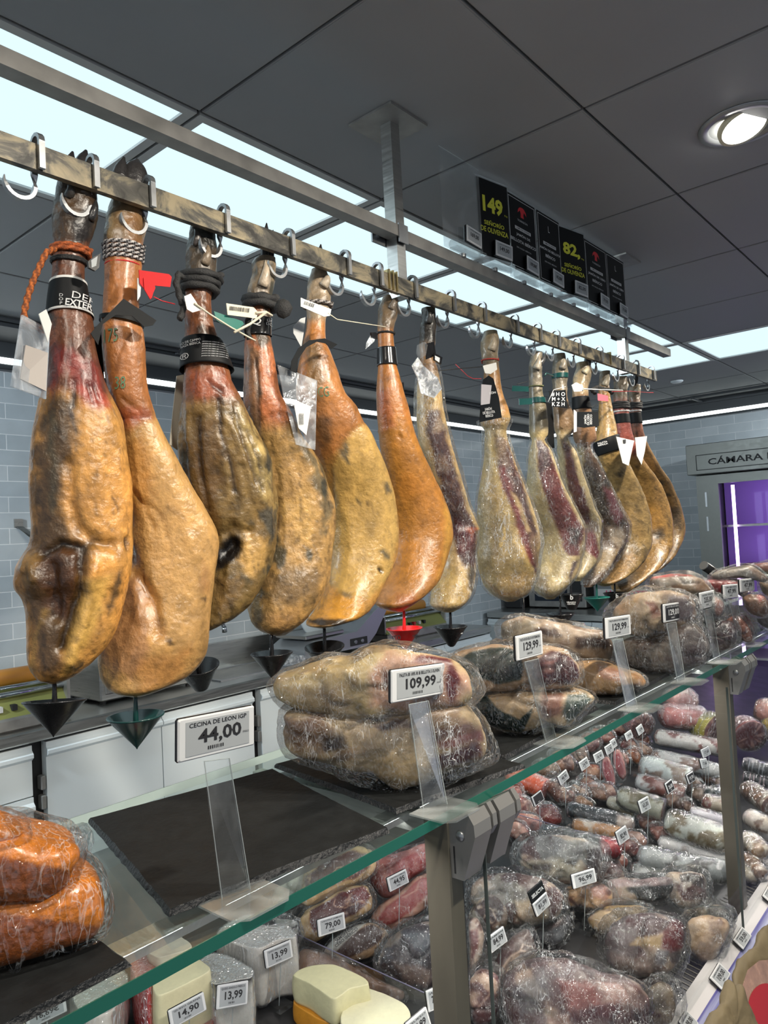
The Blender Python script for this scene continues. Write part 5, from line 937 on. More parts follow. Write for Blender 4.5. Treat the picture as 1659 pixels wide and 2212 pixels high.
# ================================================================== GOODS
def resample(pts, n):
    P = np.array(pts, float); m = len(P); Q = []
    # closed Catmull-Rom, then even spacing
    for i in range(m):
        p0, p1, p2, p3 = P[(i-1) % m], P[i], P[(i+1) % m], P[(i+2) % m]
        for k in range(12):
            t = k / 12; c = .5 * (2*p1 + (p2-p0)*t + (2*p0-5*p1+4*p2-p3)*t*t + (3*p1-p0-3*p2+p3)*t**3); Q.append(.8 * c + .2 * (p1 + (p2 - p1) * t))
    Q = np.array(Q); d = np.r_[0, np.cumsum(np.hypot(*np.diff(np.vstack([Q, Q[:1]]), axis=0).T))]; s = np.linspace(0, d[-1], n, endpoint=False)
    Qc = np.vstack([Q, Q[:1]]); return np.stack([np.interp(s, d, Qc[:, 0]), np.interp(s, d, Qc[:, 1])], 1)
def pillow_shape(pts, P0, nrm, T1, T2, N=120, NF=30, NB=8, p=2.4, edge=0.0, sharp=False):
    """closed solid whose outline on the plane (P0, nrm) follows pts; T1 bulge to the viewer, T2 behind"""
    O = resample(pts, N) if not sharp else np.array([np.array(pts[i]) * (1 - k / max(1, N // len(pts))) + np.array(pts[(i+1) % len(pts)]) * (k / max(1, N // len(pts))) for i in range(len(pts)) for k in range(max(1, N // len(pts)))], float)
    N = len(O); c = O.mean(0); n = np.array(nrm, float); n /= np.linalg.norm(n); P0 = np.array(P0)
    def onp(q):
        d = np.stack([RM @ np.array([x - CX, y - CY, F]) for x, y in q]); cam_ = np.array([0, 0, CZ]); t = ((P0 - cam_) @ n) / (d @ n); return cam_ + d * t[:, None]
    rim = onp(O); ctr = onp([c])[0]; V = [ctr + n * T1]; lvls = [(i / NF, 1) for i in range(1, NF + 1)] + [(1 - i / NB, -1) for i in range(1, NB)]
    if n @ (ctr - np.array([0, 0, CZ])) > 0: n = -n; V = [ctr + n * T1]
    for s, sd in lvls:
        if sd > 0: s = math.sin(s * math.pi / 2); z = T1 * max(0, 1 - s ** p) ** (1 / p)
        else: s = math.sin(s * math.pi / 2); z = -T2 * max(0, 1 - s ** p) ** (1 / p)
        V += list(ctr + (rim - ctr) * s + n * z)
    V.append(ctr - n * T2); V = np.array(V); L_ = len(lvls)
    Fs = [(0, 1 + (k + 1) % N, 1 + k) for k in range(N)] + [(1 + i*N + k, 1 + i*N + (k+1) % N, 1 + (i+1)*N + (k+1) % N, 1 + (i+1)*N + k) for i in range(L_ - 1) for k in range(N)]
    e = len(V) - 1; Fs += [(e, 1 + (L_-1)*N + k, 1 + (L_-1)*N + (k+1) % N) for k in range(N)]
    side = np.concatenate([[1], np.repeat([1 if sd > 0 else 0 for s, sd in lvls], N), [0]]); return V, Fs, ctr, n, side
def blob(name, label, cat, pts, P0, nrm, T, base, layers=(), marb=(), lump=.006, seed=1, wrapm='c', group=None, T2=None, p=2.4, body='packed_food', mt=None, vary=.32, sharp=False, wrp=.0045, part='food', wlump=.0035, res=120, mix=0):
    V, Fs, ctr, n, side = pillow_shape(pts, P0, nrm, T, T2 if T2 is not None else T, N=res, p=p, sharp=sharp); px = proj(V); W = V + seed * 2.3
    r = V - ctr; r /= np.linalg.norm(r, axis=1)[:, None] + 1e-9
    C = np.ones((len(V), 3)) * np.array(base) * (1 + vary * fbm(W * 22, 4, seed)[:, None] + vary * .7 * fbm(W * 70, 3, seed + 1)[:, None])
    front = side.astype(float)
    if mix:   # lean and fat showing irregularly through the film
        a_ = sm(.08, .26, fbm(W * np.array([17, 26, 26]), 4, seed + 91))[:, None] * mix; C = C * (1 - a_) + np.array((.115, .030, .032)) * a_
        a_ = sm(.10, .30, fbm(W * np.array([26, 15, 22]), 4, seed + 95))[:, None] * mix * .8; C = C * (1 - a_) + np.array((.66, .56, .46)) * a_
    paint(C, px, front, layers, W, seed)
    for m_ in marb: marble(C, px, front, m_[0], W, seed, *m_[1:])
    big_ = (T > .02) and mt is None; V1 = V + r * (fbm(W * 16, 3, seed + 4) * lump * 1.3 + fbm(W * 60, 3, seed + 6) * lump * .35 - (np.abs(fbm(W * 13, 2, seed + 14)) < .07) * 0 - np.exp(-(fbm(W * 14, 2, seed + 14) / .08) ** 2) * (.003 if big_ else .0005))[:, None]; vd = np.exp(-(fbm(W * 14, 2, seed + 14) / .10) ** 2)[:, None] * .3 * big_; C = C * (1 - vd)  # crease valleys also darkened in the colour, shade painted in
    t = empty(name, Vector(ctr) - Vector((0, 0, T)), label, cat, group)
    mesh(part, V1, Fs, mt or M_soft, t, np.clip(C, 0, 1) ** 1.6, not sharp)
    if wrapm:
        V2 = V + r * (wrp + lump * .5 + fbm(W * 20, 2, seed + 77) * lump * .8 + np.abs(ridged(W * np.array([48, 48, 70]), 3, seed + 8)) * wlump * 1.3)[:, None]
        mesh('plastic_wrap', V2, Fs, {'c': M_filmc, 'f': M_film}[wrapm], t, smooth=True)
    return t
def stick(name, label, cat, a, b, rpx, base, kind='plain', capc=None, seed=1, wrapm='f', group=None, col2=None, h=None, on=deck, lift=0, taper=.35, flat_=.9):
    """sausage-like thing lying on the deck between two image points"""
    A0 = on(*a, .03); dp = depth_of(A0); r = rpx * dp / F; A = on(*a, r + lift); B = on(*b, r + lift); r2 = rpx * depth_of(B) / F if False else r
    ax = (B - A); L_ = ax.length; ax.normalize(); s_ = ax.cross(Vector((0, 0, 1))).normalized(); u = s_.cross(ax); NS = 36; prof = []
    NR = 34
    for i in range(NR):
        q = i / (NR - 1); k = 1.0
        e0 = min(1, q * L_ / (r * 1.1)); k *= taper + (1 - taper) * math.sqrt(max(0, 1 - (1 - e0) ** 2)) if q > 0 else .03
        if capc is None: e1 = min(1, (1 - q) * L_ / (r * 1.1)); k *= (taper + (1 - taper) * math.sqrt(max(0, 1 - (1 - e1) ** 2))) if q < 1 else .03
        prof.append((q * L_, k))
    if capc is not None: prof += [(L_ + r * .05, .95), (L_ + r * .06, .55), (L_ + r * .06, .02)]
    V = np.array([(A + ax * x + (s_ * math.cos(t_) * 1.0 + u * math.sin(t_) * flat_) * r * k)[:] for x, k in prof for t_ in np.arange(NS) * 2 * math.pi / NS])
    n = len(prof); Fs = [(i*NS+k, i*NS+(k+1) % NS, (i+1)*NS+(k+1) % NS, (i+1)*NS+k) for i in range(n - 1) for k in range(NS)]
    W = V + seed * 1.7; q = np.repeat([x for x, k in prof], NS) / L_; cen = np.repeat(np.array([(A + ax * x)[:] for x, k in prof]), NS, 0); rd = V - cen; rd /= np.linalg.norm(rd, axis=1)[:, None] + 1e-9
    C = np.ones((len(V), 3)) * np.array(base) * (1 + .25 * fbm(W * 30, 4, seed)[:, None] + .2 * fbm(W * 110, 3, seed + 1)[:, None])
    if kind == 'mould': w_ = sm(-.06, .06, fbm(W * np.array([26, 26, 26]), 5, seed + 3))[:, None]; C = C * (1 - w_) + np.array(col2 or (.60, .60, .58)) * w_
    if kind == 'sleeve': w_ = sm(.72, .74, q)[:, None]; C = C * (1 - w_) + np.array(col2) * w_; 
    if kind == 'rings': w_ = (np.abs(((q * 9) % 1) - .5) < .09)[:, None]; C = C * (1 - w_) + np.array(col2) * w_
    cap = np.zeros(len(V), bool)
    if capc is not None:
        cap = np.arange(len(V)) >= (n - 3) * NS; v_ = (1 - sm(0, .12, np.abs(fbm(W * 60, 3, seed + 9))))[:, None] * .55; cc = np.array(capc) * (1 - v_) + np.array((.58, .42, .36)) * v_; C = np.where(cap[:, None], cc, C)
    V1 = V + rd * (fbm(W * 26, 3, seed + 5) * r * .12 * np.where(cap, 0, 1))[:, None]
    t = empty(name, A - Vector((0, 0, r)), label, cat, group); mesh('casing', V1, Fs, M_soft, t, np.clip(C, 0, 1) ** 1.4, True)
    if wrapm: V2 = V + rd * (.0022 + np.abs(ridged(W * np.array([50, 50, 50]), 3, seed)) * .0035)[:, None] + np.array(ax[:]) * (np.where(cap, .003, 0))[:, None]; mesh('plastic_wrap', V2, Fs, {'c': M_filmc, 'f': M_film}[wrapm], t, smooth=True)
    return t
# ------------------------------------------------------------------ electronic price tags
def eink(TL, TR, BL, P, nrm, price, title='', label='', group='electronic price tags', dark=False, stand=None, cur='€/KILO', extra=None):
    n = Vector(nrm).normalized(); P = Vector(P); c = Vector((0, 0, CZ))
    def on(q): d = Vector(ray(*q)); return c + d * ((P - c).dot(n) / d.dot(n))
    a, b, d_ = on(TL), on(TR), on(BL); x = (b - a); y = (a - d_); w_ = x.length; x.normalize(); y = y - x * y.dot(x); h_ = y.length; y.normalize(); z = x.cross(y)
    M = Matrix((x, y, z)).transposed().to_4x4(); M.translation = (b + d_) / 2; k = w_
    t = empty('price_tag', M.translation, label, 'price tag', group)
    MB().rbox((-w_/2, -h_/2, -.007), (w_/2, h_/2, -.002), .002, 0, M).build('back_case', M_black, t)
    MB().rbox((-w_/2 + .0006, -h_/2 + .0006, -.0035), (w_/2 - .0006, h_/2 - .0006, .0), .0012, 0, M).build('bezel', M_tagw, t)
    sc = MB().box((-w_/2 + w_*.09, -h_/2 + h_*.11, 0), (w_/2 - w_*.09, h_/2 - h_*.11, .0004), 0, M).build('screen', M_ink if dark else M_eink, t)
    mb_ = MB(); big = w_ * F / depth_of(M.translation)
    if price: put_text(mb_, price, .02 * w_, -.01 * h_, wd=w_ * (.56 if len(price) > 3 else .3), ht=h_ * .38, M=M, bold=.025, off=.0007)
    if title: put_text(mb_, title, 0, h_ * .30, wd=w_ * .74, ht=h_ * .10, M=M, bold=.01, off=.0007)
    if price and big > 45 and cur: put_text(mb_, cur, w_ * .36, -.08 * h_, wd=w_ * .08, ht=h_ * .05, M=M, off=.0007)
    if big > 25:
        random.seed(int(TL[0])); xx = -w_ * .14
        while xx < w_ * .05: q = random.choice([.004, .008, .012]) * w_ * 1.2; mb_.add([M @ Vector((xx, -h_*.32, .0007)), M @ Vector((xx + q, -h_*.32, .0007)), M @ Vector((xx + q, -h_*.24, .0007)), M @ Vector((xx, -h_*.24, .0007))], [(0, 1, 2, 3)]); xx += q + .012 * w_
    if mb_.v: mb_.build('printed_price', M_wprint if dark else M_ink, sc)
    if stand:
        l, r, bl, br, Zb = stand; pl, pr_ = on(l) - n * .001, on(r) - n * .001
        if n.y > 0: pass
        q0, q1 = atZ(*bl, Zb + .002), atZ(*br, Zb + .002); th = Vector((0, .0022, 0)); b_ = MB(); b_.prism([pl, pr_, q1, q0], th).build('stand', M_acr, t)
        e = MB(); e.tube([pl, q0], .0004, 5); e.tube([pr_, q1], .0004, 5); e.tube([pl, pr_], .0004, 5); e.build('stand_edge', M_acre, t)
        m_ = (q0 + q1) / 2; wd = (q1 - q0).length / 2
        f_ = MB(); f_.prism([m_ + Vector(v) for v in ((-wd - .020, .012, -.0015), (wd + .020, .012, -.0015), (wd + .020, -.036, -.0015), (wd + .008, -.048, -.0015), (-wd - .008, -.048, -.0015), (-wd - .020, -.036, -.0015))], (0, 0, .002)).build('stand_foot', M_foot, t)
    if extra: extra(t, M, w_, h_)
    return t
M_foot = clear('frosted_foot', (.95, .97, .97), .02, .25, .2, white=.22, wscale=8, wcol=(.55, .58, .58))
M_acre = mat('acrylic_edge', (.38, .42, .42), .2)
YT = .572; NY = (0, -1, 0)
def shelf_tag(TL, TR, BL, price, title, label, stand=None, dark=False):
    if stand: stand = tuple(stand) + (GZ,)
    return eink(TL, TR, BL, (0, YT, 0), NY, price, title, label, 'price tags on the glass shelf', dark, stand)
# ------------------------------------------------------------------ slates on the shelf
def slate(quad, label, th=.006, seed=1, z=GZ + .0004):
    Q = [Vector(q) for q in quad]; n = 26; out = []
    for i in range(4):
        for k in range(n): out.append(Q[i].lerp(Q[(i+1) % 4], k / n))
    O = np.array([o[:] for o in out]); c = O.mean(0); j = fbm(O * 160 + seed, 3, seed)[:, None] * .0016; j2 = fbm(O * 220 + seed, 3, seed + 5)[:, None] * .003
    top = O + (O - c) / np.linalg.norm(O - c, axis=1)[:, None] * (j - .004); bot = O + (O - c) / np.linalg.norm(O - c, axis=1)[:, None] * (j2); mid = (top + bot) / 2 + (O - c) / np.linalg.norm(O - c, axis=1)[:, None] * fbm(O * 300, 2, 9)[:, None] * .002
    top[:, 2] = z + th; mid[:, 2] = z + th * .55; bot[:, 2] = z; N = len(O); V = np.vstack([top, mid, bot]); Fs = [tuple(range(N - 1, -1, -1)), tuple(range(2*N, 3*N))] + [(r*N+i, r*N+(i+1) % N, (r+1)*N+(i+1) % N, (r+1)*N+i) for r in (0, 1) for i in range(N)]
    t = empty('slate_board', Vector(c), label, 'slate', 'slate boards on the glass shelf'); mesh('slab', V, Fs, [M_slate, M_slate_e], t, mi=[0, 0] + [1] * (2 * N)); return t
def zq(*px): return [atZ(x, y, GZ) for x, y in px]
slate(zq((190,1778),(590,1668),(845,1800),(365,1983)), 'empty black slate board on the glass behind the 44,00 tag', seed=2)
q = zq((592,1659),(1135,1660),(856,1760)); slate([q[0], q[0] + q[1] - q[2], q[1], q[2]], 'black slate board carrying the two big wrapped shoulders', seed=3)
q = zq((283,2088),); slate([(q[0].x - .5, q[0].y + .27, 0), (q[0].x + .012, q[0].y + .26, 0), (q[0].x, q[0].y, 0), (q[0].x - .52, q[0].y - .012, 0)], 'black slate board under the orange packs at the near left', seed=4)
for k, (x0, x1, lab) in enumerate(((.915, 1.275, 'slate board under the two green bagged shoulders'), (1.30, 1.66, 'slate board under the bone-in packs left of the second post'), (1.68, 2.06, 'slate board just past the second hinge clamp'), (2.09, 2.5, 'slate board at the far right of the shelf'), (2.55, 3.0, 'furthest slate board, nearly hidden by the packs'))):
    slate([(x0, .875, 0), (x1, .87, 0), (x1 - .01, .598, 0), (x0 + .01, .585, 0)], lab, seed=5 + k)
# ------------------------------------------------------------------ packs on the shelf
def sp(Y, x=0, y=0): return (0, Y, 0)
NS_ = (-.25, -1, .0)
CR = (.66, .56, .37); 
def shelfpack(label, pts, px0, Y, T, base, layers=(), **k):
    up = k.pop('on', None); P0, n = rest_plane(up or pts, lambda x, y: atZ(x, y, GZ + .0075) if y > 1200 else None, pts, (0, 0), k.pop('back', 0)); nm = k.pop('nm', 'wrapped_shoulder'); cat = k.pop('cat', 'wrapped meat')
    if P0 is None: P0 = atY(px0[0], px0[1], Y)
    return blob(nm, label, cat, pts, P0, n, min(T, .045) * .75, base, layers, T2=T * 1.3, **k)
def rest_plane(pts, hit, own, tilt, back=0.0):
    """plane facing the viewer that stands on the surface at the lowest point of the outline"""
    c = np.mean(np.array(own, float), 0); d = Vector(ray(*c)); n = -Vector((d.x, d.y, 0)).normalized(); n = (n + Vector((0, 0, tilt[0]))).normalized(); best = None
    for x, y in resample(pts, 48):
        h = hit(x, y)
        if h is None or h.y < 0 or h.length > 8: continue
        o = Vector((0, 0, CZ)); t = (h - o).dot(-n)
        if best is None or t < best[0]: best = (t, h)
    return (best[1] - n * back if best else None), n
shelfpack('lower of the two big wrapped shoulders on the slate, dark red cut facing right', [(612,1545),(640,1528),(700,1532),(800,1536),(870,1530),(950,1518),(1000,1520),(1032,1550),(1050,1592),(1052,1633),(1020,1650),(960,1672),(900,1690),(860,1693),(820,1681),(780,1670),(700,1650),(640,1632),(618,1602)], (830, 1615), .725, .075, (.60,.50,.36),
  [('p', [(612,1552),(700,1548),(720,1575),(690,1600),(640,1625),(618,1600)], (.30,.20,.15), 12, 16, .7), ('p', [(690,1590),(740,1590),(745,1620),(700,1625)], (.05,.035,.04), 8, 10, .85), ('p', [(780,1552),(880,1550),(890,1570),(820,1575)], (.10,.04,.045), 7, 10, .8), ('p', [(945,1600),(1040,1575),(1046,1600),(955,1618)], (.34,.15,.15), 6, 8, .8), ('p', [(935,1640),(1040,1605),(1046,1632),(1000,1650),(940,1668)], (.15,.03,.045), 6, 6, .95), ('p', [(935,1575),(1020,1560),(1030,1580),(940,1600)], (.14,.05,.06), 6, 8, .6), ('p', [(820,1640),(930,1610),(930,1680),(860,1690)], (.68,.55,.36), 14, 14, .7)], mix=.35, seed=21, lump=.010, p=3.2, group='two big wrapped shoulders stacked on a slate')
shelfpack('upper of two big wrapped shoulders, dark red end behind the 109,99 tag', [(590,1480),(600,1463),(640,1450),(680,1434),(720,1425),(760,1430),(800,1410),(850,1402),(900,1408),(960,1424),(1000,1440),(1022,1465),(1028,1490),(1015,1510),(980,1522),(920,1530),(860,1540),(800,1546),(740,1546),(700,1538),(640,1530),(605,1510)], (810, 1480), .725, .070, CR,
  [('p', [(830,1405),(960,1425),(1022,1462),(1028,1495),(980,1522),(860,1540),(800,1520),(800,1460)], (.62,.43,.36), 14, 14, .8), ('p', [(900,1418),(960,1426),(985,1445),(1000,1470),(990,1500),(968,1515),(955,1440),(890,1432)], (.20,.025,.035), 5, 6, .95), ('p', [(828,1450),(850,1450),(852,1480),(830,1480)], (.12,.05,.05), 6, 6, .7), ('p', [(595,1480),(680,1490),(760,1510),(740,1545),(640,1530)], (.52,.42,.30), 14, 14, .6), ('p', [(660,1440),(720,1428),(760,1440),(740,1470),(680,1465)], (.70,.56,.32), 10, 12, .7)], on=[(700,1650),(860,1693),(1052,1633)], mix=.35, seed=22, lump=.009, p=3.2, group='two big wrapped shoulders stacked on a slate')
GRN = (.010, .060, .052)
shelfpack('lower shoulder in a clear and dark green bag pointing right', [(1000,1540),(1010,1512),(1040,1497),(1100,1492),(1200,1487),(1260,1497),(1280,1510),(1252,1540),(1225,1566),(1180,1560),(1128,1582),(1060,1562)], (1135, 1530), .745, .055, (.62,.50,.36),
  [('p', [(1000,1545),(1012,1515),(1050,1500),(1075,1530),(1120,1555),(1150,1530),(1140,1560),(1128,1585),(1060,1565)], GRN, 3, 3, 1), ('p', [(1225,1500),(1262,1497),(1280,1510),(1252,1540),(1228,1566),(1215,1540)], (.05,.12,.12), 4, 4, .85), ('p', [(1170,1500),(1215,1495),(1215,1545),(1175,1555)], (.22,.08,.08), 8, 8, .7)], seed=23, lump=.006, group='green bagged shoulders')
shelfpack('upper shoulder in a dark green printed bag with a dark red cut end', [(965,1432),(1000,1408),(1060,1396),(1130,1395),(1200,1400),(1232,1412),(1250,1440),(1246,1465),(1225,1481),(1170,1490),(1100,1490),(1060,1492),(1030,1500),(1010,1470),(985,1445)], (1110, 1445), .745, .058, (.58,.45,.33),
  [('p', [(985,1430),(1010,1408),(1060,1400),(1120,1400),(1130,1440),(1125,1468),(1070,1475),(1020,1460)], GRN, 4, 3, 1), ('p', [(1145,1432),(1190,1405),(1230,1412),(1247,1440),(1245,1465),(1225,1478),(1190,1475),(1170,1485),(1150,1460)], (.13,.025,.035), 4, 4, .97), ('p', [(1180,1430),(1200,1425),(1195,1450),(1180,1455)], (.52,.36,.33), 5, 5, .8), ('s', [(1130,1395),(1205,1400),(1240,1415),(1250,1445)], (.66,.55,.4), 3, 2, .8), ('p', [(965,1432),(1000,1410),(1010,1460),(985,1445)], (.40,.38,.34), 5, 5, .6)], marb=[([(1145,1430),(1245,1412),(1245,1470),(1150,1480)], 70, (.5,.3,.28), 4, .35)], on=[(1060,1562),(1128,1582),(1225,1566)], seed=24, lump=.006, group='green bagged shoulders')
shelfpack('long frosty wrapped joint lying behind the green bags', [(1080,1352),(1095,1337),(1130,1331),(1200,1345),(1260,1355),(1310,1366),(1322,1390),(1315,1420),(1290,1430),(1250,1425),(1240,1412),(1200,1402),(1120,1392),(1085,1385)], (1200, 1380), .86, .05, (.46,.38,.30), [('p', [(1080,1352),(1130,1332),(1170,1345),(1150,1385),(1090,1385)], (.52,.46,.36), 8, 10, .8), ('p', [(1150,1360),(1200,1355),(1215,1375),(1160,1375)], (.14,.09,.08), 6, 8, .8), ('p', [(1240,1375),(1315,1378),(1318,1400),(1240,1400)], (.12,.08,.075), 5, 8, .8), ('p', [(1250,1405),(1310,1402),(1312,1425),(1255,1425)], (.55,.42,.30), 5, 6, .8)], mix=.35, seed=25, lump=.008, wlump=.007)
shelfpack('pale bagged leg with a pointed end between the green bags and the 129,99 tag', [(1243,1432),(1300,1434),(1340,1446),(1380,1456),(1393,1470),(1388,1480),(1350,1485),(1335,1497),(1290,1498),(1250,1492),(1240,1462)], (1310, 1466), .77, .045, (.58,.42,.26), [('p', [(1290,1440),(1340,1448),(1345,1475),(1300,1465)], (.45,.25,.19), 6, 6, .7), ('p', [(1340,1478),(1385,1476),(1380,1486),(1345,1492)], (.14,.08,.07), 4, 4, .7), ('s', [(1370,1458),(1390,1472)], (.60,.36,.14), 6, 2, .8)], seed=26, lump=.005)
shelfpack('lower grey vacuum packed ham half with a round cut face, behind the dark tag', [(1338,1402),(1345,1382),(1400,1374),(1450,1360),(1490,1345),(1520,1360),(1531,1395),(1516,1430),(1485,1446),(1450,1453),(1390,1452),(1345,1432)], (1440, 1405), .755, .065, (.30,.26,.22), [('p', [(1460,1365),(1490,1345),(1520,1360),(1531,1395),(1516,1428),(1480,1446),(1455,1420)], (.20,.17,.16), 5, 6, .9), ('s', [(1500,1355),(1522,1372),(1525,1400),(1508,1430),(1480,1444)], (.36,.33,.30), 4, 3, .8), ('p', [(1480,1400),(1510,1395),(1505,1430),(1482,1435)], (.11,.055,.06), 6, 6, .7), ('p', [(1350,1380),(1440,1370),(1440,1390),(1380,1400)], (.16,.10,.07), 8, 10, .7), ('p', [(1350,1425),(1450,1430),(1445,1452),(1370,1450)], (.42,.40,.37), 8, 8, .6)], marb=[([(1460,1365),(1525,1360),(1525,1420),(1470,1440)], 60, (.36,.33,.31), 5, .5)], back=.035, mix=.35, seed=27, lump=.007, group='ham halves stacked behind the dark tag')
shelfpack('upper wrapped ham half, cream with a purple cut, behind the dark tag', [(1316,1338),(1330,1308),(1360,1290),(1400,1281),(1450,1279),(1490,1290),(1508,1310),(1510,1335),(1490,1350),(1440,1362),(1395,1377),(1345,1368)], (1415, 1325), .755, .065, (.56,.47,.36), [('p', [(1440,1285),(1490,1292),(1506,1312),(1500,1340),(1465,1345),(1445,1310)], (.17,.14,.17), 7, 8, .8), ('p', [(1395,1300),(1420,1300),(1430,1330),(1410,1335)], (.30,.10,.08), 6, 8, .7), ('p', [(1330,1310),(1380,1292),(1380,1310),(1335,1330)], (.55,.40,.24), 6, 6, .7)], on=[(1345,1432),(1450,1453),(1516,1430)], back=.035, mix=.35, seed=28, lump=.010, wlump=.007, group='ham halves stacked behind the dark tag')
shelfpack('rounded pack with a brown side and a red top edge, above the two ham halves', [(1402,1263),(1408,1246),(1450,1241),(1490,1240),(1515,1250),(1536,1277),(1510,1284),(1450,1286),(1410,1278)], (1465, 1264), .82, .05, (.34,.24,.16), [('s', [(1402,1248),(1450,1243),(1492,1241)], (.45,.05,.04), 5, 1, .9), ('p', [(1410,1250),(1490,1246),(1500,1262),(1420,1266)], (.40,.37,.33), 4, 5, .8)], on=[(1440,1400),(1500,1360),(1530,1350)], seed=29, lump=.004, nm='meat_pack')
shelfpack('clear plastic tub shaped pack between the dark tag and the 235,00 tag', [(1492,1292),(1530,1284),(1558,1292),(1566,1310),(1562,1330),(1545,1346),(1518,1348),(1508,1325)], (1535, 1316), .76, .05, (.22,.23,.23), [('p', [(1545,1290),(1566,1300),(1562,1335),(1550,1335)], (.38,.22,.18), 5, 5, .8), ('s', [(1515,1340),(1545,1345)], (.45,.40,.32), 5, 2, .8)], on=[(1528,1400),(1540,1412),(1590,1385)], seed=30, nm='meat_pack', lump=.004)
shelfpack('flat bright red pack behind the 235,00 tag', [(1520,1254),(1570,1250),(1600,1254),(1606,1275),(1575,1280),(1530,1280)], (1562, 1266), .84, .04, (.35,.02,.02), [('p', [(1520,1250),(1600,1250),(1598,1258),(1522,1260)], (.55,.36,.36), 3, 3, .8)], on=[(1570,1370),(1600,1360),(1606,1350)], seed=31, nm='meat_pack', lump=.003)
shelfpack('grey mouldy sausage lying on top of the red pack at the right', [(1535,1243),(1550,1232),(1590,1224),(1622,1222),(1645,1235),(1660,1250),(1650,1258),(1610,1248),(1560,1250),(1540,1252)], (1598, 1240), .84, .03, (.30,.27,.24), [('s', [(1540,1240),(1590,1230),(1625,1226)], (.50,.47,.42), 5, 4, .7), ('p', [(1615,1224),(1645,1234),(1660,1252),(1640,1250)], (.45,.36,.30), 4, 4, .8)], on=[(1570,1370),(1640,1352),(1660,1345)], seed=32, nm='dry_sausage', cat='sausage', lump=.003)
shelfpack('brown sausage end leaving the picture at the right above the red pack', [(1622,1224),(1640,1217),(1680,1214),(1700,1225),(1690,1240),(1655,1240)], (1660, 1228), .84, .03, (.26,.14,.11), [], on=[(1640,1352),(1660,1345),(1680,1340)], seed=33, nm='dry_sausage', cat='sausage', lump=.003)
shelfpack('dark red vacuum packed joint with a white seam, under the 235,00 tag', [(1524,1352),(1545,1342),(1578,1342),(1592,1362),(1590,1385),(1570,1402),(1540,1412),(1528,1400)], (1558, 1376), .73, .045, (.10,.025,.03), [('p', [(1536,1350),(1575,1345),(1570,1365),(1545,1372)], (.05,.05,.06), 6, 6, .8), ('s', [(1528,1378),(1560,1376),(1582,1373)], (.45,.42,.38), 2, 3, .9)], seed=34, nm='meat_pack', lump=.004)
shelfpack('brown and orange sausage pack between the 235,00 and the first 47,99 tag', [(1566,1345),(1585,1330),(1604,1336),(1622,1362),(1625,1382),(1610,1386),(1590,1370)], (1596, 1360), .73, .035, (.26,.12,.07), [('p', [(1572,1338),(1588,1332),(1586,1345)], (.55,.20,.04), 4, 3, .8)], seed=35, nm='meat_pack', lump=.004)
shelfpack('speckled sliced salami pack under the first 47,99 tag', [(1596,1334),(1612,1330),(1626,1350),(1630,1370),(1622,1376),(1608,1368)], (1612, 1352), .72, .03, (.34,.17,.14), [], marb=[([(1596,1330),(1630,1330),(1630,1376),(1600,1376)], 90, (.6,.5,.44), 3, .8)], seed=36, nm='meat_pack', lump=.003)
shelfpack('brown sausage bundle under the second 47,99 tag', [(1604,1290),(1625,1282),(1650,1290),(1662,1312),(1650,1330),(1625,1325),(1610,1310)], (1634, 1306), .77, .04, (.28,.18,.12), [('p', [(1630,1275),(1655,1290),(1640,1300)], (.42,.10,.10), 5, 5, .7)], on=[(1610,1380),(1625,1376),(1640,1366)], seed=37, nm='meat_pack', lump=.005)
shelfpack('grey and white wrapped pack at the right edge of the shelf', [(1634,1325),(1650,1315),(1690,1318),(1700,1350),(1680,1362),(1650,1352),(1638,1340)], (1668, 1338), .74, .04, (.30,.26,.25), [('p', [(1645,1305),(1700,1305),(1700,1320),(1650,1318)], (.55,.24,.12), 4, 4, .8)], seed=38, nm='meat_pack', lump=.004)
shelfpack('pale wrapped pack at the right edge, standing behind the 47,99 tags', [(1640,1258),(1659,1248),(1700,1250),(1705,1290),(1680,1300),(1650,1285)], (1672, 1274), .80, .04, (.45,.36,.28), [('p', [(1650,1285),(1700,1285),(1700,1300),(1660,1300)], (.5,.2,.08), 5, 4, .7)], on=[(1650,1360),(1680,1352),(1700,1350)], seed=39, nm='meat_pack', lump=.004)
o = MB(); a_, b_ = atY(1521, 1222, .86), atY(1606, 1280, .79); o.tube([a_, b_], .017, 20); to = o.build('black_flask', M_black, None, smooth=True); tag(to, 'short black cylinder with a silver cap behind the mouldy sausage', 'flask')
MB().tube([a_ + (a_ - b_).normalized() * .004, a_ + (b_ - a_).normalized() * .003], .0166, 20).build('silver_cap', M_galv, to)
M_or = vmat('paprika_paste', .30, .22, 120, .8, 160, .5, .3)
OR = (.78, .37, .07)
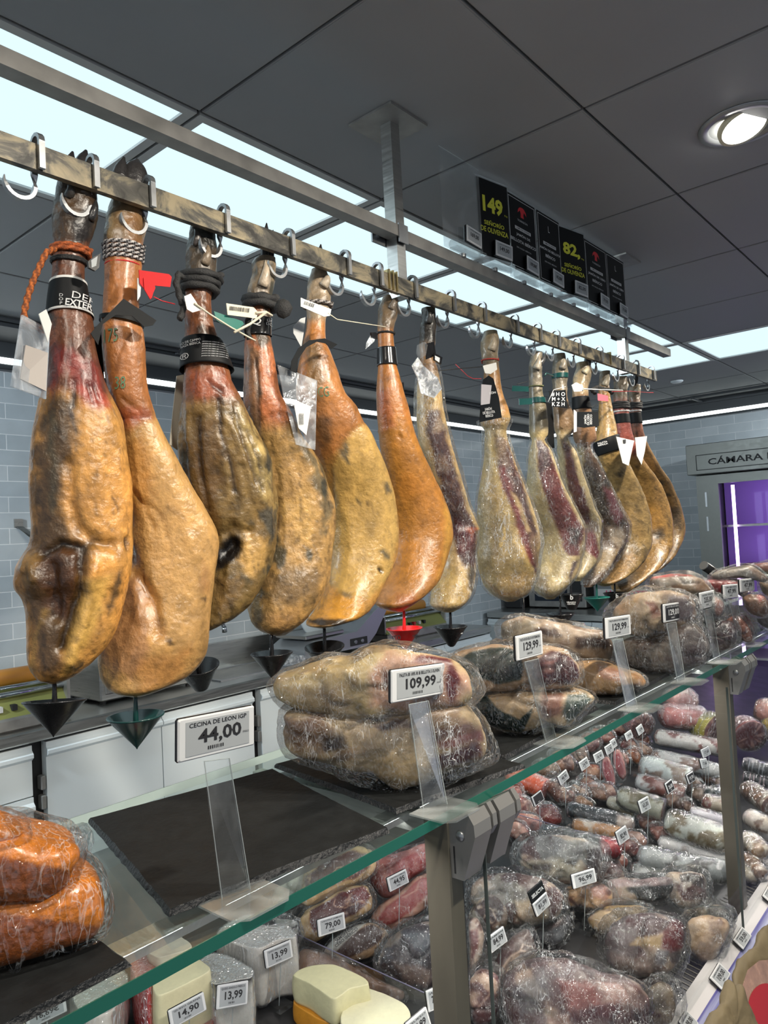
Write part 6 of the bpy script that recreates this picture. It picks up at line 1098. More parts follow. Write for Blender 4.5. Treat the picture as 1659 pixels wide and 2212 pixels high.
for k, (lab, pts, pc, Y, T) in enumerate((('lower orange paprika pack on the near left slate, right end showing', [(-80,1960),(0,1925),(80,1912),(150,1885),(190,1886),(214,1904),(228,1942),(222,1985),(205,2006),(150,2022),(60,2050),(-40,2075),(-90,2060)], (80, 1985), .66, .055),
  ('upper orange paprika pack lying on the lower one at the left edge', [(-90,1830),(-30,1790),(30,1785),(100,1800),(155,1812),(168,1832),(155,1860),(142,1895),(100,1925),(40,1928),(-40,1925),(-100,1900)], (30, 1865), .67, .050), ('small part of a third orange pack on top of the pile at the left edge', [(-90,1800),(-40,1765),(10,1768),(50,1785),(45,1802),(0,1810),(-60,1815)], (-10, 1790), .70, .03))):
    t = shelfpack(lab, pts, pc, Y, T, OR, on=([(60,2050),(150,2022),(205,2006)] if k else None), layers=[('p', [(-90, pts[0][1] - 2), (pts[3][0], pc[1] + 8), (pts[7][0], pc[1] + 14), (230, 2100), (-90, 2100)], (.34,.13,.05), 6, 5, .75)] if k < 2 else (), mt=M_or, seed=41 + k, wlump=.002, nm='paprika_pack', cat='orange pack', wrapm='f', lump=.004, p=3.2, group='orange paprika packs piled at the left', vary=.3)
shelfpack('loose clear film end sticking out between the orange packs and the slate', [(150,1810),(165,1795),(182,1796),(190,1818),(184,1845),(168,1865),(160,1850)], (172, 1828), .72, .008, (.55,.55,.50), wrapm='f', seed=45, nm='film_scrap', cat='plastic film', mt=M_filmc, lump=.003)
tagd = [((376,1556),(544,1524),(393,1649),'44,00','CECINA DE LEON IGP','large price tag reading 44,00 in front of the empty slate',((443,1645),(497,1638),(480,1943),(541,1921)),0),
 ((840,1448),(957,1432),(852,1520),'109,99','PALETA IB 100% IR IB BELLOTA S OLIVEN','price tag reading 109,99 in front of the two big shoulders',((885,1522),(927,1514),(915,1748),(966,1737)),0),
 ((1105,1376),(1163,1363),(1127,1427),'129,99','PALETA 50% RZA BELLOTA IB EXTREMADURA','price tag reading 129,99 standing before the green bags',((1135,1430),(1164,1423),(1180,1602),(1201,1593)),0),
 ((1299,1336),(1354,1328),(1319,1380),'129,99','PALETA JABUGO IB EXTREMADURA','price tag reading 129,99 just left of the black screened tag',((1325,1383),(1346,1379),(1355,1530),(1376,1522)),0),
 ((1427,1306),(1467,1300),(1441,1345),'129,00','JAMON BELLOTA IBERICO','black screened price tag reading 129,00 on the shelf',((1441,1347),(1461,1343),(1464,1473),(1480,1467)),1),
 ((1505,1282),(1537,1275),(1520,1316),'235,00','CECINA WAGYU','price tag reading 235,00 right of the black screened tag',((1521,1318),(1538,1314),(1544,1430),(1556,1425)),0),
 ((1556,1264),(1588,1261),(1571,1294),'47,99','LOMO EMBUCHADO','left one of the two 47,99 price tags on the shelf',((1574,1295),(1592,1292),(1600,1393),(1612,1388)),0),
 ((1592,1252),(1623,1249),(1607,1279),'47,99','LOMO EMBUCHADO','right one of the two 47,99 price tags on the shelf',((1608,1281),(1626,1278),(1632,1368),(1644,1363)),0),
 ((1649,1241),(1678,1239),(1662,1267),'47,99','LOMO','price tag cut by the right edge of the picture, above the shelf',None,0)]
for a in tagd: shelf_tag(a[0], a[1], a[2], a[3], a[4], a[5], a[6], bool(a[7]))
# ------------------------------------------------------------------ price signs clipped to the upper rail
YS = .998
def sign(x0px, x1px, ymid, label, kind, price, yaw=0):
    xa, xb = atY(x0px, ymid, YS).x, atY(x1px, ymid, YS).x; z0, z1 = CZ + .718, CZ + .921; t = empty('price_sign', ((xa + xb) / 2, YS, z0), label, 'price sign', 'price signs above the rail')
    M = Matrix.Translation(((xa + xb) / 2, YS, z0)) @ Matrix.Rotation(rad(yaw), 4, 'Z') @ Matrix.Rotation(rad(90), 4, 'X'); w_ = xb - xa; h_ = z1 - z0
    MB().box((-w_/2, -.03, -.0015), (w_/2, h_ + (.012 if kind == 'clear' else .006), 0), 0, M).build('acrylic_holder', M_acr, t)
    if kind != 'clear':
        MB().box((-w_/2 + .004, 0, .0003), (w_/2 - .004, h_, .0012), 0, M).build('printed_card', M_card, t)
        b = MB(); y_ = MB(); r_ = MB(); o_ = .0018
        if kind[0] == 'y':
            put_text(y_, kind[1], -.002, h_ * .68, wd=w_ * .62, ht=h_ * .22, M=M, bold=.04, off=o_); put_text(y_, 'SEÑORÍO', 0, h_ * .44, wd=w_ * .62, ht=h_ * .07, M=M, bold=.02, off=o_); put_text(y_, 'DE OLIVENZA', 0, h_ * .345, wd=w_ * .84, ht=h_ * .07, M=M, bold=.02, off=o_); put_text(y_, '€/kg', w_ * .38, h_ * .60, wd=w_ * .1, ht=h_ * .03, M=M, off=o_)
        else:
            for (x0, y0, x1, y1) in ((-.45, .02, -.437, .97), (.437, .02, .45, .97), (-.45, .962, .45, .97), (-.45, .02, .45, .028)): b.add([M @ Vector((x * w_, y * h_, o_)) for x, y in ((x0, y0), (x1, y0), (x1, y1), (x0, y1))], [(0, 1, 2, 3)])
            b.add([M @ Vector((x * w_, y * h_, o_)) for x, y in ((-.27, .545), (.27, .545), (.27, .59), (-.27, .59))], [(0, 1, 2, 3)])
            if kind[0] == 't':
                r_.add([M @ Vector((x * w_, y * h_, o_)) for x, y in ((-.055, .74), (.055, .74), (.045, .79), (.07, .835), (.15, .79), (.13, .84), (.08, .875), (.03, .885), (-.03, .885), (-.08, .875), (-.13, .84), (-.15, .79), (-.07, .835), (-.045, .79))], [tuple(range(14))])
                put_text(b, 'TORREÓN', 0, h_ * .69, wd=w_ * .34, ht=h_ * .035, M=M, off=o_)
            else: put_text(b, 'L', 0, h_ * .80, wd=w_ * .06, ht=h_ * .09, M=M, off=o_)
            for k, s_ in enumerate(kind[1]): put_text(b, s_, 0, h_ * (.48 - .085 * k), wd=w_ * (.032 + .055 * len(s_)), ht=h_ * .055, M=M, bold=.02, off=o_)
            put_text(b, '50% RAZA IBÉRICA', 0, h_ * (.47 - .085 * len(kind[1])), wd=w_ * .5, ht=h_ * .025, M=M, off=o_)
            q = MB(); put_text(q, 'LOMO DE CALIDAD', 0, h_ * .567, wd=w_ * .46, ht=h_ * .025, M=M, bold=.01, off=o_ + .0006); q.build('strip_print', M_ink, t)
        if y_.v: y_.build('yellow_lettering', M_yprint, t)
        if b.v: b.build('white_lettering', M_wprint, t)
        if r_.v: r_.build('red_emblem', M_rprint, t)
    # electronic tag and clear clip on a stub
    tx, ty = w_ * .17, h_ * .10; Mt = M @ Matrix.Translation((tx, ty, .012)) @ Matrix.Rotation(rad(-4), 4, 'Z'); tw, th = .068, .043
    MB().rbox((-tw/2, -th/2, -.009), (tw/2, th/2, 0), .002, 0, Mt).build('tag_case', M_black, t); MB().rbox((-tw/2 + .001, -th/2 + .001, -.002), (tw/2 - .001, th/2 - .001, .001), .001, 0, Mt).build('tag_bezel', M_tagw, t)
    MB().box((-tw/2 + .006, -th/2 + .006, .001), (tw/2 - .006, th/2 - .006, .0014), 0, Mt).build('tag_screen', M_eink, t); b = MB(); put_text(b, price, 0, 0, wd=.036, ht=.013, M=Mt, off=.0018, bold=.02); put_text(b, 'JAMON IBERICO', 0, .012, wd=.04, ht=.003, M=Mt, off=.0018); b.build('tag_price', M_ink, t)
    MB().tube([M @ Vector((-w_ * .34, -.018, .006)), M @ Vector((w_ * .44, -.018, .006))], .012, 12).build('clear_clip', M_acr, t); MB().box((-w_ * .34, -.030, -.004), (w_ * .44, -.026, .02), 0, M).build('clip_lip', M_acr, t)
    xm = (xa + xb) / 2; MB().tube([(xm, YS + .008, CZ + .686), (xm, YS, z0 - .026)], .0042, 10).build('stub', M_galv, t, smooth=True); MB().tube([(xm, YS + .008, CZ + .684), (xm, YS + .008, CZ + .692)], .010, 12).build('stub_base', M_galv, t)
sign(957, 1040, 480, 'clear empty acrylic sign with only a 169,00 electronic tag, leftmost above the rail', 'clear', '169,00')
sign(1040, 1094, 500, 'black sign with yellow 149 above the rail', ('y', '149'), '149,00', -10)
sign(1099, 1160, 530, 'black sign with red emblem reading JAMÓN DE BELLOTA, left of the 82 sign', ('t', ['JAMÓN DE', 'BELLOTA IBÉRICO']), '109,00€')
sign(1163, 1212, 560, 'black framed sign without red emblem between the red emblem sign and the 82 sign', ('l', ['JAMÓN DE BELLOTA', 'IBÉRICO']), '142,00€')
sign(1215, 1258, 580, 'black sign with yellow 82 above the rail', ('y', '82,'), '82,00', -10)
sign(1264, 1312, 600, 'black sign with red emblem reading JAMÓN DE CEBO, right of the 82 sign', ('t', ['JAMÓN DE CEBO', 'IBÉRICO']), '79,90')
sign(1311, 1350, 620, 'last black framed sign at the far end, no red emblem', ('l', ['JAMÓN DE CEBO', 'IBÉRICO']), '79,00')
# ================================================================== INSIDE THE CASE
ND = (-.30, -.72, .62); ND2 = (-.25, -.55, .80)
def dk(label, pts, c, h, T, base, layers=(), nrm=ND, **k):
    """piece of meat or cheese on the deck: c = its centre in the picture, h = height of its mid plane above the deck"""
    nm = k.pop('nm', 'meat_pack'); cat = k.pop('cat', 'packed meat'); lift = max(0, h - .055)
    P0, n = rest_plane(pts, lambda x, y: deck(x, y, .004 + lift), pts, (.45, 0)); return blob(nm, label, cat, pts, P0, n, min(T, .05) * .8, base, layers, T2=T * 1.1, **k)
RM1 = (.30, .045, .045); RM2 = (.42, .10, .09); DM = (.10, .035, .035); FT = (.66, .52, .33); GYM = (.16, .13, .13); PK = (.55, .28, .24)
# cured ham pieces left of the first post
dk('ham piece with a dark marbled cut face, furthest left behind the glass edge', [(640,1935),(660,1880),(700,1850),(760,1828),(800,1835),(812,1870),(790,1900),(720,1935),(660,1960)], (725, 1890), .10, .04, FT, [('p', [(655,1895),(700,1860),(760,1838),(795,1845),(800,1870),(770,1895),(700,1920),(660,1925)], (.20,.08,.08), 4, 5, .95)], marb=[([(650,1900),(760,1835),(805,1870),(700,1925)], 48, (.62,.48,.36), 4, .9, .13)], seed=61, lump=.003, p=3.5)
dk('frosty film heap at the left end of the meat pieces', [(590,1935),(620,1880),(650,1870),(665,1900),(640,1960),(600,1970)], (625, 1920), .09, .03, (.50,.50,.46), seed=62, nm='film_pack', cat='packed meat')
dk('pink boneless ham block behind the 44,95 tag', [(800,1862),(850,1845),(880,1835),(915,1822),(936,1830),(938,1850),(915,1880),(880,1905),(860,1935),(830,1938),(805,1915)], (870, 1880), .10, .045, (.52,.26,.24), [('p', [(825,1870),(880,1850),(930,1830),(936,1850),(910,1885),(875,1905),(845,1900)], (.46,.12,.12), 4, 4, .95), ('s', [(826,1870),(834,1905),(862,1935),(880,1905),(915,1880)], (.66,.45,.35), 3, 2, .7), ('p', [(825,1870),(860,1860),(850,1890),(830,1890)], (.28,.07,.06), 6, 6, .7)], marb=[([(826,1870),(936,1830),(910,1880),(850,1905)], 40, (.62,.36,.33), 4, .6)], seed=63, lump=.003, p=3.4)
dk('pink ham slice block with a pale fat rim below the 44,95 tag', [(800,1985),(820,1955),(860,1930),(900,1895),(925,1885),(940,1900),(938,1930),(915,1965),(880,1990),(845,2012),(815,2005)], (872, 1950), .055, .035, (.62,.42,.34), [('p', [(815,1990),(835,1958),(870,1935),(905,1900),(926,1892),(934,1905),(925,1930),(895,1962),(850,1995),(825,2000)], (.48,.14,.13), 3, 4, .95), ('s', [(870,1940),(900,1925),(905,1905)], (.66,.40,.34), 2.5, 2, .9)], marb=[([(815,1990),(926,1892),(930,1930),(840,2000)], 36, (.62,.36,.31), 3, .45)], seed=64, lump=.003, p=3.5)
dk('dark red ham block with a cream fat edge behind the 79,00 tag', [(648,1990),(660,1968),(690,1950),(730,1925),(770,1912),(795,1915),(805,1940),(800,1965),(765,1990),(720,2010),(680,2035),(655,2020)], (730, 1970), .065, .04, FT, [('p', [(668,1970),(700,1950),(740,1925),(785,1912),(800,1930),(797,1950),(770,1975),(720,1995),(680,2010),(672,1995)], (.17,.03,.03), 3, 4, .97), ('p', [(740,1925),(790,1915),(800,1935),(790,1955),(760,1945)], (.30,.035,.03), 5, 5, .8)], marb=[([(700,1950),(790,1915),(798,1950),(730,1990)], 42, (.62,.45,.34), 3, .9, .12)], seed=65, lump=.003, p=3.6)
t = dk('brown vacuum packed ham piece with a printed paper label, behind the clear divider', [(700,2062),(720,2030),(770,2000),(810,1995),(835,2010),(838,2030),(810,2060),(775,2075),(740,2078)], (775, 2040), .05, .03, (.40,.30,.20), [('p', [(725,2055),(745,2025),(800,1998),(830,2010),(825,2030),(780,2058),(745,2070)], (.11,.05,.035), 3, 4, .95), ('p', [(700,2045),(770,1986),(790,1996),(722,2058)], (.58,.56,.52), 2, 0, 1), ('s', [(790,2070),(832,2035)], (.66,.5,.34), 4, 2, .8)], seed=66, lump=.003, p=3.4)
def deckflat(t, s, cx, cy, h, wd, ht, ang, m=M_ink, nrm=ND, c=None, name='print', bold=.02):
    V, Fs = text_mesh(s, bold); W_, H_ = V[:, 0].max() - V[:, 0].min(), V[:, 1].max() - V[:, 1].min(); sx = wd / W_; sy = ht / H_; q, r = math.cos(rad(ang)), math.sin(rad(ang)); n = Vector(nrm).normalized(); P = deck(*(c or (cx, cy)), h); P = P + (Vector((0, 0, CZ)) - P).normalized() * .042; o = Vector((0, 0, CZ)); out = []
    for v in V: d = Vector(ray(cx + v[0]*sx*q - v[1]*sy*r, cy - v[0]*sx*r - v[1]*sy*q)); out.append(o + d * ((P - o).dot(n) / d.dot(n)))
    return mesh(name, out, Fs, m, t)
deckflat(t, 'JAMÓN DE\nCEBO IBÉRICO', 745, 2021, .05, 62, 16, 40)
dk('crinkled silvery vacuum bag of dark meat left of the first post', [(815,2080),(840,2030),(880,2000),(935,1992),(945,2030),(942,2100),(935,2135),(900,2150),(850,2110)], (885, 2070), .05, .04, (.13,.11,.12), [('p', [(850,2080),(900,2085),(935,2100),(920,2130),(870,2115)], (.36,.28,.24), 8, 10, .7), ('p', [(870,2010),(930,2010),(935,2060),(890,2050)], (.30,.33,.36), 8, 12, .6)], seed=67, wlump=.008, lump=.006, mix=.6)
dk('pale translucent fat piece behind the divider under the printed label', [(640,2075),(660,2050),(740,2075),(800,2110),(870,2140),(860,2165),(780,2140),(700,2120),(650,2105)], (750, 2110), .02, .02, (.36,.26,.20), seed=68, lump=.003)
# cheeses
M_ch = vmat('cheese_paste', .45, .05, 90, .2, 90, .15, .04)
CH = (.70, .66, .40)
def blk(name, label, cat, top, hgt, h0, base, mt=None, rnd=.004, wrapm='f', group=None, lean=0, cols=None, part='block'):
    """prismatic block standing on the deck: top = pixel outline of its top face, hgt = height in metres, h0 = clearance under it"""
    Zt = deckz(deck(*np.mean(np.array(top), 0), hgt + h0).y) + hgt + h0; P = [atZ(x, y, Zt) for x, y in top]; N_ = 12; O = []
    q = resample(top, 64); O = [atZ(x, y, Zt) for x, y in q]; O = np.array([o[:] for o in O]); c = O.mean(0); rg = []
    for k in range(5): f_ = k / 4; rg.append((1 - .10 * (1 - math.sin(f_ * math.pi / 2)) if 0 else 1 - (1 - math.sin(f_ * math.pi / 2)) * .06, -rnd * (1 - math.cos(f_ * math.pi / 2)) * 1.0))
    rings = [(s_, z) for s_, z in [(.4, 0), (.8, 0), (.92, -.0004)] + [(1 - .03 * (1 - math.sin(k / 4 * math.pi / 2)), -rnd * (1 - math.cos(k / 4 * math.pi / 2))) for k in range(5)]] + [(1 + .03 * math.sin(k / 6 * math.pi), -rnd - (hgt - 2 * rnd) * k / 6) for k in range(1, 7)] + [(.97, -hgt)]
    V = [c + np.array([0, 0, 0])]
    for s_, z in rings: V += list(c + (O - c) * s_ + np.array([0, 0, z]))
    V.append(c + np.array([0, 0, -hgt])); V = np.array(V); N_ = len(O); L_ = len(rings); Fs = [(0, 1 + k, 1 + (k + 1) % N_) for k in range(N_)] + [(1+i*N_+k, 1+(i+1)*N_+k, 1+(i+1)*N_+(k+1) % N_, 1+i*N_+(k+1) % N_) for i in range(L_ - 1) for k in range(N_)]; e = len(V) - 1; Fs += [(e, 1+(L_-1)*N_+(k+1) % N_, 1+(L_-1)*N_+k) for k in range(N_)]
    W = V * 1.0; C = np.ones((len(V), 3)) * np.array(base) * (1 + .07 * fbm(W * 30, 3, 3)[:, None])
    if cols: zf = (c[2] - V[:, 2]) / hgt; 
    if cols:
        for (z0, z1, cc) in cols: w_ = ((zf >= z0) & (zf <= z1))[:, None]; C = np.where(w_, np.array(cc) * (1 + .1 * fbm(W * 80, 2, 5)[:, None]), C)
    V = V + fbm(W * 30, 3, 8)[:, None] * .0012
    t = empty(name, Vector(c) - Vector((0, 0, hgt)), label, cat, group); mesh(part, V, Fs, mt or M_ch, t, C, True)
    if wrapm: V2 = c + (V - c) * 1.03 + np.array([0, 0, .001]); mesh('plastic_wrap', V2, Fs, {'c': M_filmc, 'f': M_film}[wrapm], t, smooth=True)
    return t
blk('cheese_block', 'white cheese block on an orange pack, behind the divider, left of the post', 'cheese', [(632,2105),(660,2088),(720,2082),(780,2108),(797,2125),(760,2135),(735,2150),(715,2155),(665,2122)], .045, .045, CH, wrapm=None)
blk('carton', 'orange carton with a yellow print under the white cheese block', 'carton', [(634,2165),(660,2135),(740,2140),(770,2165),(725,2195),(700,2205)], .040, .0, (.75,.32,.03), mt=M_soft, wrapm=None)
blk('cheese_block', 'larger cheese block at the bottom, right of the orange carton', 'cheese', [(735,2195),(755,2160),(785,2135),(810,2138),(870,2165),(887,2190),(870,2225),(800,2235),(745,2225)], .06, .02, (.74,.71,.50), wrapm=None)
blk('cheese_tub', 'tall white tub of fresh cheese behind the upper 13,99 tag', 'cheese tub', [(468,2020),(490,1995),(540,1975),(600,1985),(625,2000),(640,2025),(600,2030),(560,2050),(520,2042)], .10, .0, (.62,.60,.55), mt=M_soft, rnd=.006)
blk('cheese_tub', 'white tub with a dark rim behind the lower 13,99 tag', 'cheese tub', [(430,2075),(460,2060),(500,2068),(545,2095),(542,2112),(510,2118),(465,2125),(440,2105)], .09, .0, (.58,.57,.52), mt=M_soft, rnd=.003, cols=[(.0, .02, (.50, .50, .46)), (.02, .16, (.015, .02, .03))])
dk('crumpled silver and black foil lid beside the upper 13,99 tag', [(560,2015),(575,1990),(610,1985),(640,1990),(645,2010),(630,2040),(600,2030),(575,2035)], (605, 2010), .12, .012, (.30,.32,.30), [('s', [(575,2030),(640,2000)], (.03,.04,.05), 6, 5, .9), ('p', [(560,2000),(590,1985),(600,2005),(575,2015)], (.02,.03,.04), 4, 4, .9)], seed=71, nm='foil_lid', cat='foil lid', wlump=.006, lump=.006)
blk('cheese_block', 'big cheese wedge with a yellowish cut face behind the 14,90 tag', 'cheese', [(330,2100),(360,2070),(410,2062),(450,2085),(452,2098),(400,2125),(345,2150),(330,2135)], .10, .0, (.70,.66,.42), rnd=.008, wrapm=None)
blk('cheese_pack', 'red wrapped cheese leaning left of the yellowish wedge', 'cheese', [(282,2080),(330,2050),(370,2058),(345,2085),(325,2130),(300,2120)], .09, .0, (.50,.05,.05), mt=M_soft, rnd=.01, wrapm='c')
blk('cheese_pack', 'small red pack under the 14,90 tag', 'cheese', [(415,2190),(445,2180),(462,2200),(450,2230),(420,2240)], .03, .0, (.50,.04,.04), mt=M_soft)
blk('round_cheese', 'round white cheese with a brown printed label, left under the glass edge', 'cheese', [(150,2130),(190,2100),(240,2085),(275,2105),(270,2150),(230,2190),(175,2190)], .06, .0, (.62,.60,.54), mt=M_soft, rnd=.012)
blk('round_cheese', 'cheese with a green rimmed label in the bottom left corner', 'cheese', [(0,2200),(30,2180),(60,2185),(70,2210),(40,2240),(0,2240)], .05, .0, (.45,.38,.24), mt=M_soft, rnd=.008)
card_ = blk('paper_wrap', 'crumpled beige wrapping paper standing behind the red wrapped cheese', 'paper', [(318,2050),(350,2030),(385,2022),(415,2045),(370,2062),(340,2068)], .02, .09, (.45,.40,.34), mt=M_soft, wrapm=None)
# clear dividers
for lab, q in (('clear acrylic divider between the cheeses and the ham pieces', ((645,2020),(950,2160),(950,2260),(655,2100))), ('long clear divider in the case right of the hinge clamps', ((1120,1760),(1335,1820),(1355,1890),(1135,1830)))):
    a, b_, c_, d_ = q; h_ = .075; A = deck(*a, h_); B = deck(*b_, h_); B = Vector((A.x + .002, B.y, A.z + (B.y - A.y) * DKS)) if 0 else B
    mb = MB(); dn = Vector((0, 0, -h_ + .002)); mb.add([A, B, B + dn, A + dn], [(0, 1, 2, 3)]); pn = mb.build('divider', clear('tinted_acrylic', (.86, .84, .86), .04, .5, .05, white=.06, wscale=9) if 'tinted_acrylic' not in MATS else MATS['tinted_acrylic']); tag(pn, lab, 'divider')
    e = MB(); e.tube([A, B], .0011, 6); mesh('edge', e.v, e.f, mat('violet_acrylic_edge', (.16, .15, .22), .3), pn)
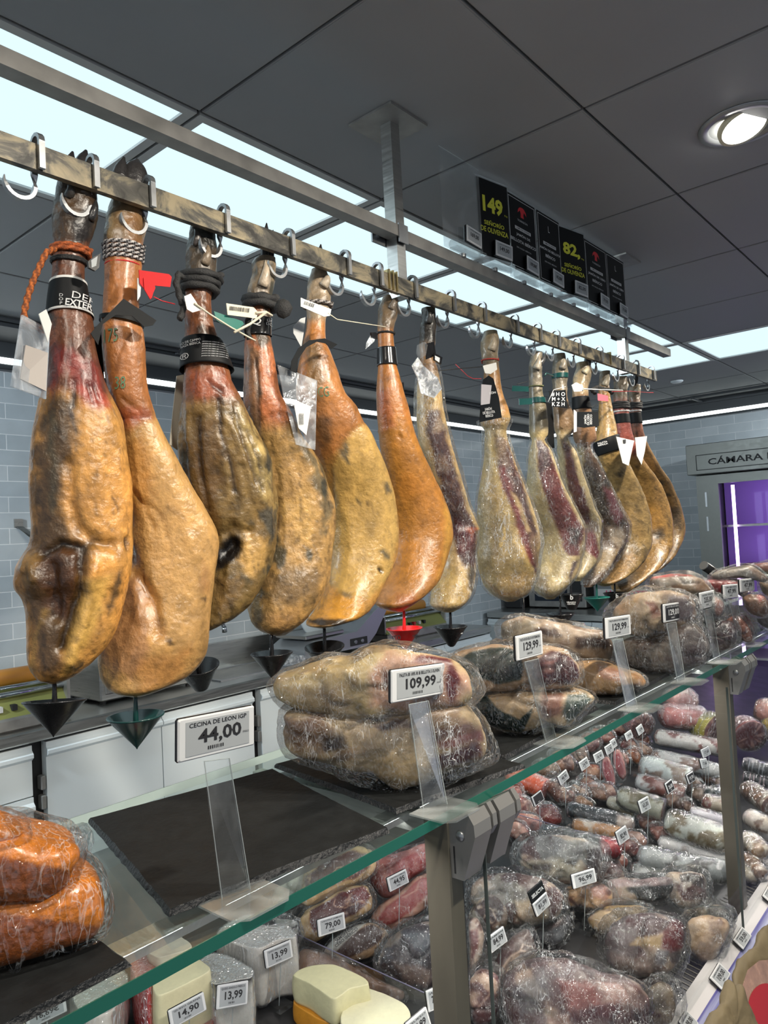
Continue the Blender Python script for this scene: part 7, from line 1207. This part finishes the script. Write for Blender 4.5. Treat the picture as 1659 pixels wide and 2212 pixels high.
# big wrapped joints right of the first post
J = [('biggest crinkled bag of meat at the bottom, right of the post', [(1090,2130),(1100,2105),(1135,2075),(1180,2068),(1240,2075),(1300,2100),(1350,2115),(1390,2140),(1400,2180),(1380,2250),(1250,2280),(1120,2260),(1095,2200)], (1240, 2165), .07, .07, (.20,.14,.14), [('p', [(1290,2110),(1380,2130),(1390,2180),(1310,2190)], (.56,.42,.38), 14, 18, .75), ('p', [(1100,2140),(1180,2100),(1190,2150),(1130,2200)], (.24,.24,.25), 12, 18, .7), ('p', [(1210,2120),(1290,2130),(1300,2170),(1230,2180)], (.42,.20,.18), 12, 16, .7), ('p', [(1230,2190),(1340,2160),(1350,2190),(1250,2215)], (.15,.04,.06), 8, 12, .8), ('p', [(1180,2200),(1230,2190),(1240,2230),(1190,2240)], (.6,.46,.4), 8, 10, .8)]),
 ('bone-in slice of dark meat standing left of the biggest bag', [(1062,2090),(1080,2050),(1110,2020),(1140,2010),(1155,2040),(1158,2065),(1130,2085),(1100,2100),(1085,2130),(1068,2120)], (1110, 2060), .08, .03, (.17,.13,.12), [('s', [(1085,2095),(1105,2065),(1125,2055),(1150,2058)], (.50,.42,.36), 4, 3, .9), ('s', [(1125,2055),(1130,2038),(1148,2045)], (.50,.42,.36), 3, 3, .8)]),
 ('tall pale and red meat slab just right of the first post', [(1012,2000),(1030,1985),(1045,2010),(1045,2050),(1030,2090),(1015,2110)], (1030, 2045), .08, .03, (.50,.42,.37), [('p', [(1012,2010),(1030,2005),(1032,2050),(1018,2080)], (.22,.06,.07), 5, 5, .9)]),
 ('dark wrapped pieces at the foot of the first post', [(1015,2120),(1040,2090),(1075,2105),(1085,2150),(1070,2200),(1030,2220),(1015,2180)], (1045, 2155), .05, .03, (.22,.12,.12), [('s', [(1030,2180),(1055,2150),(1080,2120)], (.42,.33,.28), 5, 5, .7)]),
 ('ham cross section with white fat seams under the clamp', [(1014,1985),(1020,1960),(1050,1935),(1080,1930),(1100,1945),(1100,1975),(1085,2005),(1060,2010),(1045,2000)], (1060, 1970), .09, .03, (.58,.52,.42), [('p', [(1022,1962),(1050,1938),(1082,1935),(1090,1955),(1080,1985),(1060,2000),(1035,1985)], (.13,.08,.08), 4, 5, .95)]),
 ('long silvery wrapped shoulder under the clamps with a dark end at the 81,99 tag', [(1018,1950),(1020,1910),(1050,1888),(1100,1885),(1160,1895),(1205,1915),(1218,1935),(1212,1965),(1190,1990),(1140,1998),(1090,1990),(1040,1960)], (1120, 1940), .10, .06, (.42,.40,.36), [('p', [(1180,1920),(1205,1915),(1217,1940),(1210,1965),(1192,1985),(1182,1960)], (.13,.05,.05), 4, 5, .9), ('p', [(1110,1915),(1180,1925),(1170,1950),(1110,1940)], (.20,.18,.18), 8, 12, .7), ('p', [(1110,1950),(1160,1945),(1180,1985),(1120,1990)], (.58,.47,.34), 10, 10, .8)]),
 ('silver wrapped trotter end below the 81,99 tag', [(1095,2020),(1120,2000),(1180,1995),(1225,1975),(1232,2000),(1215,2030),(1190,2045),(1165,2035),(1130,2040)], (1170, 2015), .05, .03, (.26,.26,.28), [('p', [(1170,1995),(1215,1975),(1225,1990),(1190,2010)], (.20,.08,.07), 5, 6, .8), ('p', [(1195,2005),(1230,1990),(1222,2025),(1200,2040)], (.40,.42,.44), 5, 6, .7)]),
 ('large silvery ham with a dark cut end above the 96,99 tag', [(1118,1860),(1122,1825),(1150,1805),(1210,1802),(1260,1808),(1300,1828),(1302,1860),(1285,1900),(1250,1912),(1200,1908),(1150,1890)], (1210, 1855), .11, .07, (.34,.34,.33), [('p', [(1270,1835),(1295,1825),(1303,1845),(1295,1880),(1275,1898),(1268,1870)], (.12,.09,.09), 4, 5, .95), ('p', [(1135,1860),(1200,1852),(1250,1862),(1262,1895),(1200,1905),(1150,1888)], (.56,.52,.44), 8, 12, .85), ('p', [(1150,1870),(1195,1862),(1190,1885),(1155,1880)], (.14,.12,.12), 6, 8, .8), ('p', [(1215,1862),(1245,1855),(1240,1870)], (.10,.09,.09), 5, 6, .8), ('p', [(1230,1825),(1270,1818),(1275,1845),(1235,1850)], (.14,.13,.13), 8, 10, .7)]),
 ('pale ham with orange skin under the 96,99 tag', [(1215,1925),(1230,1912),(1290,1905),(1320,1925),(1318,1950),(1290,1970),(1245,1972),(1220,1955)], (1268, 1940), .06, .045, (.50,.36,.22), [('p', [(1215,1960),(1250,1958),(1300,1965),(1270,1980),(1220,1970)], (.05,.05,.05), 4, 4, .9), ('p', [(1270,1915),(1310,1920),(1312,1945),(1280,1940)], (.52,.34,.30), 6, 6, .8)]),
 ('pinkish folded film pack between the 96,99 tag and the grey salamis', [(1290,1875),(1310,1862),(1345,1880),(1345,1905),(1310,1912),(1292,1900)], (1318, 1890), .09, .03, (.50,.36,.30), []),
 ('yellowish cured piece beyond the black deck gap', [(1272,1985),(1310,1960),(1370,1955),(1400,1965),(1385,1990),(1350,2010),(1300,2015)], (1335, 1985), .05, .035, (.40,.31,.17), []),
 ('large wrapped red ham half at the front, near the price rail', [(1305,2040),(1315,2000),(1350,1978),(1400,1975),(1445,1980),(1475,2000),(1478,2050),(1455,2100),(1420,2112),(1370,2110),(1320,2080)], (1390, 2040), .09, .07, (.22,.18,.18), [('p', [(1435,2010),(1455,1985),(1472,2000),(1472,2045),(1450,2060),(1428,2045)], (.22,.03,.04), 4, 4, .95), ('p', [(1380,2022),(1430,2018),(1425,2045),(1360,2042)], (.55,.44,.28), 5, 6, .85), ('p', [(1420,2050),(1445,2055),(1440,2090),(1415,2085)], (.30,.30,.33), 5, 5, .8), ('p', [(1310,2060),(1420,2070),(1430,2105),(1370,2108),(1320,2085)], (.40,.33,.30), 8, 10, .8)]),
 ('flat red and pale piece under the wrapped ham half', [(1318,2095),(1370,2108),(1430,2108),(1420,2135),(1380,2140),(1330,2125)], (1372, 2116), .04, .03, (.48,.30,.24), [('s', [(1340,2100),(1400,2118)], (.30,.06,.06), 8, 6, .8)]),
 ('clear crumpled bag with a little meat at the bottom, beside the price rail', [(1380,2150),(1420,2120),(1455,2130),(1465,2165),(1450,2215),(1400,2230),(1380,2200)], (1420, 2170), .03, .025, (.30,.25,.19), []),
 ('pale folded shoulder in film close to the price rail', [(1480,2000),(1495,1982),(1530,1975),(1570,1985),(1575,2010),(1545,2060),(1520,2075),(1490,2060),(1478,2030)], (1525, 2020), .05, .035, (.46,.36,.26), [('p', [(1482,2010),(1495,1990),(1510,2010),(1495,2040)], (.50,.42,.34), 6, 6, .8), ('p', [(1530,1985),(1568,1990),(1555,2030),(1535,2020)], (.30,.21,.15), 8, 8, .7)]),
 ('round dark topped joint in film behind the price rail', [(1432,1900),(1445,1885),(1480,1882),(1520,1888),(1528,1925),(1520,1955),(1490,1965),(1460,1955),(1440,1930)], (1482, 1922), .10, .05, (.46,.42,.38), [('p', [(1468,1888),(1500,1885),(1523,1892),(1523,1920),(1505,1910),(1490,1902),(1470,1905)], (.075,.045,.035), 3, 5, .95), ('p', [(1470,1932),(1490,1938),(1515,1942),(1500,1950),(1475,1945)], (.14,.05,.045), 3, 3, .9), ('p', [(1470,1950),(1520,1945),(1500,1964),(1480,1962)], (.60,.55,.48), 4, 4, .8)]),
 ('black labelled pack with a pinkish strip left of the round joint', [(1305,1925),(1320,1900),(1380,1895),(1440,1895),(1455,1915),(1430,1945),(1370,1955),(1320,1950)], (1375, 1925), .08, .04, (.05,.065,.065), [('p', [(1310,1900),(1450,1890),(1450,1912),(1320,1918)], (.46,.38,.38), 4, 5, .9)]),
 ('dark and pale joint behind the front film pack', [(1490,1960),(1520,1955),(1560,1958),(1578,1975),(1570,1995),(1530,1985),(1495,1985)], (1535, 1972), .09, .04, (.12,.13,.12), [('p', [(1500,1965),(1530,1962),(1525,1985),(1505,1985)], (.48,.38,.26), 5, 6, .8)])]
for k, a in enumerate(J): dk(*a, mix=.8, seed=80 + k, lump=.007, wlump=.007, p=3.0, marb=[([(1022,1962),(1082,1935),(1090,1955),(1060,2000)], 44, (.6,.52,.44), 3, .9, .14)] if k == 4 else ())
# sausages and salamis
ST = [('orange_sausage', 'thick orange sausage with a red cut end just behind the hinge clamps', (1095,1672), (1178,1706), 24, (.55,.13,.03), 'plain', (.36,.07,.05), None, 0),
 ('dry_sausage', 'black sleeved sausage with a grey paper end behind the divider', (1222,1748), (1372,1785), 19, (.03,.04,.045), 'sleeve', None, (.40,.34,.30), .03),
 ('dry_sausage', 'blue black sleeved sausage with a red end, in front of the divider', (1162,1800), (1345,1838), 22, (.055,.075,.085), 'sleeve', None, (.42,.05,.06), .05),
 ('dry_sausage', 'orange and pale sausage half hidden behind the divider', (1235,1782), (1340,1800), 17, (.50,.30,.14), 'mould', (.36,.24,.10), (.58,.50,.40), .01),
 ('salami', 'white moulded salami at the back, left of the second post', (1412,1590), (1556,1616), 18, (.30,.14,.12), 'mould', (.20,.10,.08), (.66,.64,.60), .05),
 ('salami', 'pale salami in front of the white moulded one', (1405,1632), (1560,1668), 17, (.34,.24,.20), 'mould', None, (.60,.60,.58), .03),
 ('salami', 'whitish bagged salami lying behind the black tags', (1380,1650), (1490,1684), 25, (.30,.24,.20), 'mould', (.20,.09,.07), (.58,.62,.60), .05),
 ('salami', 'brown and white salami ending under the first black tag', (1372,1685), (1478,1716), 20, (.26,.13,.11), 'mould', (.16,.08,.08), (.64,.64,.62), .02),
 ('salami', 'greenish grey salami behind the 65,00 tag', (1332,1718), (1432,1750), 24, (.26,.24,.16), 'mould', (.22,.10,.08), (.48,.48,.40), .05),
 ('salami', 'thin grey salami below the greenish one', (1312,1730), (1398,1765), 15, (.32,.27,.19), 'mould', None, (.50,.47,.38), .0),
 ('salami', 'thick olive coloured salami with a white patch reaching the second post', (1435,1770), (1580,1822), 31, (.23,.19,.12), 'mould', None, (.55,.57,.52), .05),
 ('salami', 'thin violet tinted salami above the thick olive one', (1488,1755), (1592,1782), 15, (.30,.24,.25), 'mould', None, (.52,.50,.54), .06),
 ('salami', 'slim silvery salami under the thick olive one', (1420,1818), (1585,1865), 15, (.34,.31,.29), 'mould', None, (.56,.55,.54), .02),
 ('salami', 'dark grey salami with a paper label across it', (1375,1848), (1585,1888), 24, (.13,.13,.13), 'mould', None, (.36,.38,.38), .05),
 ('salami', 'grey salami in film behind the black labelled pack', (1362,1882), (1470,1898), 19, (.22,.23,.22), 'mould', None, (.42,.44,.44), .02),
 ('salami', 'reddish salami end left of the second post, behind the violet tinted one', (1515,1728), (1590,1750), 18, (.28,.13,.11), 'mould', None, (.45,.40,.32), .06),
 ('dry_sausage', 'dark green wrapped sausage beside the second post', (1528,1718), (1580,1700), 13, (.03,.05,.05), 'plain', None, None, .08),
 ('salami', 'brown mouldy salami right of the second post, upper', (1608,1700), (1665,1740), 22, (.24,.15,.10), 'mould', (.20,.10,.07), (.46,.40,.33), .05),
 ('salami', 'brown and white salami right of the second post, middle', (1608,1762), (1668,1790), 20, (.26,.17,.12), 'mould', None, (.58,.52,.46), .05),
 ('salami', 'pale spotted salami right of the second post, pointing to the front', (1610,1808), (1652,1850), 22, (.30,.22,.15), 'mould', None, (.60,.56,.50), .04),
 ('salami', 'tapered brown salami right of the second post near the rail', (1612,1850), (1648,1892), 17, (.26,.17,.11), 'mould', None, (.50,.45,.40), .02),
 ('salami', 'white tipped salami behind the second post near the rail', (1590,1862), (1634,1902), 16, (.38,.34,.28), 'mould', None, (.58,.55,.50), .0),
 ('dry_sausage', 'black and silver packed sausages right of the second post', (1602,1648), (1668,1668), 15, (.07,.075,.08), 'rings', None, (.32,.34,.36), .07),
 ('dry_sausage', 'second black and silver packed sausage under the first', (1602,1676), (1668,1694), 13, (.05,.055,.06), 'rings', None, (.40,.32,.34), .03),
 ('mortadella', 'big pink cooked sausage lying at the back left of the second post', (1425,1545), (1528,1552), 27, (.42,.20,.19), 'plain', None, None, .10),
 ('mortadella', 'cut pink cooked sausage with a yellow rim facing out, at the second post', (1500,1560), (1546,1580), 38, (.40,.36,.10), 'plain', (.17,.08,.08), None, .04),
 ('mortadella', 'cut dark pink cooked sausage facing out right of the second post', (1592,1568), (1622,1590), 34, (.36,.16,.15), 'plain', (.16,.07,.075), None, .04),
 ('mortadella', 'grey cut cooked sausage at the back above the small tag row', (1355,1548), (1388,1568), 27, (.28,.15,.15), 'plain', (.12,.06,.06), None, .06),
 ('mortadella', 'pale pink cooked sausage at the back right edge', (1628,1530), (1690,1545), 28, (.46,.26,.22), 'plain', None, None, .10),
 ('mortadella', 'yellow rimmed cooked sausage at the right edge', (1648,1562), (1700,1580), 24, (.42,.33,.12), 'plain', None, None, .06),
 ('cooked_ham_loaf', 'pinkish square loaf behind the second post at the very back', (1440,1512), (1498,1510), 26, (.40,.24,.22), 'plain', None, None, .16)]
for k, a in enumerate(ST): stick(a[0], a[1], 'sausage', a[2], a[3], a[4], a[5], a[6], a[7], 100 + k, 'f' if k % 3 else 'c', None, a[8], lift=a[9] * .75)
# rows of small packs along the back, behind the tag row
random.seed(3)
SM = [(1106,1715,22,(.46,.22,.20),'pink sliced pack at the foot of the second clamp'), (1128,1745,22,(.38,.12,.10),'red sliced pack below the black screened small tag'), (1158,1752,24,(.30,.07,.06),'dark red sliced pack between the small tag and the black sausage'), (1185,1760,20,(.34,.10,.09),'red pack touching the black sleeved sausage'), (1142,1780,24,(.48,.26,.22),'pale pink pack above the blue black sausage'), (1120,1800,20,(.45,.20,.18),'pink pack at the left end of the blue black sausage'),
 (1205,1712,20,(.30,.17,.12),'brown cut pack directly under the 48,90 tag'), (1228,1722,19,(.26,.12,.09),'second brown cut pack right of the 48,90 stem'), (1250,1712,20,(.20,.12,.11),'dark brown cut pack between the 48,90 and 24,90 tags'), (1272,1700,19,(.36,.20,.15),'brown pack hanging below the 24,90 tag'), (1288,1712,17,(.42,.28,.20),'tan pack below the 24,90 tag'), (1262,1735,16,(.44,.30,.20),'tan bone end pack at the bottom of the brown row'), (1282,1672,18,(.40,.15,.07),'orange brown pack right of the 24,90 tag'), (1200,1690,16,(.12,.12,.12),'blackish pack left of the 48,90 tag'),
 (1180,1665,22,(.22,.17,.12),'olive brown piece left of the 48,90 tag under the glass'), (1215,1645,22,(.30,.19,.13),'brown piece under the glass edge, above the 48,90 tag'), (1245,1625,22,(.24,.20,.17),'grey piece under the glass edge, above the 24,90 tag'), (1275,1605,20,(.28,.20,.20),'violet grey piece under the glass edge above the 18,40 tag'), (1305,1590,18,(.36,.20,.17),'rosy piece under the glass edge above the 12,90 tag'), (1335,1575,18,(.36,.17,.14),'reddish piece under the glass edge by the 29,90 tag'),
 (1358,1612,17,(.40,.16,.12),'red pack under the 29,90 tag'), (1380,1598,17,(.38,.18,.13),'red brown pack under the 13,90 tag'), (1368,1632,15,(.42,.20,.08),'orange pack left of the whitish salami'), (1345,1640,14,(.42,.24,.20),'pale red pack right of the two pink ovals'), (1392,1620,14,(.30,.15,.12),'brown pack at the left end of the pale salami'), (1310,1712,16,(.35,.24,.20),'pale brown pack beside the black gap'),
 (1500,1700,20,(.30,.22,.16),'brown bagged pack right of the second black tag'), (1530,1672,18,(.28,.18,.13),'brown pack under the 17,60 tag'), (1515,1720,18,(.34,.28,.24),'grey brown pack left of the green sausage'), (1460,1730,20,(.32,.22,.17),'brown film pack right of the greenish salami'), (1485,1742,16,(.24,.14,.11),'dark brown pack above the thin violet salami'), (1400,1775,20,(.34,.20,.16),'pinkish slice pack under the 65,00 tag'), (1425,1800,18,(.40,.22,.18),'pink slice pack left of the thick olive salami'), (1375,1815,18,(.42,.30,.26),'pale slice pack right of the 82,90 tag'), (1352,1830,20,(.38,.16,.14),'red slice pack under the 82,90 tag'), (1335,1862,18,(.40,.20,.16),'reddish pack above the pinkish film pack'), (1560,1695,15,(.30,.22,.15),'tan pack hidden beside the second post')]
for k, (x, y, r, c, lab) in enumerate(SM):
    w_ = r * random.uniform(1.0, 1.35); h_ = r * random.uniform(1.0, 1.3); an = rad(random.uniform(-50, -20)); pts = [(x + w_ * 1.15 * math.cos(a) * math.cos(an) - h_ * .8 * math.sin(a) * math.sin(an) + random.uniform(-2, 2), y - w_ * 1.15 * math.cos(a) * math.sin(an) * -1 * -1 - h_ * .8 * math.sin(a) * math.cos(an) + random.uniform(-2, 2)) for a in [i * math.pi / 4 for i in range(8)]]
    dk(lab, pts, (x, y), .055, .025, c, [('s', [(x - r * .5, y + r * .3), (x + r * .3, y - r * .4)], (.60, .46, .38), r * .25, 5, .6)] if k % 2 else (), marb=[([(x - r, y - r), (x + r, y - r), (x + r, y + r), (x - r, y + r)], 70, (.58, .44, .38), 4, .4)], seed=150 + k, lump=.006, wrapm='f' if k % 2 else 'c', res=64, mix=.55)
for k, (x, y, lab) in enumerate(((1312, 1668, 'left one of two long pink oval slices packs'), (1336, 1652, 'right one of two long pink oval slices packs'))):
    pts = [(x - 10, y - 28), (x + 2, y - 32), (x + 13, y - 5), (x + 17, y + 22), (x + 10, y + 32), (x, y + 24), (x - 10, y)]; dk(lab, pts, (x, y), .07, .012, (.55,.32,.30), [('p', [(a + (x - a) * .22, b + (y - b) * .22) for a, b in pts], (.42,.10,.12), 3, 2, .95)], seed=190 + k, lump=.001, wrapm='f', p=4, res=64)
# small electronic tags in the case
TG = [((54,2189),(142,2148),(58,2228),'16,69€','QUESO FRESCO','price tag reading 16,69 at the bottom left'), ((363,2183),(441,2141),(370,2226),'14,90','QUESO GRANA','price tag reading 14,90 on the yellowish wedge'), ((468,2128),(536,2117),(469,2183),'13,99','QUESO ANGULO FRESCO','lower price tag reading 13,99, in front of the dark rimmed tub'), ((569,2054),(628,2029),(577,2094),'13,99','QUESO ANGULO FRESCO','upper price tag reading 13,99, on the tall tub'),
 ((686,1987),(745,1969),(689,2026),'79,00','CENTRO JAMON','price tag reading 79,00'), ((837,1896),(879,1875),(842,1929),'44,95','CENTRO JAMON','price tag reading 44,95'), ((921,2140),(958,2124),(926,2190),'74,00','JAMON','price tag half hidden behind the first post'), ((880,2208),(926,2169),(884,2262),'14,99','QUESO','price tag at the bottom edge left of the first post'),
 ((1235,1889),(1285,1874),(1240,1922),'96,99','JAMON IBERICO','price tag reading 96,99'), ((1153,1951),(1183,1923),(1159,1985),'81,99','JAMON','price tag reading 81,99 below a black SELECTA card'), ((1050,2027),(1087,2000),(1063,2061),'84,99','JAMON','price tag reading 84,99'),
 ((1149,1721),(1170,1705),(1156,1744),'','','black screened small tag beside the clamps'), ((1204,1678),(1223,1661),(1213,1697),'48,90','LOMO','price tag reading 48,90'), ((1250,1647),(1268,1634),(1258,1667),'24,90','LOMO','price tag reading 24,90'), ((1281,1630),(1300,1619),(1288,1649),'18,40','CHORIZO','price tag reading 18,40'), ((1305,1614),(1320,1604),(1313,1632),'12,90','SALAMI','price tag reading 12,90'), ((1317,1601),(1328,1593),(1324,1619),'15,90','','price tag partly behind the 12,90 tag'), ((1348,1586),(1362,1576),(1356,1601),'29,90','','price tag reading 29,90'), ((1373,1573),(1385,1563),(1382,1589),'13,90','','price tag reading 13,90, last of the row'),
 ((1376,1732),(1397,1720),(1390,1757),'65,00','SALAMI','price tag reading 65,00'), ((1436,1693),(1450,1682),(1446,1716),'26,80','','left one of two black screened tags among the salamis'), ((1484,1673),(1498,1664),(1488,1696),'19,70','','right one of two black screened tags among the salamis'), ((1511,1621),(1528,1612),(1523,1637),'17,60','','price tag in front of the pale salami by the second post'), ((1512,1640),(1526,1637),(1518,1661),'17,60','','price tag just below the 17,60 one'), ((1331,1797),(1353,1781),(1339,1828),'82,90','','price tag reading 82,90 in the middle of the case')]
def selecta(t, M, w_, h_):
    MB().rbox((-w_/2, h_/2, -.005), (w_/2, h_/2 + h_ * .85, -.001), .001, 0, M).build('top_card', M_card, t); b = MB(); put_text(b, 'SELECTA', 0, h_ * .9, wd=w_ * .8, ht=h_ * .25, M=M, bold=.03, off=-.0004); b.build('top_print', M_wprint, t)
for k, (a, b_, c_, pr, ti, lab) in enumerate(TG):
    h_ = .15 if k not in (0, 1, 2, 3) else .12; P = deck(*a, h_); P = P if P.y > .56 else atY(a[0], a[1], .56); cpx = ((a[0] + b_[0]) / 2, (a[1] + b_[1]) / 2)
    low = (c_[0] + (b_[0] - a[0]) * .5, c_[1] + (b_[1] - a[1]) * .5)
    t = eink(a, b_, c_, P, (-.12, -.9, .25), pr, ti, lab, 'electronic price tags inside the case', 'black screened' in lab, None, '' , selecta if pr == '81,99' else None)
    q = atY(low[0], low[1], P.y + .003); MB().tube([q, Vector((q.x, q.y + .01, deckz(q.y) + .002))], .0009, 6).build('stem', M_acre, t); MB().box((q.x - .015, q.y - .01, deckz(q.y) + .0006), (q.x + .015, q.y + .03, deckz(q.y) + .008)).build('stem_foot', M_acr, t)
nr = Vector((0, -.097, .130)).normalized()
for k, (a, b_, c_, pr, lab) in enumerate((((1532,2112),(1552,2078),(1562,2137),'109,00','price tag reading 109,00 on the violet price rail'), ((1583,2030),(1602,2001),(1608,2050),'59,00','price tag on the violet rail nearest the second post'), ((1646,1935),(1663,1905),(1668,1950),'20,40','price tag on the violet rail at the right edge'), ((1462,2212),(1478,2186),(1500,2230),'98,00','price tag on the violet rail at the bottom edge'))):
    eink(a, b_, c_, onrail(1.5, .5) + nr * .010, nr, pr, 'JAMON IBERICO', lab, 'price tags on the front rail')
# paper bags with a window hanging in front of the rail
M_pap = mat('kraft_paper', (.15, .115, .06), .7, noise=.2, nscale=14, bump=.8, bscale=24)
for k, (lab, pts, c, Y) in enumerate((('brown paper bag with a clear window and a red round label at the right edge', [(1600,2230),(1583,2120),(1590,2085),(1612,2050),(1632,2042),(1655,2005),(1700,1990),(1760,2080),(1760,2300),(1620,2300)], (1660, 2150), .37), ('crumpled paper bag with a pointed top in the bottom right corner', [(1515,2240),(1530,2195),(1552,2150),(1572,2118),(1580,2145),(1596,2132),(1610,2160),(1628,2200),(1640,2260),(1560,2300)], (1580, 2200), .34))):
    P0 = atY(*c, Y); t = blob('paper_bag', lab, 'paper bag', pts, P0, (-.2, -1, .5), .018, (.42,.31,.15), mt=M_pap, seed=200 + k, lump=.014, wrapm=None, part='paper')
    if k == 0:
        n = Vector((-.2, -1, .5)).normalized()
        def onb(x, y, e): d = Vector(ray(x, y)); o = Vector((0, 0, CZ)); P = P0 + (o - P0).normalized() * (.034 + e); return o + d * ((P - o).dot(n) / d.dot(n))
        w_ = MB(); w_.add([onb(x, y, 0) for x, y in ((1603,2215),(1600,2140),(1615,2095),(1640,2075),(1700,2070),(1720,2215),(1700,2260),(1620,2260))], [tuple(range(8))]); w_.build('window', mat('sausage_in_window', (.36,.20,.14), .25, coat=.5, noise=.3, nscale=60), t)
        r_ = MB(); cc = (1655, 2172); r_.add([onb(cc[0] + 38 * math.cos(a), cc[1] + 48 * math.sin(a), .0012) for a in [i * math.pi / 16 for i in range(32)]], [tuple(range(32))]); r_.build('red_label', mat('red_label', (.42,.012,.02), .35), t)

# aged cuts lying on the shelf of the lit cabinet
for k in range(6):
    y = 1.46 - .155 * k; lab = ['aged cut nearest the violet tube inside the lit cabinet', 'second aged cut from the violet tube in the cabinet', 'third aged cut on the cabinet shelf', 'fourth aged cut on the cabinet shelf, by the picture edge', 'fifth aged cut on the cabinet shelf, out of view', 'last aged cut at the far side of the cabinet shelf'][k]
    M = Matrix.Translation((5.68, y, CZ - .355)); b = MB(); b.lathe([(.001, -.043), (.03, -.042), (.062, -.02), (.066, .0), (.058, .022), (.03, .040), (.001, .043)], 20, 0, M); V = np.array([v[:] for v in b.v]); V = V + fbm(V * 25 + k, 3, 5)[:, None] * .02; V[:, 2] = np.maximum(V[:, 2], CZ - .3995)
    o = mesh('aged_cut', V, b.f, M_soft, None, np.ones((len(V), 3)) * np.array((.16, .05, .05)), True); tag(o, lab, 'aged meat', 'aged cuts in the lit cabinet')
